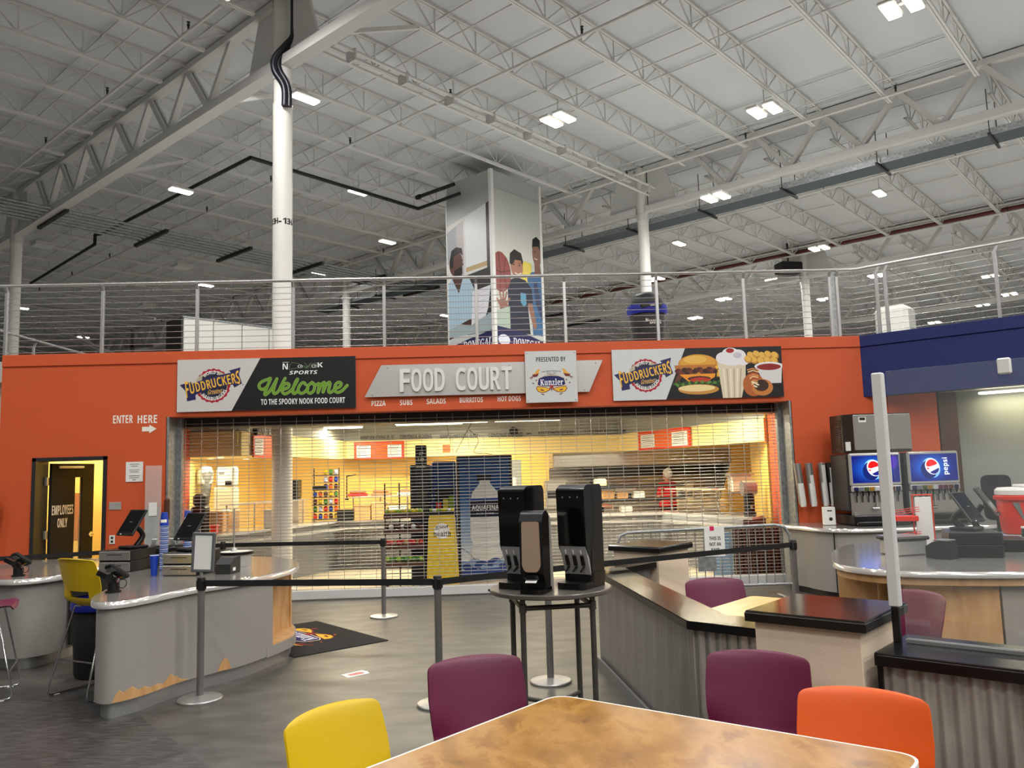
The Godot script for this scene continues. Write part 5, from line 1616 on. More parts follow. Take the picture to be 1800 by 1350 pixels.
	part(cn, "drum", mb().lathe([Vector2(0, 0), Vector2(0.05, 0), Vector2(0.055, 0.1), Vector2(0.115, 0.62), Vector2(0.10, 0.66), Vector2(0, 0.68)], 18).mesh(), M.grey_plastic)
	part(cn, "hood", mb().lathe([Vector2(0.13, 0.45), Vector2(0.14, 0.64), Vector2(0.10, 0.74), Vector2(0, 0.77)], 18, Transform3D(Basis.IDENTITY, Vector3(-0.02, 0, -0.03))).mesh(), M.white_plastic)
	var sf := thing("soft_serve_machine", "beige soft serve machine with a white top left of the white column", "machine", Vector3(-4.42, 1.245, -14.3))
	part(sf, "housing", bx(0.32, 0.38, 0.4, 0.02), M.beige_wall)
	part(sf, "upper_housing", mb().box(Vector3(0.0, 0.56, -0.05), Vector3(0.31, 0.34, 0.28), 0.03).mesh(), M.white_plastic)
	part(sf, "spout", mb().box(Vector3(0.09, 0.45, 0.18), Vector3(0.1, 0.08, 0.08), 0.01).mesh(), M.black)
	part(sf, "badge", mb().box(Vector3(-0.06, 0.62, 0.095), Vector3(0.09, 0.04, 0.006)).mesh(), M.grey_plastic)
	var bw := thing("coffee_brewer", "black coffee brewer by the left orange jamb behind the grille", "brewer", Vector3(-4.42, 0.922, -13.0))
	part(bw, "body", bx(0.22, 0.42, 0.25, 0.02), M.black)
	part(bw, "top_lid", mb().box(Vector3(0, 0.52, 0), Vector3(0.19, 0.2, 0.2), 0.04).mesh(), M.charcoal)
	part(bw, "jug", mb().lathe([Vector2(0, 0), Vector2(0.06, 0), Vector2(0.07, 0.08), Vector2(0.05, 0.14), Vector2(0, 0.14)], 14).mesh(), M.black_gloss, Vector3(0, 0.05, 0.16))
	var mw := thing("black_machine", "black boxy machine between the beige machine and the white column", "machine", Vector3(-3.55, 1.36, -15.45))
	part(mw, "housing", bx(0.28, 0.36, 0.35, 0.02), M.black)
	part(mw, "door", mb().box(Vector3(-0.03, 0.18, 0.178), Vector3(0.17, 0.24, 0.01), 0.004).mesh(), M.screen)
	part(mw, "stand", mb().box(Vector3(0, -0.22, 0), Vector3(0.3, 0.44, 0.34)).mesh(), M.steel)
	for e in [["beige bin on the left end of the serving counter", -4.2, -13.2, 0.2, 0.33, "tan"], ["grey tub on the left run of the serving counter", -3.56, -13.9, 0.18, 0.30, "brushed"], ["red caddy on the left end of the serving counter", -4.12, -12.75, 0.1, 0.13, "orange_red"]]:
		var t := thing("counter_tub", e[0], "tub", Vector3(e[1], 0.921, e[2]))
		part(t, "tub", bx(e[3], e[4], e[3], 0.015), M[e[5]])
		part(t, "rim", mb().box(Vector3(0, e[4], 0), Vector3(e[3] + 0.03, 0.025, e[3] + 0.03), 0.008).mesh(), M[e[5]])
	# snack rack: wire frame, shelves, bright bags
	var cols := [M.red, M.lemon, M.cup_blue, M.green, M.tangerine, M.cup_white, M.brown]
	var hues := ["red", "yellow", "blue", "green", "orange", "white", "brown"]
	var sr := thing("snack_rack", "wire rack of bright snack bags right of the white column", "rack", Vector3(-2.98, 0.922, -15.75))
	for x in [-0.24, 0.24]:
		part(sr, "upright", mb().tube([Vector3(x, 0, -0.08), Vector3(x, 1.0, -0.08)], 0.01, 6).mesh(), M.black)
	part(sr, "header", mb().box(Vector3(-0.1, 0.62, 0.1), Vector3(0.26, 0.09, 0.02)).mesh(), M.black)
	for k in 7:
		part(sr, "wire_shelf", mb().box(Vector3(0, 0.02 + 0.14 * k, 0), Vector3(0.5, 0.015, 0.18)).mesh(), M.charcoal)
	for k in 7:
		for j in 5:
			if k < 4 or j > 1:
				solo("snack_bag", "small %s snack bag, %s in its row, on the %s shelf of the wire rack" % [hues[(k * 3 + j * 2) % 7], ["first", "second", "third", "fourth", "last"][j], ["lowest", "second", "third", "fourth", "fifth", "sixth", "top"][k]], "snack bag", bx(0.075, 0.105, 0.05, 0.02), cols[(k * 3 + j * 2) % 7], Vector3(-3.18 + 0.1 * j, 0.951 + 0.14 * k, -15.73), 0, "snack bags on the wire rack")
	for e in [["black food box on the serving counter right of the snack rack", -2.56, 0.18, "black"], ["kraft food box beside the black one behind the grille", -2.24, 0.26, "kraft"], ["kraft pizza box stack left of the produce stand", -1.92, 0.30, "kraft"], ["white food box left of the produce stand", -1.59, 0.22, "paper"]]:
		var t := thing("food_box", e[0], "box", Vector3(e[1], 0.921, -15.55))
		part(t, "base", bx(0.3, e[2], 0.28, 0.01), M[e[3]])
		part(t, "lid", mb().box(Vector3(0, e[2] + 0.012, 0), Vector3(0.32, 0.024, 0.3), 0.006).mesh(), M[e[3]])
	for e in [["flat snack tray on the middle sneeze guard shelf, left", -2.4, "red"], ["stacked beige trays on the middle sneeze guard shelf", -1.95, "tan"], ["clear domed tray on the middle sneeze guard shelf, right", -1.45, "white_plastic"]]:
		var t := thing("food_tray", e[0], "tray", Vector3(e[1], 1.362, -15.96))
		part(t, "tray", bx(0.36, 0.05, 0.24, 0.01), M[e[2]])
		part(t, "filling", mb().box(Vector3(0, 0.08, 0), Vector3(0.3, 0.08, 0.2), 0.03).mesh(), M.tan)
	var fc := thing("tall_tap", "tall black angled tap against the yellow wall", "tap", Vector3(-2.85, 1.25, -17.4))
	part(fc, "pipe", mb().tube([Vector3(0, 0, 0), Vector3(0, 0.5, 0), Vector3(0.2, 0.53, 0.05)], 0.014, 6).mesh(), M.black)
	part(fc, "base", cyl(0.04, 0.03, 12), M.black)
	# produce stand in front of the serving counter
	var pr := thing("produce_stand", "black wire produce stand with wooden trays behind the grille", "stand", Vector3(-1.22, 0.004, -13.0))
	for x in [-0.31, -0.08, 0.12, 0.31]:
		part(pr, "upright", mb().tube([Vector3(x, 0, 0), Vector3(x, 1.62, 0)], 0.011, 6).mesh(), M.black)
	for y in [1.10, 0.86, 0.62, 0.36]:
		part(pr, "tray", mb().box(Vector3(0, y, 0.08), Vector3(0.62, 0.07, 0.26), 0.008).mesh(), M.brown)
	for k in 6:
		part(pr, "cross_wire", mb().tube([Vector3(-0.31, 0.2 + 0.27 * k, 0), Vector3(0.31, 0.2 + 0.27 * k, 0)], 0.006, 5).mesh(), M.black)
	for x in [-0.28, 0.28]:
		part(pr, "foot", mb().box(Vector3(x, 0.03, 0.05), Vector3(0.08, 0.06, 0.3), 0.01).mesh(), M.black)
	var fruit := mb().lathe([Vector2(0, 0), Vector2(0.03, 0.01), Vector2(0.042, 0.04), Vector2(0.03, 0.07), Vector2(0, 0.08)], 10)
	var fm := fruit.mesh()
	for k in 40:
		var row := k / 10
		var kind: String = ["green", "red", "brown", "lemon_fruit"][row] if k % 3 else ["leaf", "tan", "white_plastic", "leaf"][row]
		var y: float = [0.398, 0.658, 0.898, 1.138][row]
		solo("fruit", "small round %s on the %s tray of the produce stand, %s from the left" % [{"green": "green fruit", "leaf": "yellow-green fruit", "red": "red packet", "tan": "tan packet", "brown": "brown packet", "white_plastic": "white packet", "lemon_fruit": "yellow fruit"}[kind], ["lowest", "second", "third", "top"][row], ordinals[k % 10 + 1]], "fruit", fm, M[kind], Vector3(-1.48 + 0.058 * (k % 10), y, -12.92 + 0.05 * (k % 2)), 0, "produce on the wire stand, tray %d" % row)
	# coolers
	var hc := thing("header_cooler", "tall dark cooler with a black header strip left of the yellow sign", "cooler", Vector3(-1.0, 0.004, -13.75))
	part(hc, "cabinet", bx(0.34, 1.9, 0.5, 0.015), mt("dark_blue", Color(0.03, 0.06, 0.16), 0.3))
	part(hc, "header", mb().box(Vector3(0.02, 1.65, 0.27), Vector3(0.19, 1.15, 0.03), 0.02).mesh(), M.charcoal)
	letters(hc, "lettering", "2/", bold, M.vinyl_white, -0.01, 2.06, 0.06, 2.11, 0.288)
	letters(hc, "lettering", "3.99", bold, M.vinyl_white, -0.04, 1.96, 0.07, 2.01, 0.288)
	letters(hc, "lettering", "snacks", bold, M.vinyl_white, -0.06, 1.85, 0.09, 1.90, 0.288)
	var bc := thing("blue_cooler", "blue fronted cooler with pale products between the header strip and the water cooler", "cooler", Vector3(-0.62, 0.004, -14.05))
	part(bc, "cabinet", bx(0.40, 1.95, 0.5, 0.015), M.cooler_blue)
	part(bc, "glass_front", mb().box(Vector3(0, 1.2, 0.26), Vector3(0.32, 0.6, 0.01)).mesh(), M.screen)
	for e in [[-0.1, 1.15, "red"], [0.02, 1.2, "lemon_fruit"], [0.12, 1.25, "leaf"]]:
		part(bc, "sticker", mb().box(Vector3(e[0], e[1], 0.27), Vector3(0.09, 0.22, 0.006)).mesh(), M[e[2]])
	var ys := thing("yellow_sign", "tall yellow tapering display reading good health behind the grille", "display", Vector3(-0.62, 0.004, -12.9))
	part(ys, "panel", mb().slab(P2([-0.25, -0.02, 0.25, -0.02, 0.205, -1.05, 0.18, -1.12, -0.18, -1.12, -0.205, -1.05]), 0, 0.20, Transform3D(Basis(Vector3(1, 0, 0), Vector3(0, 0, 1), Vector3(0, -1, 0)), Vector3.ZERO)).mesh(), mt("sign_yellow", Color(0.85, 0.72, 0.16), 0.45))
	part(ys, "badge", mb().lathe([Vector2(0, 0), Vector2(0.12, 0), Vector2(0.12, 0.006), Vector2(0, 0.006)], 24, Transform3D(Basis(Vector3.RIGHT, PI / 2), Vector3(0, 0.86, 0.20))).mesh(), M.paper)
	letters(ys, "lettering", "good", serif, M.ink, -0.10, 0.88, 0.10, 0.95, 0.209)
	letters(ys, "lettering", "health", serif, M.ink, -0.13, 0.78, 0.14, 0.86, 0.209)
	for k in 6:
		for j in 7:
			part(ys, "pattern_tile", mb().box(Vector3(-0.19 + 0.063 * j, 0.06 + 0.1 * k, 0.202), Vector3(0.05, 0.085, 0.008), 0.002).mesh(), M.lemon_fruit if (k + j) % 2 else M["sign_yellow"])
	part(ys, "black_top", mb().box(Vector3(0, 1.13, 0.1), Vector3(0.42, 0.05, 0.24), 0.02).mesh(), M.black)
	for k in 9:
		solo("wrapped_snack", "%s wrapped snack on top of the yellow display, %s from the left" % [["green", "white", "yellow"][k % 3], ordinals[k + 1]], "snack", bx(0.07, 0.05, 0.09, 0.02), [M.leaf, M.paper, M.lemon_fruit][k % 3], Vector3(-0.78 + 0.04 * k, 1.16, -12.78 + 0.02 * (k % 2)), 20 * k, "wrapped snacks on the yellow display")
	# water cooler with printed bottle
	var c := Canvas.new(400, 960, Color(0.08, 0.28, 0.52))
	for y in 960:
		var t := y / 960.0
		c.rect(0, y, 400, 1, Color(0.09, 0.27, 0.52).lerp(Color(0.50, 0.62, 0.78), smoothstep(0.25, 0.6, t)).lerp(Color(0.82, 0.86, 0.90), smoothstep(0.6, 0.85, t)))
	c.rect(140, 140, 110, 50, Color(0.02, 0.04, 0.08))
	var gl := Color(0.80, 0.82, 0.83)
	c.P([160, 185, 240, 185, 245, 215, 300, 280, 322, 360, 322, 640, 300, 700, 330, 790, 325, 960, 80, 960, 75, 790, 100, 700, 78, 640, 78, 360, 100, 280, 155, 215], gl)
	for k in 7:
		c.stroke([90 + 6 * (k % 2), 520 + 38 * k, 200, 530 + 38 * k, 310 - 6 * (k % 2), 518 + 38 * k], 7, Color(0.66, 0.70, 0.74) if k % 2 else Color(0.90, 0.92, 0.93))
	c.rect(76, 350, 248, 130, Color(0.02, 0.03, 0.14))
	c.rect(76, 330, 248, 22, Color(0.15, 0.25, 0.55))
	c.line("AQUAFINA", bold, Color(0.9, 0.92, 0.95), 92, 385, 216, 46)
	c.line("PURE WATER", bold, Color(0.7, 0.75, 0.85), 130, 446, 140, 14)
	for k in 9:
		c.ell(20 + 48 * k, 860 + 20 * sin(k * 2.1), 60, 34, Color(0.10, 0.22, 0.50) if k % 2 else Color(0.45, 0.58, 0.75), 0.2 * sin(k))
	c.P([0, 900, 400, 880, 400, 960, 0, 960], Color(0.12, 0.26, 0.55))
	c.stroke([0, 720, 60, 760, 120, 830, 200, 870, 290, 850, 400, 720], 5, Color(0.2, 0.3, 0.4))
	var wc := thing("water_cooler", "tall blue cooler printed with a large water bottle, just left of the black dispensers", "cooler", Vector3(0.065, 0.004, -13.62))
	part(wc, "cabinet", bx(0.92, 2.02, 0.55, 0.015), mt("cooler_grey", Color(0.40, 0.40, 0.38), 0.4))
	part(wc, "door_frame", mb().box(Vector3(0, 1.02, 0.285), Vector3(0.90, 1.98, 0.03), 0.01).mesh(), M.black)
	part(wc, "print", sheet(0.82, 1.94, 0.303), printed("water_print", c.tex(), 0.3), Vector3(0, 1.02, 0))
	part(wc, "side_label", mb().box(Vector3(-0.455, 1.0, 0.1), Vector3(0.02, 1.8, 0.25)).mesh(), M.brushed)
	var cc := thing("cord", "loose black cords hanging from the strip lamp to the water cooler", "cord", Vector3.ZERO)
	part(cc, "cord_run", mb().tube([Vector3(0.20, 3.2, -14.0), Vector3(-0.40, 2.10, -13.5)], 0.006, 5).mesh(), M.black)
	part(cc, "cord_run", mb().tube(curve([Vector3(-0.2, 2.5, -13.8), Vector3(-0.02, 2.3, -13.6), Vector3(-0.1, 2.09, -13.55), Vector3(0.1, 2.06, -13.5), Vector3(0.2, 2.05, -13.6)], 5), 0.006, 5).mesh(), M.black)
	part(cc, "cord_run", mb().tube([Vector3(-0.70, 3.2, -14.2), Vector3(-0.45, 2.1, -13.5)], 0.004, 5).mesh(), M.charcoal)
	var gd := thing("grey_door", "grey panel door with a window and notice right of the water cooler", "door", Vector3(0.72, 0.004, -17.85))
	part(gd, "panel", bx(0.36, 2.0, 0.05, 0.005), M.grey_wall)
	part(gd, "notice", mb().box(Vector3(-0.02, 1.5, 0.03), Vector3(0.18, 0.24, 0.006)).mesh(), M.paper)
	# tea dispenser and rack at the right
	var td := thing("tea_dispenser", "black and steel tea dispenser at the right end behind the grille", "dispenser", Vector3(4.35, 0.921, -13.05))
	part(td, "base", cyl(0.10, 0.06, 18, 0.01), M.black)
	part(td, "body", cyl(0.085, 0.30, 18, 0.01), M.black, Vector3(0, 0.06, 0))
	part(td, "drum", mb().lathe([Vector2(0, 0), Vector2(0.12, 0), Vector2(0.12, 0.22), Vector2(0, 0.22)], 20, Transform3D(Basis(Vector3.BACK, PI / 2), Vector3(0.11, 0.45, 0))).mesh(), M.steel)
	part(td, "tap", mb().box(Vector3(0, 0.15, 0.1), Vector3(0.03, 0.05, 0.05), 0.008).mesh(), M.steel)
	var mr := thing("metal_rack", "grey metal rack behind the tea dispenser at the right", "rack", Vector3(4.40, 0.921, -13.62))
	for x in [-0.19, 0.19]:
		part(mr, "upright", mb().tube([Vector3(x, 0, 0), Vector3(x, 0.7, 0)], 0.014, 6).mesh(), M.steel)
	for y in [0.02, 0.35, 0.66]:
		part(mr, "shelf", mb().box(Vector3(0, y, 0), Vector3(0.42, 0.02, 0.3)).mesh(), M.steel)
	part(mr, "carton", mb().box(Vector3(0, 0.51, 0), Vector3(0.34, 0.26, 0.26), 0.01).mesh(), M.beige_wall)


# offset a closed outline inwards (d > 0)
func inset(p: PackedVector2Array, d: float) -> PackedVector2Array:
	var r := Geometry2D.offset_polygon(p, -d)
	return r[0] if r.size() else p


func rim(p: PackedVector2Array, y0: float, y1: float, t := 0.006) -> ArrayMesh:
	# rolled metal edge: leans in at the top and at the bottom
	var m := mb()
	var k := p.size()
	var cw := Geometry2D.is_polygon_clockwise(p)
	var out := []
	for i in k:
		var d := (p[(i + 1) % k] - p[(i + k - 1) % k]).normalized()
		out.append(Vector2(-d.y, d.x) if cw else Vector2(d.y, -d.x))
	var h := y1 - y0
	var prof := [[0.0, y0, -0.2], [t, y0 + h * 0.25, 0.0], [t, y0 + h * 0.5, 0.28], [t * 0.4, y1 - h * 0.06, 0.55], [-t, y1 + 0.001, 2.0]]
	for i in k:
		var j := (i + 1) % k
		for s in prof.size() - 1:
			var q := []
			for e in [[i, s], [j, s], [j, s + 1], [i, s + 1]]:
				var o: Vector2 = out[e[0]]
				var f: Array = prof[e[1]]
				var c: Vector2 = p[e[0]] + o * f[0]
				q.append([Vector3(c.x, f[1], c.y), Vector3(o.x, f[2], o.y).normalized()])
			m.tri(q[0][0], q[1][0], q[2][0], q[0][1], q[1][1], q[2][1])
			m.tri(q[0][0], q[2][0], q[3][0], q[0][1], q[2][1], q[3][1])
	return m.mesh()


# thin torn patch of bare board on a curved counter side
func patch(pts: Array, base: float, hts: Array) -> ArrayMesh:
	var m := mb()
	var k := hts.size()
	for i in k - 1:
		var q := []
		for j in [i, i + 1]:
			var f := float(j) / (k - 1) * (pts.size() - 1)
			var a: int = mini(int(f), pts.size() - 2)
			q.append(pts[a].lerp(pts[a + 1], f - a))
		var n: Vector2 = (q[1] - q[0]).orthogonal().normalized()
		m.face([Vector3(q[0].x, base, q[0].y), Vector3(q[1].x, base, q[1].y), Vector3(q[1].x, base + hts[i + 1], q[1].y), Vector3(q[0].x, base + hts[i], q[0].y)], Vector3(n.x, 0, n.y))
		m.face([Vector3(q[0].x, base + hts[i], q[0].y), Vector3(q[1].x, base + hts[i + 1], q[1].y), Vector3(q[1].x, base + hts[i + 1], q[1].y - 0.012), Vector3(q[0].x, base + hts[i], q[0].y - 0.012)], Vector3.UP)
	return m.mesh()


func cash_drawer(label: String, at: Vector3, turn: float, front: Material, w := 0.36) -> void:
	var t := thing("cash_drawer", label, "cash drawer", at, turn, "")
	part(t, "case", bx(w, 0.105, 0.40, 0.006), M.black)
	part(t, "front", mb().box(Vector3(0, 0.05, 0.203), Vector3(w - 0.01, 0.088, 0.012), 0.004).mesh(), front)
	part(t, "slot", mb().box(Vector3(0, 0.062, 0.2095), Vector3(0.17, 0.006, 0.004)).mesh(), M.black)
	part(t, "lock", mb().lathe([Vector2(0, 0), Vector2(0.011, 0), Vector2(0.010, 0.006), Vector2(0, 0.006)], 12, Transform3D(Basis(Vector3.RIGHT, PI / 2), Vector3(0.01, 0.034, 0.207))).mesh(), M.chrome)


# till: tablet on an angled arm over a weighted base
func tablet(label: String, at: Vector3, turn: float, tilt: float, roll: float, height: float, w := 0.19, h := 0.28) -> void:
	var t := thing("tablet_till", label, "till screen", at, turn)
	part(t, "base", bx(0.20, 0.03, 0.22, 0.01), M.black)
	part(t, "arm", mb().tube(curve([Vector3(0, 0.02, -0.03), Vector3(0, height * 0.55, -0.10), Vector3(0, height, -0.02)], 5), 0.028, 10).mesh(), M.black)
	var s := Node3D.new()
	s.name = "screen"
	t.add_child(s, true)
	s.position = Vector3(0, height + 0.03, 0.02)
	s.rotation_degrees = Vector3(tilt, 0, roll)
	part(s, "case", mb().box(Vector3.ZERO, Vector3(w, h, 0.022), 0.008).mesh(), M.black)
	part(s, "display", mb().box(Vector3(0, 0.008, 0.0105), Vector3(w - 0.026, h - 0.05, 0.004)).mesh(), M.screen)
	part(s, "logo", mb().box(Vector3(0, 0.0, 0.013), Vector3(0.055, 0.006, 0.001)).mesh(), M.grey_plastic)
	part(s, "button", mb().box(Vector3(-w * 0.2, -h * 0.46, 0.0115), Vector3(0.018, 0.010, 0.003)).mesh(), M.white_plastic)


func card_reader(label: String, at: Vector3, turn: float) -> void:
	var t := thing("card_reader", label, "card reader", at, turn)
	part(t, "foot", mb().lathe([Vector2(0, 0), Vector2(0.06, 0), Vector2(0.06, 0.012), Vector2(0.046, 0.016), Vector2(0.046, 0.075), Vector2(0, 0.075)], 20).mesh(), M.black)
	part(t, "arm", mb().bar(Vector3(0, 0.06, 0.0), Vector3(-0.04, 0.145, 0.01), 0.05, 0.06).bar(Vector3(0.02, 0.09, 0), Vector3(-0.12, 0.165, -0.01), 0.06, 0.04).mesh(), M.black)
	var s := Node3D.new()
	s.name = "terminal"
	t.add_child(s, true)
	s.position = Vector3(0.03, 0.165, 0.02)
	s.rotation_degrees = Vector3(50, -25, 20)
	part(s, "case", mb().box(Vector3.ZERO, Vector3(0.10, 0.19, 0.04), 0.012).mesh(), M.black)
	part(s, "display", mb().box(Vector3(0, 0.055, 0.02), Vector3(0.075, 0.05, 0.004)).mesh(), M.grey_plastic)
	for i in 4:
		for j in 3:
			part(s, "key", mb().box(Vector3(-0.025 + 0.025 * j, 0.005 - 0.02 * i, 0.021), Vector3(0.017, 0.012, 0.006), 0.002).mesh(), [M.charcoal, M.charcoal, M.charcoal, [M.red, M.lemon, M.green][j]][i])
	part(t, "stylus_loop", mb().tube(curve([Vector3(0.05, 0.10, 0.03), Vector3(0.10, 0.10, 0.05), Vector3(0.11, 0.06, 0.06), Vector3(0.08, 0.035, 0.05), Vector3(0.05, 0.05, 0.04), Vector3(0.05, 0.09, 0.03)], 5), 0.004, 6).mesh(), M.charcoal)


func cup_stack(label: String, at: Vector3, n: int, bag: bool) -> void:
	var t := thing("cup_stack", label, "cups", at)
	var lip := mb().lathe([Vector2(0.030, 0), Vector2(0.040, 0.012), Vector2(0.043, 0.014), Vector2(0.043, 0.019), Vector2(0.036, 0.021)], 18).mesh()
	for k in n:
		part(t, "cup_rim", lip, M.cup_white if k % 2 else M["cup_mid"], Vector3(0, 0.021 * k, 0))
	var y := 0.021 * n
	part(t, "top_cup", mb().lathe([Vector2(0.042, y), Vector2(0.042, y + 0.015), Vector2(0.029, y + 0.13), Vector2(0, y + 0.13)], 20).mesh(), M.cup_blue)
	part(t, "band", mb().lathe([Vector2(0.041, y + 0.03), Vector2(0.038, y + 0.06)], 20, Transform3D.IDENTITY, 0.6, 2.2).mesh(), M.vinyl_white)
	if bag:
		part(t, "bag", mb().shell(func(a: float, b: float) -> Vector3:
			var r := 0.055 + 0.006 * sin(a * 31.0 + b * 9.0) + 0.010 * sin(b * 5.0)
			return Vector3(cos(a * TAU) * r, y - 0.06 + 0.22 * b, sin(a * TAU) * r * (1.0 - 0.5 * b * b)), 28, 8, 0.0).mesh(), M.glass)


func left_counters() -> void:
	mt("cup_mid", Color(0.50, 0.58, 0.82), 0.4)
	# front till counter: a teardrop that curves away to the right
	var top := smooth(P2([-3.06, -6.58, -2.93, -6.33, -2.77, -6.29, -2.61, -6.48, -2.42, -6.95, -2.10, -7.40, -1.89, -8.0, -1.86, -8.35, -2.0, -8.88, -2.28, -9.25, -2.7, -9.5, -3.3, -9.45, -3.95, -9.1, -3.90, -8.55, -3.62, -8.15, -3.35, -7.8, -3.17, -7.1]), 4)
	var t := thing("till_counter", "grey till counter with a silver rimmed top and bare plywood niche at its right end", "counter", Vector3.ZERO)
	part(t, "worktop", mb().slab(top, 0.832, 0.87).mesh(), M.steel_top)
	part(t, "metal_rim", rim(top, 0.815, 0.869), M.steel_edge)
	var whole := inset(top, 0.035)
	var bod := PackedVector2Array()
	var curvep := []
	for q in whole:
		if q.y > -7.8 and q.x > -2.85:
			curvep.append(q)
	bod = Geometry2D.intersect_polygons(whole, P2([-3.4, -6.0, -1.5, -6.0, -1.5, -7.82, -2.42, -7.82, -2.55, -9.6, -2.9, -9.6, -2.86, -7.2, -3.4, -6.82]))[0]
	part(t, "body", mb().slab(bod, 0.12, 0.83, Transform3D.IDENTITY, true).mesh(), M.laminate)
	part(t, "plinth", mb().slab(Geometry2D.intersect_polygons(inset(top, 0.08), P2([-3.4, -6.0, -1.5, -6.0, -1.5, -9.6, -2.9, -9.6, -2.86, -7.2, -3.4, -6.82]))[0], 0.0, 0.12, Transform3D.IDENTITY, true).mesh(), M.satin)
	var nich := Geometry2D.intersect_polygons(inset(top, 0.03), P2([-2.35, -7.82, -1.6, -7.6, -1.6, -9.4, -2.6, -9.4]))[0]
	part(t, "niche_shelf", mb().slab(nich, 0.11, 0.20, Transform3D.IDENTITY, true).mesh(), M.laminate)
	part(t, "niche_floor", mb().slab(inset(nich, 0.012), 0.20, 0.21).mesh(), M.plywood)
	part(t, "niche_back", run([[-2.22, -7.86], [-2.03, -8.72]], 0.21, 0.83, 0.025).mesh(), M.plywood)
	part(t, "niche_cheek", mb().box(Vector3(-2.03, 0.53, -8.70), Vector3(0.04, 0.65, 0.05)).mesh(), M.plywood)
	curvep.sort_custom(func(a: Vector2, b: Vector2) -> bool: return a.y > b.y)
	var off := []
	for q in curvep:
		off.append(q + Vector2(0.0035, 0.0035))
	var seg := off.slice(2, maxi(5, off.size() * 6 / 10))
	part(t, "torn_patch", patch(seg, 0.125, [0.0, 0.05, 0.085, 0.06, 0.075, 0.09, 0.05, 0.065, 0.04, 0.05, 0.03, 0.09, 0.04, 0.06, 0.02, 0.0]), M.plywood, Vector3.ZERO, Vector3.ZERO, "torn strip of bare pale board low on the side")
	var seg2 := off.slice(maxi(0, off.size() - 5), off.size() - 3)
	if seg2.size() > 1:
		part(t, "torn_patch", patch(seg2, 0.125, [0.0, 0.06, 0.10, 0.08, 0.0]), M.plywood, Vector3.ZERO, Vector3.ZERO, "small torn patch of bare pale board")
	part(t, "inner_shelf", mb().box(Vector3(-3.35, 0.70, -8.75), Vector3(0.9, 0.02, 0.6)).mesh(), M.black)
	# rear till counter
	var top2 := smooth(P2([-5.75, -9.1, -5.1, -8.35, -4.62, -8.03, -4.38, -8.0, -4.18, -8.2, -4.10, -8.7, -4.12, -9.3, -4.4, -9.9, -5.4, -9.9]), 4)
	t = thing("till_counter", "grey till counter with a chipped foot at the left edge before the staff door", "counter", Vector3.ZERO)
	part(t, "worktop", mb().slab(top2, 0.832, 0.87).mesh(), M.steel_top)
	part(t, "metal_rim", rim(top2, 0.815, 0.869), M.steel_edge)
	part(t, "body", mb().slab(inset(top2, 0.07), 0.12, 0.83, Transform3D.IDENTITY, true).mesh(), M.laminate)
	part(t, "plinth", mb().slab(inset(top2, 0.15), 0.0, 0.12, Transform3D.IDENTITY, true).mesh(), M.satin)
	part(t, "knee_space", run([[-4.15, -8.45], [-4.17, -9.3]], 0.16, 0.83, 0.02).mesh(), M.black_matte)
	part(t, "shelf", run([[-4.13, -8.45], [-4.15, -9.3]], 0.50, 0.53, 0.04).mesh(), M.grey_plastic)
	part(t, "torn_patch", patch([Vector2(-4.56, -8.075), Vector2(-4.42, -8.065)], 0.125, [0.0, 0.05, 0.07, 0.06, 0.0]), M.plywood, Vector3.ZERO, Vector3.ZERO, "bare pale chip at the foot")
	# tills and small things
	for k in 2:
		cash_drawer("black cash drawer with a steel front, %s of the stack behind the white framed sign" % ["lower", "upper"][k], Vector3(-2.79, 0.871 + 0.106 * k, -7.99), -14, M.steel)
		cash_drawer("black cash drawer with a steel front, %s of the stack before the staff door" % ["lower", "upper"][k], Vector3(-3.62, 0.871 + 0.106 * k, -8.52), -14, M.steel)
	tablet("black tablet till screen on an arm against the orange wall, left of the cups", Vector3(-3.56, 1.084, -8.50), -36, -33, 0, 0.23, 0.29, 0.30)
	tablet("black tablet till screen behind the white framed sign, reflecting a blue cup", Vector3(-2.79, 1.084, -7.98), -36, -33, 0, 0.20, 0.29, 0.30)
	card_reader("black card reader on the near tip of the front till counter", Vector3(-3.0, 0.871, -6.80), 10)
	card_reader("black card reader on the left tip of the rear till counter", Vector3(-4.56, 0.871, -8.25), 10)
	cup_stack("tall stack of blue paper cups between the two tills", Vector3(-3.20, 0.871, -8.36), 21, false)
	cup_stack("bagged stack of blue paper cups behind the right tablet", Vector3(-3.06, 0.871, -8.62), 21, true)
	t = thing("paper_cup", "single blue paper cup standing on the front till counter", "cup", Vector3(-3.10, 0.871, -7.87))
	part(t, "cup", mb().lathe([Vector2(0, 0), Vector2(0.027, 0), Vector2(0.040, 0.19), Vector2(0.037, 0.19), Vector2(0.025, 0.01)], 20).mesh(), M.cup_blue)
	part(t, "lip", mb().lathe([Vector2(0.039, 0.185), Vector2(0.042, 0.19), Vector2(0.039, 0.195)], 20).mesh(), M.cup_white)
	t = thing("receipt_printer", "black receipt printer beside the drawers, right of the white framed sign", "printer", Vector3(-2.42, 0.871, -7.90), -10)
	part(t, "case", mb().slab(P2([-0.10, 0, 0.10, 0, 0.10, -0.09, 0.02, -0.145, -0.10, -0.15]), -0.075, 0.075, Transform3D(Basis(Vector3(0, 0, 1), Vector3(1, 0, 0), Vector3(0, -1, 0)), Vector3.ZERO)).mesh(), M.charcoal)
	part(t, "label_tag", mb().box(Vector3(0.077, 0.04, 0.03), Vector3(0.003, 0.03, 0.05)).mesh(), M.paper)
	t = thing("coin_tray", "black caddy of pens and slips between the two tills", "caddy", Vector3(-3.36, 0.871, -8.90), 15)
	part(t, "tray", mb().box(Vector3(0, 0.10, 0), Vector3(0.40, 0.20, 0.24), 0.02).mesh(), M.black)
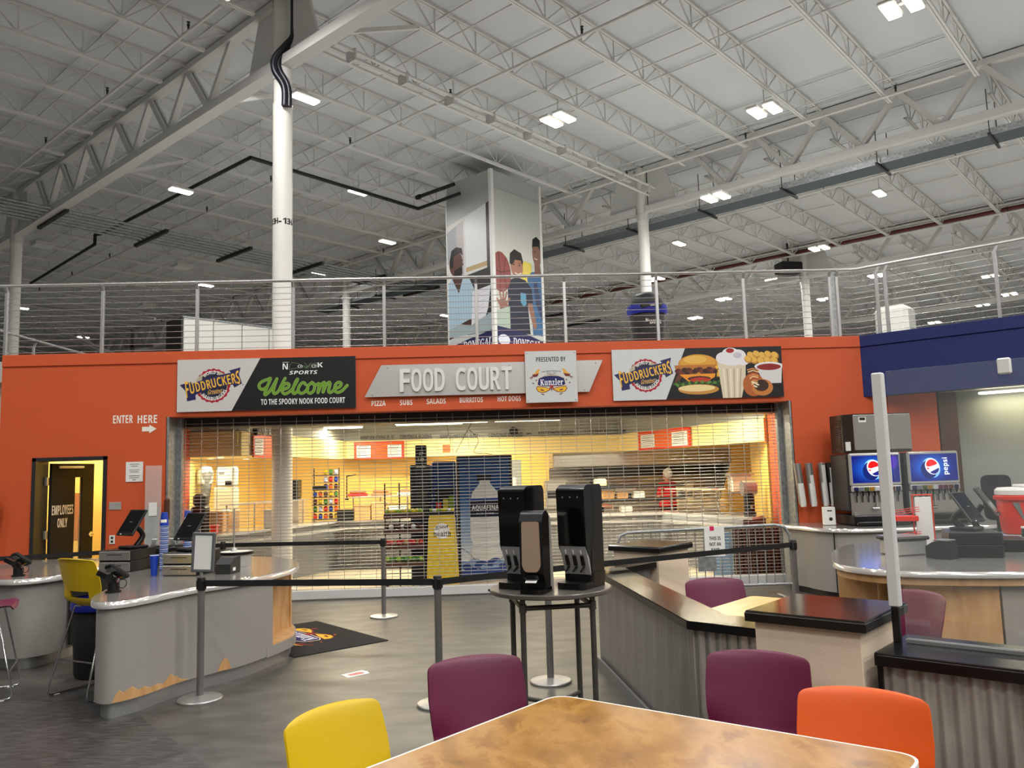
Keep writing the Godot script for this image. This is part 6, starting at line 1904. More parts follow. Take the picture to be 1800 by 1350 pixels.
	for k in 3:
		part(t, "pocket", mb().box(Vector3(-0.12 + 0.12 * k, 0.20, 0.06), Vector3(0.09, 0.02, 0.1), 0.005).mesh(), M.charcoal)
	for q in [[-0.14, 0.02, 20], [0.05, 0.05, -15], [0.12, -0.05, 40]]:
		part(t, "paper_slip", mb().box(Vector3.ZERO, Vector3(0.05, 0.10, 0.012), 0.003).mesh(), M.paper, Vector3(q[0], 0.24, q[1]), Vector3(40, q[2], 0))
	t = thing("sign_pedestal", "small round white topped pedestal with a thin pole on the front till counter", "pedestal", Vector3(-2.52, 0.871, -8.50))
	part(t, "drum", cyl(0.15, 0.13, 28), M.brushed)
	part(t, "rim", mb().lathe([Vector2(0.15, 0.12), Vector2(0.168, 0.12), Vector2(0.168, 0.145), Vector2(0.15, 0.15)], 28).mesh(), M.black)
	part(t, "top", mb().lathe([Vector2(0.165, 0.148), Vector2(0, 0.15)], 28).mesh(), M.white_plastic)
	part(t, "pole", mb().tube([Vector3(-0.03, 0.15, -0.02), Vector3(-0.03, 0.58, -0.02)], 0.008, 8).mesh(), M.satin)
	part(t, "pole_foot", mb().lathe([Vector2(0.035, 0.15), Vector2(0.03, 0.165), Vector2(0.01, 0.19)], 14, Transform3D(Basis.IDENTITY, Vector3(-0.03, 0, -0.02))).mesh(), M.satin)
	# bin under the counter
	t = thing("waste_bin", "black floor bin with a blue rim tucked behind the yellow stool", "bin", Vector3(-3.55, 0.004, -7.78))
	part(t, "body", mb().lathe([Vector2(0, 0), Vector2(0.19, 0), Vector2(0.205, 0.03), Vector2(0.225, 0.62), Vector2(0.21, 0.64), Vector2(0, 0.64)], 26).mesh(), M.black_matte)
	part(t, "rim", mb().lathe([Vector2(0.21, 0.60), Vector2(0.24, 0.60), Vector2(0.245, 0.65), Vector2(0.24, 0.70), Vector2(0.21, 0.71)], 26).mesh(), M.blue_plastic, Vector3.ZERO, Vector3.ZERO, "blue rim")
	stool("yellow shell bar stool with a slotted back at the front till counter", Vector3(-3.27, 0.004, -7.17), 150, M.lemon)
	stool("plum shell bar stool cut off by the left edge of the view", Vector3(-4.22, 0.004, -7.14), 112, M.plum)


func shell_seat(seat: float, back: float) -> Callable:
	var pr := [Vector2(0.235, seat - 0.03), Vector2(0.20, seat), Vector2(0.06, seat - 0.012), Vector2(-0.09, seat - 0.012), Vector2(-0.165, seat + 0.03), Vector2(-0.20, seat + 0.12), Vector2(-0.235, seat + back * 0.6), Vector2(-0.275, seat + back * 0.93), Vector2(-0.30, seat + back)]
	var wd := [0.215, 0.22, 0.225, 0.225, 0.228, 0.238, 0.245, 0.238, 0.215]
	return func(a: float, b: float) -> Vector3:
		# round the four corners of the sheet
		for e in [[0.40, 0.15, 1.0], [0.34, 0.10, 0.0]]:
			var cx: float = (absf(a * 2.0 - 1.0) - (1.0 - e[0])) / e[0]
			var cy: float = ((b if e[2] > 0.5 else 1.0 - b) - (1.0 - e[1])) / e[1]
			if cx > 0.0 and cy > 0.0:
				var k := maxf(cx, cy) / Vector2(cx, cy).length()
				var sx := 1.0 if a > 0.5 else -1.0
				a = 0.5 + sx * (1.0 - e[0] + cx * k * e[0]) / 2.0
				cy = 1.0 - e[1] + cy * k * e[1]
				b = cy if e[2] > 0.5 else 1.0 - cy
		var f := b * 8.0
		var i := mini(int(f), 7)
		var p: Vector2 = pr[i].cubic_interpolate(pr[i + 1], pr[maxi(i - 1, 0)], pr[mini(i + 2, 8)], f - i)
		var w := lerpf(wd[i], wd[i + 1], f - i)
		var u := a * 2.0 - 1.0
		var bk := smoothstep(0.45, 0.7, b)
		var drop := 0.012 * u * u * smoothstep(0.8, 1.0, b)
		return Vector3(u * w, p.y + 0.028 * pow(absf(u), 3.0) * (1.0 - bk) - drop, p.x + 0.05 * u * u * bk)


func stool(label: String, at: Vector3, turn: float, m: Material) -> void:
	var t := thing("bar_stool", label, "stool", at, turn)
	part(t, "seat_shell", mb().shell(shell_seat(0.74, 0.40), 20, 40, 0.009, Rect2(0.25, 0.55, 0.5, 0.07)).mesh(), m)
	for s in [-1.0, 1.0]:
		part(t, "leg_frame", mb().tube([Vector3(0.13 * s, 0.715, 0.10), Vector3(0.19 * s, 0.715, 0.12), Vector3(0.255 * s, 0.05, 0.26), Vector3(0.255 * s, 0.018, 0.24), Vector3(0.255 * s, 0.012, 0.20), Vector3(0.255 * s, 0.012, -0.24), Vector3(0.255 * s, 0.02, -0.27), Vector3(0.255 * s, 0.06, -0.28), Vector3(0.19 * s, 0.715, -0.10), Vector3(0.13 * s, 0.715, -0.08)], 0.0085, 8).mesh(), M.chrome)
		for z in [-0.2, 0.18]:
			part(t, "glide", mb().box(Vector3(0.255 * s, 0.006, z), Vector3(0.022, 0.012, 0.05), 0.004).mesh(), M.white_plastic)
	part(t, "footrest", mb().tube([Vector3(-0.24, 0.22, 0.225), Vector3(0.24, 0.22, 0.225)], 0.0085, 8).mesh(), M.chrome)
	part(t, "rear_bar", mb().tube([Vector3(-0.23, 0.30, -0.225), Vector3(0.23, 0.30, -0.225)], 0.0075, 8).mesh(), M.chrome)


func stanchions() -> void:
	var spots := [[-2.29, -6.78], [-0.352, -6.363], [-1.24, -10.295], [0.54, -6.89], [3.19, -8.28], [-3.32, -10.62], [-6.3, -9.4]]
	var labs := ["steel belt stanchion with a white framed sign on top, before the till counter", "steel belt stanchion left of the plum chair in the middle of the floor", "steel belt stanchion far back close to the grille, beyond the floor mat", "steel belt stanchion standing under the round dispenser table", "steel belt stanchion between the far beige pier and the bar counter", "steel belt stanchion behind the tills before the grille", "steel belt stanchion at the left before the staff door"]
	var belts := [[1], [3], [5], [4], [], [], [5]]
	for i in spots.size():
		var p := Vector3(spots[i][0], 0.004, spots[i][1])
		var t := thing("belt_stanchion", labs[i], "stanchion", p, 0, "belt stanchions")
		part(t, "base", mb().lathe([Vector2(0, 0), Vector2(0.172, 0), Vector2(0.174, 0.012), Vector2(0.168, 0.02), Vector2(0.10, 0.032), Vector2(0.035, 0.04), Vector2(0, 0.04)], 32).mesh(), M.satin)
		part(t, "pole", mb().lathe([Vector2(0, 0.03), Vector2(0.0285, 0.03), Vector2(0.0285, 0.88), Vector2(0, 0.88)], 20).mesh(), M["pole_steel"] if M.has("pole_steel") else mt("pole_steel", Color(0.55, 0.54, 0.53), 0.32, 0.7))
		part(t, "belt_head", mb().lathe([Vector2(0, 0.86), Vector2(0.033, 0.86), Vector2(0.033, 0.95), Vector2(0.030, 0.962), Vector2(0, 0.965)], 18).mesh(), M.black if i == 0 else M.charcoal)
		for a in 4:
			part(t, "belt_slot", mb().box(Vector3(0, 0.905, 0.033), Vector3(0.03, 0.07, 0.012), 0.003).mesh(), M.black, Vector3.ZERO, Vector3(0, 90 * a + 20, 0))
		for k in belts[i]:
			var q := Vector3(spots[k][0], 0.004, spots[k][1]) - p
			part(t, "belt", mb().bar(Vector3(0, 0.915, 0) + q.normalized() * 0.036, Vector3(0, 0.915, 0) + q - q.normalized() * 0.037, 0.003, 0.05).mesh(), M.black_matte)
		if i == 0:
			part(t, "sign_stem", mb().tube([Vector3(0, 0.96, 0), Vector3(0, 1.02, 0)], 0.012, 8).mesh(), M.satin)
			var f := Node3D.new()
			f.name = "sign_holder"
			t.add_child(f, true)
			f.position = Vector3(0.01, 1.005, 0.01)
			f.rotation_degrees = Vector3(0, -6, -2.5)
			for e in [[0, 0.012, 0.185, 0.024], [0, 0.308, 0.185, 0.024], [-0.083, 0.16, 0.024, 0.32], [0.083, 0.16, 0.024, 0.32]]:
				part(f, "frame", mb().box(Vector3(e[0], e[1], 0), Vector3(e[2], e[3], 0.026), 0.006).mesh(), M["frame_grey"] if M.has("frame_grey") else mt("frame_grey", Color(0.40, 0.41, 0.42), 0.4, 0.3))
			part(f, "sign_sheet", mb().box(Vector3(0, 0.16, 0.0), Vector3(0.15, 0.28, 0.012)).mesh(), M.paper)
	# mat and floor sticker
	var c := Canvas.new(720, 480, Color(0.055, 0.05, 0.055))
	for k in 2600:
		c.rect(rng.randi_range(0, 719), rng.randi_range(0, 479), 2, 2, Color(0.085, 0.08, 0.085))
	meat_emblem(c, 120, 10, 0.62, Color(0.62, 0.22, 0.12))
	var a := Vector2(-2.035, -10.148)
	var b := Vector2(-1.018, -8.83)
	var d := Vector2(-1.86, -8.18)
	var mat := thing("floor_mat", "dark floor mat with a blue and gold emblem before the grille", "mat", Vector3((a.x + d.x) / 2 + (b.x - a.x) / 2, 0.005, (a.y + d.y) / 2 + (b.y - a.y) / 2))
	mat.position = Vector3((b.x + (a.x + d.x - b.x)) / 2, 0.005, (b.y + (a.y + d.y - b.y)) / 2)
	var ux := b - a
	var uy := d - b
	mat.rotation.y = -atan2(ux.y, ux.x)
	part(mat, "pad", mb().box(Vector3(0, 0.004, 0), Vector3(ux.length(), 0.008, uy.length()), 0.003).mesh(), M.black_matte)
	var m := mb()
	var hx := ux.length() / 2 - 0.02
	var hz := uy.length() / 2 - 0.02
	m.sheet(Vector3(hx, 0.0085, hz), Vector3(-hx, 0.0085, hz), Vector3(-hx, 0.0085, -hz), Vector3(hx, 0.0085, -hz))
	part(mat, "print", m.mesh(), printed("mat_print", c.tex(), 0.95))
	var st := thing("floor_sticker", "worn white floor sticker with a faded red arrow", "sticker", Vector3(-1.15, 0.0045, -7.44), 40)
	part(st, "sheet", mb().slab(P2([-0.11, -0.07, 0.10, -0.07, 0.12, 0.0, 0.09, 0.08, -0.12, 0.07]), 0, 0.0012).mesh(), M.paper)
	part(st, "arrow", mb().slab(P2([-0.08, -0.02, 0.05, -0.03, 0.08, 0.02, 0.04, 0.05, -0.07, 0.035]), 0.0012, 0.0018).mesh(), mt("faded_red", Color(0.80, 0.45, 0.42), 0.6))


func dispensers() -> void:
	mt("chute_grey", Color(0.62, 0.62, 0.62), 0.45)
	# crowd barrier
	var t := thing("crowd_barrier", "silver crowd barrier across the right end of the grille", "barrier", Vector3(0, 0.004, -10.62))
	part(t, "frame", mb().tube([Vector3(1.76, 0.0, 0), Vector3(1.76, 0.75, 0), Vector3(1.80, 0.86, 0), Vector3(1.90, 0.905, 0), Vector3(3.86, 0.945, 0), Vector3(3.99, 0.91, 0), Vector3(4.05, 0.80, 0), Vector3(4.06, 0.0, 0)], 0.021, 10).mesh(), M.galv)
	part(t, "lower_rail", mb().tube([Vector3(1.76, 0.18, 0), Vector3(4.06, 0.18, 0)], 0.018, 8).mesh(), M.galv)
	for k in 19:
		var x := 1.87 + 0.115 * k
		part(t, "upright", mb().tube([Vector3(x, 0.18, 0), Vector3(x, 0.9 + 0.02 * (x - 1.9), 0)], 0.0065, 6).mesh(), M.galv)
	part(t, "plate", mb().box(Vector3(2.93, 0.47, 0.015), Vector3(0.24, 0.19, 0.012)).mesh(), M.galv)
	for x in [1.9, 3.95]:
		part(t, "foot", mb().box(Vector3(x, 0.012, 0), Vector3(0.05, 0.02, 0.5), 0.005).mesh(), M.galv)
	var n := thing("paper_notice", "white paper reading THIS IS NOT AN taped to the crowd barrier", "notice", Vector3(3.04, 0.76, -10.59))
	part(n, "sheet", mb().box(Vector3.ZERO, Vector3(0.265, 0.38, 0.004)).mesh(), M.paper)
	part(n, "tape", mb().box(Vector3(-0.03, 0.17, 0.004), Vector3(0.055, 0.055, 0.003)).mesh(), mt("pink_tape", Color(0.85, 0.12, 0.35), 0.6))
	letters(n, "lettering", "THIS IS", bold, M.ink, -0.07, 0.02, 0.08, 0.065, 0.004)
	letters(n, "lettering", "NOT AN", bold, M.ink, -0.07, -0.055, 0.08, -0.01, 0.004)
	letters(n, "lettering", "EXIT", bold, M.ink, -0.05, -0.13, 0.06, -0.085, 0.004)
	# round standing table
	var p := Vector3(0.405, 0.004, -4.95)
	t = thing("round_table", "round dark grey pipe-legged table carrying the black dispensers", "table", p, 6)
	part(t, "tabletop", mb().lathe([Vector2(0, 1.022), Vector2(0.360, 1.022), Vector2(0.366, 1.027), Vector2(0.366, 1.045), Vector2(0.361, 1.05), Vector2(0, 1.05)], 48).mesh(), M["table_laminate"] if M.has("table_laminate") else mt("table_laminate", Color(0.33, 0.31, 0.29), 0.3))
	for s in [[-0.205, 0.205], [0.205, 0.205], [-0.205, -0.205], [0.205, -0.205]]:
		part(t, "leg", mb().tube([Vector3(s[0], 0.0, s[1]), Vector3(s[0], 1.022, s[1])], 0.0165, 12).mesh(), M.stand_tube)
		part(t, "joint", mb().lathe([Vector2(0.0165, 0.935), Vector2(0.022, 0.939), Vector2(0.022, 0.985), Vector2(0.0165, 0.989)], 14, Transform3D(Basis.IDENTITY, Vector3(s[0], 0, s[1]))).mesh(), M.stand_tube)
		part(t, "brace", mb().tube([Vector3(s[0], 0.37, s[1]), Vector3(0, 0.37, 0.0)], 0.0145, 10).mesh(), M.stand_tube)
	for e in [[-0.205, 0.205, 0.205, 0.205], [-0.205, -0.205, 0.205, -0.205], [-0.205, -0.205, -0.205, 0.205], [0.205, -0.205, 0.205, 0.205]]:
		part(t, "rail", mb().tube([Vector3(e[0], 0.962, e[1]), Vector3(e[2], 0.962, e[3])], 0.0145, 10).mesh(), M.stand_tube)
	for e in [["tall black cutlery dispenser at the right of the round table", Vector3(0.592, 1.055, -4.90), -36.0], ["tall black cutlery dispenser at the left of the round table behind the napkins", Vector3(0.245, 1.055, -5.0), -36.0]]:
		t = thing("cutlery_dispenser", e[0], "dispenser", e[1], e[2])
		t.scale = Vector3.ONE * 0.73
		var side := Transform3D(Basis(Vector3(0, 0, 1), Vector3(1, 0, 0), Vector3(0, -1, 0)), Vector3.ZERO)
		# side profile: x forward, y = -height
		part(t, "housing", mb().slab(rounded(P2([-0.16, -0.05, 0.05, -0.10, 0.075, -0.24, 0.135, -0.33, 0.150, -0.80, 0.10, -0.83, -0.14, -0.83, -0.165, -0.79]), 0.03), -0.125, 0.125, side, true).mesh(), M.black)
		part(t, "gloss_cover", mb().slab(rounded(P2([0.10, -0.27, 0.142, -0.335, 0.157, -0.79, 0.13, -0.81, 0.0, -0.815, 0.02, -0.34]), 0.02), -0.129, 0.129, side, true).mesh(), M.black_gloss)
		part(t, "chute_panel", mb().slab(P2([0.058, -0.10, 0.135, -0.315, 0.145, -0.335, 0.05, -0.33, -0.02, -0.12]), -0.118, 0.118, side).mesh(), M["chute_grey"])
		for x in [-0.07, 0.0, 0.07]:
			part(t, "chute_slot", mb().box(Vector3(x, 0.22, 0.104), Vector3(0.032, 0.09, 0.02), 0.004, Basis(Vector3.RIGHT, 0.31)).mesh(), M.black)
			part(t, "lever", mb().box(Vector3(x, 0.15, 0.11), Vector3(0.022, 0.012, 0.07), 0.004, Basis(Vector3.RIGHT, 0.5)).mesh(), M.black)
			part(t, "sample", mb().box(Vector3(x, 0.29, 0.134), Vector3(0.012, 0.035, 0.006), 0.002, Basis(Vector3.RIGHT, 0.31)).mesh(), M.white_plastic)
			part(t, "screw", mb().lathe([Vector2(0, 0), Vector2(0.007, 0), Vector2(0.006, 0.004), Vector2(0, 0.004)], 10, Transform3D(Basis(Vector3.RIGHT, PI / 2), Vector3(x, 0.73, 0.155))).mesh(), M.satin)
		part(t, "side_panel", mb().slab(rounded(P2([-0.15, -0.13, 0.06, -0.13, 0.05, -0.30, 0.02, -0.40, 0.02, -0.80, -0.13, -0.80]), 0.03), 0.123, 0.129, side, true).mesh(), M.black)
		part(t, "base_tray", mb().slab(rounded(P2([-0.13, 0.18, -0.10, 0.21, 0.10, 0.21, 0.13, 0.18, 0.13, -0.17, -0.13, -0.17]), 0.03), 0.0, 0.05, Transform3D.IDENTITY, true).mesh(), M.black)
		part(t, "pedestal", mb().slab(rounded(P2([-0.135, 0.06, 0.135, 0.06, 0.135, -0.18, -0.135, -0.18]), 0.03), 0.04, 0.12, Transform3D.IDENTITY, true).mesh(), M.black)
	t = thing("napkin_dispenser", "smaller black napkin dispenser with a bronze window in front on the round table", "dispenser", Vector3(0.305, 1.055, -4.74), -22)
	t.scale = Vector3.ONE * 0.73
	var sd := Transform3D(Basis(Vector3(0, 0, 1), Vector3(1, 0, 0), Vector3(0, -1, 0)), Vector3.ZERO)
	part(t, "housing", mb().slab(rounded(P2([-0.09, 0.0, 0.04, 0.0, 0.045, -0.08, 0.095, -0.16, 0.105, -0.56, 0.06, -0.625, -0.02, -0.64, -0.09, -0.60]), 0.025), -0.095, 0.095, sd, true).mesh(), M.black)
	part(t, "back_plate", mb().slab(rounded(P2([-0.165, 0.0, -0.09, 0.0, -0.09, -0.60, -0.13, -0.57]), 0.012), -0.097, 0.097, sd, true).mesh(), M.brushed)
	part(t, "window", mb().slab(rounded(P2([-0.072, -0.555, 0.072, -0.555, 0.076, -0.21, 0.05, -0.165, -0.05, -0.165, -0.076, -0.21]), 0.02), 0.096, 0.108, Transform3D(Basis(Vector3(1, 0, 0), Vector3(0, 0, 1), Vector3(0, -1, 0)), Vector3.ZERO), true).mesh(), mt("bronze", Color(0.66, 0.57, 0.49), 0.16, 0.2))
	part(t, "spout", mb().box(Vector3(0, 0.12, 0.08), Vector3(0.12, 0.05, 0.09), 0.02).mesh(), M.black_gloss)
	part(t, "napkin", mb().box(Vector3(0, 0.098, 0.115), Vector3(0.09, 0.008, 0.05), 0.002, Basis(Vector3.RIGHT, 0.4)).mesh(), M.paper)
	part(t, "foot", mb().slab(rounded(P2([-0.10, 0.14, 0.10, 0.14, 0.11, -0.12, -0.11, -0.12]), 0.05), 0.0, 0.035, Transform3D.IDENTITY, true).mesh(), M.black_gloss)


func corrugate(m: MB, a: Vector2, b: Vector2, y0: float, y1: float, pitch := 0.066, amp := 0.010) -> MB:
	var l := a.distance_to(b)
	var d := (b - a).normalized()
	var n := d.orthogonal()
	var k := int(l / pitch * 10.0)
	for i in k:
		var q := []
		for j in [i, i + 1]:
			var s: float = l * j / k
			var ph: float = TAU * s / pitch
			var p: Vector2 = a + d * s + n * amp * sin(ph)
			var nn: Vector2 = (n - d * amp * cos(ph) * TAU / pitch).normalized()
			q.append([Vector3(p.x, y0, p.y), Vector3(p.x, y1, p.y), Vector3(nn.x, 0, nn.y)])
		m.tri(q[0][0], q[1][0], q[1][1], q[0][2], q[1][2], q[1][2])
		m.tri(q[0][0], q[1][1], q[0][1], q[0][2], q[1][2], q[0][2])
	return m


func block(label: String, at: Vector3, a: float, b: float) -> void:
	# capped square pier on the roof-grid angle: local x = dir_b, local -z = dir_a
	var t := thing("booth_pier", label, "pier", at, GA)
	part(t, "body", mb().box(Vector3(b / 2, 0.475, -a / 2), Vector3(b - 0.07, 0.95, a - 0.07), 0.004).mesh(), M.beige_wall)
	part(t, "cap", mb().box(Vector3(b / 2, 0.975, -a / 2), Vector3(b, 0.05, a), 0.006).mesh(), M.black_top)
	part(t, "cap_edge", mb().box(Vector3(b / 2, 0.968, -a / 2), Vector3(b + 0.006, 0.046, a + 0.006), 0.004).mesh(), M.black_edge)


func booth() -> void:
	# front corner of pier A at (1.79, -3.77); its faces run along dir_b (right) and dir_a (left back)
	block("beige pier with a black cap, near the orange chair", Vector3(1.775, 0.004, -3.79), 0.60, 0.655)
	block("beige pier with a black cap, far back beside the crowd barrier", Vector3(1.655, 0.004, -7.60), 0.58, 0.62)
	# low wall from the far pier round the corner to pier A
	var t := thing("booth_divider", "low booth wall with a black top, grey on the left and corrugated after the corner", "low wall", Vector3(0, 0.004, 0))
	var o := [Vector2(1.42, -7.86), Vector2(0.985, -7.40), Vector2(1.17, -4.73), Vector2(1.60, -4.30)]
	var inn := [Vector2(1.63, -7.66), Vector2(1.27, -7.28), Vector2(1.44, -4.87), Vector2(1.80, -4.52)]
	var capp := PackedVector2Array(o + [inn[3], inn[2], inn[1], inn[0]])
	part(t, "cap", mb().slab(capp, 0.815, 0.86).mesh(), M.black_top)
	part(t, "cap_edge", mb().slab(Geometry2D.offset_polygon(capp, 0.004)[0], 0.812, 0.856, Transform3D.IDENTITY, false, false).mesh(), M.black_edge)
	var core := inset(capp, 0.045)
	part(t, "core", mb().slab(core, 0.0, 0.812).mesh(), M.laminate_brown)
	part(t, "corrugated_sheet", corrugate(mb(), Vector2(1.205, -4.75), Vector2(1.62, -4.33), 0.06, 0.812).mesh(), M.corrugated)
	part(t, "base_board", run([[1.0, -7.38], [1.185, -4.72], [1.61, -4.29]], 0.0, 0.09, 0.02).mesh(), M.grey_plastic)
	# low wall to the right of pier A, with the glass screen
	t = thing("booth_divider", "low booth wall with dark stone top and corrugated metal front, under the glass screen", "low wall", Vector3(1.815, 0.004, -3.80), GA)
	part(t, "cap", mb().box(Vector3(0.24, 0.838, 1.5), Vector3(0.50, 0.045, 3.0), 0.004).mesh(), M.granite)
	part(t, "cap_edge", mb().box(Vector3(0.24, 0.826, 1.5), Vector3(0.506, 0.05, 3.0), 0.003).mesh(), M.black_edge)
	part(t, "core", mb().box(Vector3(0.25, 0.40, 1.5), Vector3(0.40, 0.80, 2.98)).mesh(), M.charcoal)
	part(t, "corrugated_sheet", corrugate(mb(), Vector2(0.035, 0.02), Vector2(0.035, 2.98), 0.05, 0.80).mesh(), M.corrugated)
	part(t, "end_strip", mb().box(Vector3(0.03, 0.40, 0.012), Vector3(0.03, 0.80, 0.02)).mesh(), M.black)
	t = thing("glass_screen", "clear glass screen held by a white post on the low booth wall", "screen", Vector3(2.03, 0.868, -3.99), GA)
	part(t, "post", mb().box(Vector3(0.0, 0.745, 0.0), Vector3(0.052, 1.16, 0.052), 0.006).mesh(), M.white_steel)
	part(t, "post_foot", mb().box(Vector3(-0.01, 0.08, 0.0), Vector3(0.03, 0.17, 0.035), 0.004).mesh(), M.black)
	part(t, "pane", mb().box(Vector3(0.0, 0.665, 1.45), Vector3(0.010, 1.33, 2.82)).mesh(), M.glass)
	part(t, "floor_channel", mb().box(Vector3(-0.014, 0.008, 1.45), Vector3(0.010, 0.016, 2.82)).box(Vector3(0.014, 0.008, 1.45), Vector3(0.010, 0.016, 2.82)).mesh(), M.satin)
	part(t, "glass_clip", mb().box(Vector3(0.0, 1.30, 0.56), Vector3(0.03, 0.075, 0.055), 0.006).mesh(), M.white_plastic)
	# pale table inside the booth
	t = thing("booth_table", "pale wood booth table behind the low wall", "table", Vector3(2.02, 0.004, -5.55), GA)
	part(t, "tabletop", mb().slab(rounded(P2([-0.58, -0.48, 0.58, -0.48, 0.58, 0.60, -0.58, 0.60]), 0.05), 0.70, 0.735).mesh(), M.pale_wood)
	part(t, "edge_band", rim(rounded(P2([-0.58, -0.48, 0.58, -0.48, 0.58, 0.60, -0.58, 0.60]), 0.05), 0.702, 0.734, 0.003), M.white_edge)
	part(t, "column", cyl(0.04, 0.70, 16), M.charcoal)
	part(t, "foot", mb().lathe([Vector2(0, 0), Vector2(0.30, 0), Vector2(0.30, 0.012), Vector2(0.05, 0.035), Vector2(0, 0.035)], 24).mesh(), M.charcoal)


func chair(label: String, at: Vector3, turn: float, m: Material) -> void:
	var t := thing("shell_chair", label, "chair", at, turn)
	part(t, "seat_shell", mb().shell(shell_seat(0.44, 0.40), 24, 44, 0.009).mesh(), m)
	for sx in [-1.0, 1.0]:
		for sz in [-1.0, 1.0]:
			part(t, "leg", mb().tube([Vector3(0.11 * sx, 0.418, 0.10 * sz), Vector3(0.17 * sx, 0.40, 0.16 * sz), Vector3(0.23 * sx, 0.0, 0.23 * sz)], 0.0095, 8).mesh(), M.chrome)
	part(t, "under_frame", mb().box(Vector3(0, 0.416, 0), Vector3(0.26, 0.012, 0.24), 0.003).mesh(), M.charcoal)


func tables_and_chairs() -> void:
	# big square wooden table: far corner at (0.334, -3.736)
	var u := Vector2(0.777, 0.630)
	var v := Vector2(-0.672, 0.741)
	var c := Vector2(0.322, -3.752)
	var s := 1.50
	var poly := PackedVector2Array([c, c + u * s, c + u * s + v * s, c + v * s])
	var rp := rounded(poly, 0.10, 6)
	var t := thing("square_table", "large square wood grain table with a white edge in the foreground", "table", Vector3(0, 0.004, 0))
	part(t, "tabletop", mb().slab(inset(rp, 0.011), 0.712, 0.742).mesh(), M.table_wood)
	part(t, "edge_band", mb().slab(rp, 0.708, 0.7415).mesh(), M.white_edge)
	var mid := c + (u + v) * s / 2
	part(t, "column", mb().lathe([Vector2(0, 0), Vector2(0.38, 0), Vector2(0.38, 0.012), Vector2(0.05, 0.04), Vector2(0.045, 0.70), Vector2(0.25, 0.708), Vector2(0, 0.708)], 24).mesh(), M.charcoal, Vector3(mid.x, 0, mid.y))
	# facing: turn is the heading of local +z
	chair("yellow shell chair at the left side of the square table", Vector3(-0.42, 0.004, -3.17), rad_to_deg(atan2(0.777, 0.63)), M.lemon)
	chair("plum shell chair at the left side of the square table, before the stanchion", Vector3(0.02, 0.004, -3.87), rad_to_deg(atan2(0.30, 0.95)), M.plum)
	chair("plum shell chair at the right side of the square table, before the beige pier", Vector3(1.21, 0.004, -3.76), rad_to_deg(atan2(-0.45, 0.9)), M.plum)
	chair("orange shell chair at the right side of the square table", Vector3(1.37, 0.004, -3.05), rad_to_deg(atan2(-0.5, 0.87)), M.tangerine)
	chair("plum shell chair behind the pale booth table, before the crowd barrier", Vector3(1.87, 0.004, -6.32), rad_to_deg(atan2(0.05, 1.0)), M.plum)
	chair("plum shell chair seen from behind the glass post, side on", Vector3(2.78, 0.004, -5.52), rad_to_deg(atan2(-0.95, 0.2)), M.plum)


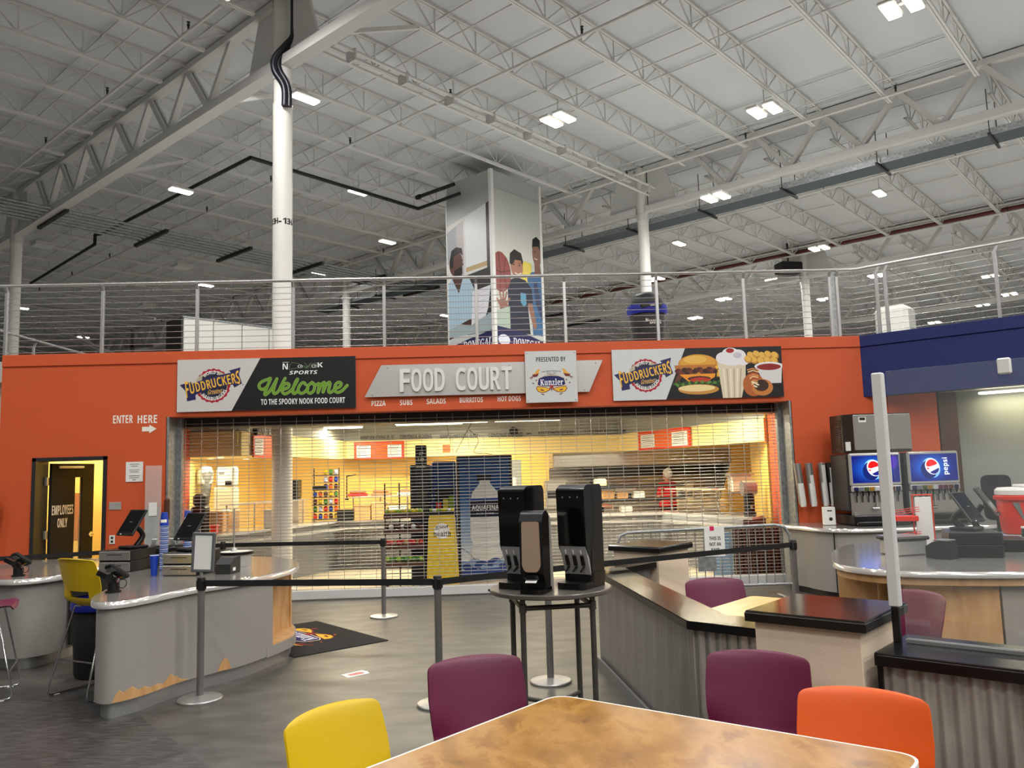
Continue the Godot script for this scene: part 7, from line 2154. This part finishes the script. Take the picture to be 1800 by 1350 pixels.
func right_side() -> void:
	# serving counter with silver top and bare plywood front
	var top := smooth(P2([3.13, -7.22, 2.97, -6.80, 3.02, -6.45, 3.22, -6.20, 3.62, -6.02, 4.25, -5.88, 5.6, -5.7, 6.0, -6.6, 5.1, -7.45, 4.7, -8.0, 4.27, -8.42, 3.82, -8.30, 3.38, -7.75]), 4)
	var t := thing("bar_counter", "curved counter with a silver top and bare plywood front, right of the booth", "counter", Vector3(0, 0.004, 0))
	part(t, "worktop", mb().slab(top, 0.862, 0.90).mesh(), M.steel_top)
	part(t, "metal_rim", rim(top, 0.85, 0.899), M.steel_edge)
	part(t, "apron", mb().slab(inset(top, 0.03), 0.79, 0.862, Transform3D.IDENTITY, true).mesh(), M.plywood)
	part(t, "body", mb().slab(P2([3.66, -6.16, 5.5, -5.84, 5.8, -6.6, 4.6, -7.9, 4.2, -8.2, 3.9, -8.0, 3.72, -7.2]), 0.0, 0.79).mesh(), M.laminate)
	part(t, "front_panel", run([[3.30, -6.31], [3.88, -6.06]], 0.05, 0.79, 0.02).mesh(), M.plywood)
	part(t, "grey_panel", run([[3.90, -6.05], [5.4, -5.78]], 0.02, 0.79, 0.02).mesh(), M.laminate)
	part(t, "niche_panel", run([[3.24, -7.35], [3.66, -6.62]], 0.02, 0.79, 0.03).mesh(), M.plywood)
	part(t, "round_post", cyl(0.06, 0.79, 20), M.plywood, Vector3(3.34, 0, -6.72))
	part(t, "kick_board", mb().slab(inset(top, 0.14), 0.0, 0.08, Transform3D.IDENTITY, true).mesh(), M.charcoal)
	# drinks counter along the orange wall
	top = smooth(P2([4.34, -11.44, 4.30, -10.86, 4.42, -10.36, 4.72, -10.12, 5.2, -10.10, 5.9, -10.10, 6.6, -10.12, 6.9, -10.6, 6.95, -11.2, 6.5, -11.44]), 4)
	t = thing("drinks_counter", "grey rounded counter under the drinks machines against the orange wall", "counter", Vector3(0, 0.004, 0))
	part(t, "worktop", mb().slab(top, 0.862, 0.90).mesh(), M.steel_top)
	part(t, "metal_rim", rim(top, 0.85, 0.899), M.steel_edge)
	part(t, "body", mb().slab(inset(top, 0.05), 0.09, 0.862, Transform3D.IDENTITY, true).mesh(), M.laminate)
	part(t, "plinth", mb().slab(inset(top, 0.10), 0.0, 0.09, Transform3D.IDENTITY, true).mesh(), M.charcoal)
	part(t, "door_seam", mb().box(Vector3(4.50, 0.47, -10.29), Vector3(0.012, 0.74, 0.012)).mesh(), M.black)
	# ice machine
	t = thing("ice_machine", "stainless ice machine with a brown side on top of the left drinks dispenser", "ice machine", Vector3(5.28, 1.862, -10.86))
	part(t, "case", mb().slab(rounded(P2([-0.36, -0.28, 0.50, -0.28, 0.50, 0.27, -0.26, 0.27, -0.36, 0.10]), 0.02), 0, 0.52).mesh(), mt("side_brown", Color(0.16, 0.11, 0.10), 0.4))
	part(t, "front", mb().box(Vector3(0.11, 0.27, 0.275), Vector3(0.78, 0.47, 0.02), 0.006).mesh(), M.steel)
	for k in 14:
		part(t, "vent_fin", mb().box(Vector3(-0.365, 0.05 + 0.03 * k, -0.08), Vector3(0.02, 0.012, 0.3)).mesh(), M.black)
	part(t, "badge", mb().box(Vector3(-0.16, 0.44, 0.288), Vector3(0.10, 0.07, 0.004)).mesh(), M.paper)
	part(t, "badge_mark", mb().box(Vector3(-0.16, 0.45, 0.291), Vector3(0.075, 0.035, 0.003), 0.001).mesh(), M.ink)
	part(t, "label_tag", mb().box(Vector3(-0.33, 0.09, 0.19), Vector3(0.07, 0.12, 0.006), 0.0, Basis(Vector3.UP, -0.9)).mesh(), M.paper)
	# drinks dispensers with lit screens
	for i in 2:
		var c := Canvas.new(640, 400, Color(0.02, 0.14, 0.55))
		for y in 400:
			for k in 16:
				var px := 40.0 * k + 20.0
				var d := Vector2((px - 280.0) / 330.0, (y - 190.0) / 240.0).length()
				c.rect(40 * k, y, 40, 1, Color(0.10, 0.52, 0.95).lerp(Color(0.015, 0.08, 0.42), clampf(d, 0.0, 1.0)))
		c.ell(285, 205, 118, 150, Color(0.5, 0.75, 1.0), -0.3)
		c.ell(255, 225, 100, 130, Color(0.03, 0.10, 0.40), -0.3)
		for k in 12:
			var a := 0.9 + 0.23 * k
			c.ell(255 + cos(a) * 104, 225 + sin(a) * 126, 13, 13, Color(0.02, 0.08, 0.36))
		c.ell(300, 185, 96, 122, Color(0.96, 0.97, 1.0), -0.3)
		c.ell(300, 185, 80, 104, Color(0.90, 0.04, 0.06), -0.3, PI * 0.92, PI * 1.95)
		c.ell(310, 200, 78, 98, Color(0.04, 0.10, 0.48), -0.3, PI * 0.10, PI * 0.82)
		c.stroke([215, 190, 260, 200, 320, 180, 385, 190], 20, Color(0.96, 0.97, 1.0))
		c.text("pepsi", bold, Color(0.97, 0.98, 1.0), func(a: float, b: float) -> Vector2: return Vector2(440 + b * 90, 310 - a * 250))
		if i == 0:
			c.ell(560, 110, 60, 100, Color(0.25, 0.12, 0.62), 0.2)
		t = thing("drinks_dispenser", ["left drinks dispenser with a lit blue screen under the ice machine", "right drinks dispenser with a lit blue screen seen through the glass"][i], "drinks dispenser", Vector3(5.25 + 0.79 * i, 0.906, -10.80))
		part(t, "case", mb().box(Vector3(0, 0.56, -0.06), Vector3(0.74, 0.76, 0.5), 0.015).mesh(), M.charcoal)
		part(t, "base", mb().box(Vector3(0, 0.07, 0.02), Vector3(0.74, 0.13, 0.58), 0.015).mesh(), M.black)
		part(t, "screen_frame", mb().box(Vector3(0, 0.73, 0.21), Vector3(0.70, 0.44, 0.05), 0.02).mesh(), M.brushed)
		var sm := printed("drinks_screen_%d" % i, c.tex(), 0.2)
		sm.emission_enabled = true
		sm.emission_texture = sm.albedo_texture
		sm.emission_operator = BaseMaterial3D.EMISSION_OP_MULTIPLY
		sm.emission = Color.WHITE
		sm.emission_energy_multiplier = 0.75
		part(t, "lit_screen", sheet(0.64, 0.36, 0.2365), sm, Vector3(0, 0.735, 0))
		area(t, Vector3(0, 0.735, 0.26), Vector2(0.64, 0.36), 0.12, Color(0.35, 0.55, 1.0), Vector3(0, 180, 0))
		part(t, "button_bar", mb().box(Vector3(0, 0.475, 0.215), Vector3(0.68, 0.075, 0.05), 0.01).mesh(), M.brushed)
		var bc := [Color(0.06, 0.08, 0.28), Color(0.45, 0.46, 0.5), Color(0.30, 0.34, 0.16), Color(0.60, 0.45, 0.12), Color(0.75, 0.76, 0.78), Color(0.36, 0.16, 0.30), Color(0.35, 0.06, 0.12), Color(0.33, 0.16, 0.14), Color(0.05, 0.06, 0.25)]
		for k in 9:
			if not M.has("button_%d" % k):
				mt("button_%d" % k, bc[k], 0.35)
			part(t, "flavour_button", mb().box(Vector3(-0.285 + 0.071 * k, 0.475, 0.242), Vector3(0.062, 0.055, 0.012), 0.004).mesh(), M["button_%d" % k])
		part(t, "splash_panel", mb().box(Vector3(0, 0.27, 0.20), Vector3(0.70, 0.32, 0.012)).mesh(), M.steel)
		for k in 8:
			part(t, "nozzle", mb().lathe([Vector2(0, 0), Vector2(0.010, 0), Vector2(0.016, 0.06), Vector2(0, 0.06)], 10).mesh(), M.black, Vector3(-0.28 + 0.08 * k, 0.385, 0.245))
			part(t, "lever", mb().box(Vector3(-0.28 + 0.08 * k, 0.345, 0.225), Vector3(0.012, 0.09, 0.01), 0.002).mesh(), M.black)
		part(t, "ice_lever", mb().box(Vector3(-0.02, 0.30, 0.235), Vector3(0.022, 0.17, 0.02), 0.006).box(Vector3(-0.04, 0.215, 0.245), Vector3(0.10, 0.035, 0.03), 0.008).mesh(), M.chrome)
		part(t, "drip_tray", mb().box(Vector3(0, 0.03, 0.30), Vector3(0.70, 0.05, 0.16), 0.01).mesh(), M.black)
		for x in [-0.32, 0.32]:
			part(t, "support_leg", mb().box(Vector3(x, 0.1, 0.25), Vector3(0.03, 0.15, 0.03)).mesh(), M.satin)
	# cup and lid tubes on the orange wall
	var labs := ["leftmost of four steel cup tubes on the orange wall", "second steel cup tube on the orange wall, with tall white cups", "third steel cup tube on the orange wall, with tall white cups", "rightmost, shaded cup tube beside the drinks dispenser"]
	for i in 4:
		var x: float = [4.555, 4.71, 4.885, 4.99][i]
		t = thing("cup_tube", labs[i], "cup dispenser", Vector3(x, 1.16, -11.36), 0)
		t.rotation_degrees = Vector3(-4, 0, [3.0, 2.0, 1.0, 0.0][i])
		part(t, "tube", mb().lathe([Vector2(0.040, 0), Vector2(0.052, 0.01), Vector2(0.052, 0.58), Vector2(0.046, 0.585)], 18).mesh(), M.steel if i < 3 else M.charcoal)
		part(t, "cups", mb().lathe([Vector2(0, -0.03), Vector2(0.036, -0.03), Vector2(0.044, 0.02), Vector2(0.044, 0.30), Vector2(0, 0.30)], 16).mesh(), M.white_plastic, Vector3(0.0, 0, 0.018))
		part(t, "front_strip", mb().box(Vector3(0.004, [0.08, 0.2, 0.28, 0.26][i], 0.051), Vector3(0.05, [0.18, 0.42, 0.54, 0.5][i], 0.012), 0.005).mesh(), M.white_plastic)
	t = thing("straw_box", "white paper box with a black slot at the left end of the drinks counter", "box", Vector3(4.70, 0.907, -10.86), -8)
	part(t, "box", bx(0.15, 0.24, 0.10, 0.006), M.paper)
	part(t, "slot", mb().box(Vector3(0, 0.19, 0.051), Vector3(0.06, 0.015, 0.004)).mesh(), M.ink)
	part(t, "mark", mb().lathe([Vector2(0, 0), Vector2(0.025, 0), Vector2(0, 0.002)], 14, Transform3D(Basis(Vector3.RIGHT, PI / 2), Vector3(0.01, 0.08, 0.051))).mesh(), M.charcoal)
	# red wire rack
	t = thing("wire_rack", "red wire rack with a blank white board on the bar counter", "rack", Vector3(4.22, 0.907, -7.75), -12)
	part(t, "board", mb().box(Vector3(0.06, 0.24, 0.02), Vector3(0.15, 0.48, 0.012), 0.004).mesh(), M.paper)
	for x in [-0.03, 0.15]:
		part(t, "upright", mb().tube([Vector3(x, 0, 0), Vector3(x, 0.50, 0)], 0.007, 6).mesh(), M.orange_red)
	part(t, "top_bar", mb().tube([Vector3(-0.03, 0.50, 0), Vector3(0.15, 0.50, 0)], 0.007, 6).mesh(), M.orange_red)
	for y in [0.05, 0.28]:
		part(t, "basket_floor", mb().box(Vector3(-0.12, y, 0.02), Vector3(0.22, 0.05, 0.16), 0.006).mesh(), M.orange_red)
		for k in 3:
			part(t, "basket_wire", mb().tube([Vector3(-0.23, y + 0.04 + 0.02 * k, 0.10), Vector3(0.0, y + 0.07 + 0.02 * k, 0.10)], 0.004, 5).mesh(), M.orange_red)
	# tills
	for k in 2:
		cash_drawer("black cash drawer on the bar counter, %s of the right hand stack" % ["lower", "upper"][k], Vector3(4.28, 0.907 + 0.106 * k, -7.0), 68, M.charcoal, 0.42)
	cash_drawer("black cash drawer behind the twin stack, beside the orange drinks jug", Vector3(4.75, 0.907, -7.35), 68, M.charcoal, 0.42)
	tablet("black till screen on the bar counter, on top of the twin drawer stack", Vector3(4.26, 1.121, -7.02), 36, -33, 0, 0.17, 0.27, 0.31)
	tablet("black till screen on the bar counter seen edge on, tilted to the right", Vector3(4.66, 1.014, -7.36), 50, -33, 0, 0.30, 0.25, 0.31)
	t = thing("stainless_box", "brushed steel box with a dark lid on the bar counter beside the post", "box", Vector3(3.80, 0.907, -7.25), 10)
	part(t, "box", bx(0.30, 0.13, 0.26, 0.01), M.brushed)
	part(t, "lid", mb().box(Vector3(0, 0.145, 0), Vector3(0.34, 0.03, 0.30), 0.012).mesh(), M.charcoal)
	part(t, "lid_top", mb().box(Vector3(0, 0.162, 0), Vector3(0.32, 0.006, 0.28)).mesh(), M.steel)
	t = thing("receipt_printer", "dark grey receipt printer in front of the drawers on the bar counter", "printer", Vector3(3.93, 0.907, -6.86), 30)
	part(t, "case", mb().slab(P2([-0.10, 0, 0.10, 0, 0.10, -0.10, 0.03, -0.14, -0.10, -0.15]), -0.075, 0.075, Transform3D(Basis(Vector3(0, 0, -1), Vector3(-1, 0, 0), Vector3(0, -1, 0)), Vector3.ZERO)).mesh(), M.charcoal)
	part(t, "lid", mb().box(Vector3(0, 0.152, 0.03), Vector3(0.14, 0.012, 0.12), 0.004).mesh(), M.grey_plastic)
	# orange drinks jug
	t = thing("drinks_jug", "large orange drinks jug with a white lid and G mark at the right edge", "jug", Vector3(5.60, 0.907, -8.2), -18)
	part(t, "body", mb().lathe([Vector2(0, 0.06), Vector2(0.20, 0.06), Vector2(0.215, 0.09), Vector2(0.245, 0.44), Vector2(0.235, 0.46), Vector2(0, 0.46)], 30).mesh(), M.orange_red)
	part(t, "rim", mb().lathe([Vector2(0.235, 0.40), Vector2(0.265, 0.405), Vector2(0.268, 0.44), Vector2(0.24, 0.455)], 30).mesh(), M.orange_red)
	part(t, "lid", mb().lathe([Vector2(0.25, 0.455), Vector2(0.25, 0.50), Vector2(0.225, 0.525), Vector2(0, 0.53)], 30).mesh(), M.white_plastic)
	part(t, "lid_grip", mb().box(Vector3(0.02, 0.54, 0), Vector3(0.12, 0.03, 0.36), 0.012).mesh(), M.white_plastic)
	letters(t, "lettering", "G", bold, M.vinyl_white, 0.02, 0.24, 0.14, 0.39, 0.232, 0.02)
	part(t, "bolt_mark", mb().slab(P2([-0.16, -0.38, -0.04, -0.38, 0.02, -0.10, -0.02, -0.10]), 0.205, 0.218, Transform3D(Basis(Vector3(1, 0, 0), Vector3(0, 0, 1), Vector3(0, -1, 0)), Vector3.ZERO)).mesh(), M.grey_plastic)
	part(t, "spigot", mb().box(Vector3(0.02, 0.10, 0.22), Vector3(0.05, 0.05, 0.06), 0.012).mesh(), M.white_plastic)
	part(t, "stand", mb().box(Vector3(0, 0.03, 0), Vector3(0.46, 0.05, 0.40), 0.01).mesh(), M.satin)
	part(t, "leg", mb().box(Vector3(0, -0.45, 0), Vector3(0.5, 0.9, 0.44)).mesh(), M.grey_plastic)
	var bag := thing("bar_chair", "black rounded chair back behind the orange drinks jug", "chair", Vector3(5.75, 0.004, -8.85), -20)
	part(bag, "back_pad", mb().slab(rounded(P2([-0.13, -1.05, 0.13, -1.05, 0.15, -1.55, -0.15, -1.55]), 0.08), -0.025, 0.025, Transform3D(Basis(Vector3(1, 0, 0), Vector3(0, 0, 1), Vector3(0, -1, 0)), Vector3.ZERO), true).mesh(), mt("navy_black", Color(0.03, 0.03, 0.06), 0.6))
	part(bag, "column", mb().tube([Vector3(0, 0.0, 0), Vector3(0, 1.1, 0)], 0.025, 10).mesh(), M.charcoal)
	part(bag, "foot", mb().lathe([Vector2(0, 0), Vector2(0.25, 0), Vector2(0.24, 0.03), Vector2(0, 0.05)], 20).mesh(), M.charcoal)
	var gm := thing("grey_machine", "rounded grey machine with a small display at the right edge against the grey wall", "machine", Vector3(7.35, 0.9, -9.75), -44)
	part(gm, "housing", mb().box(Vector3(0, 0.48, 0), Vector3(0.55, 0.62, 0.35), 0.08).mesh(), M.grey_plastic)
	part(gm, "display", mb().box(Vector3(0.06, 0.56, 0.175), Vector3(0.24, 0.2, 0.012), 0.01).mesh(), M.charcoal)
	part(gm, "stand", mb().box(Vector3(0, -0.36, 0), Vector3(0.5, 1.06, 0.34), 0.01).mesh(), M.grey_plastic)
	t = thing("green_bottle", "small green bottle on the drawer beside the orange jug", "bottle", Vector3(4.98, 1.014, -7.32))
	part(t, "glass_body", mb().lathe([Vector2(0, 0), Vector2(0.022, 0), Vector2(0.022, 0.06), Vector2(0.01, 0.08), Vector2(0, 0.08)], 14).mesh(), mt("bottle_green", Color(0.03, 0.16, 0.10), 0.2))
	part(t, "cap", mb().lathe([Vector2(0, 0.08), Vector2(0.022, 0.08), Vector2(0.022, 0.095), Vector2(0, 0.095)], 14).mesh(), M.paper)
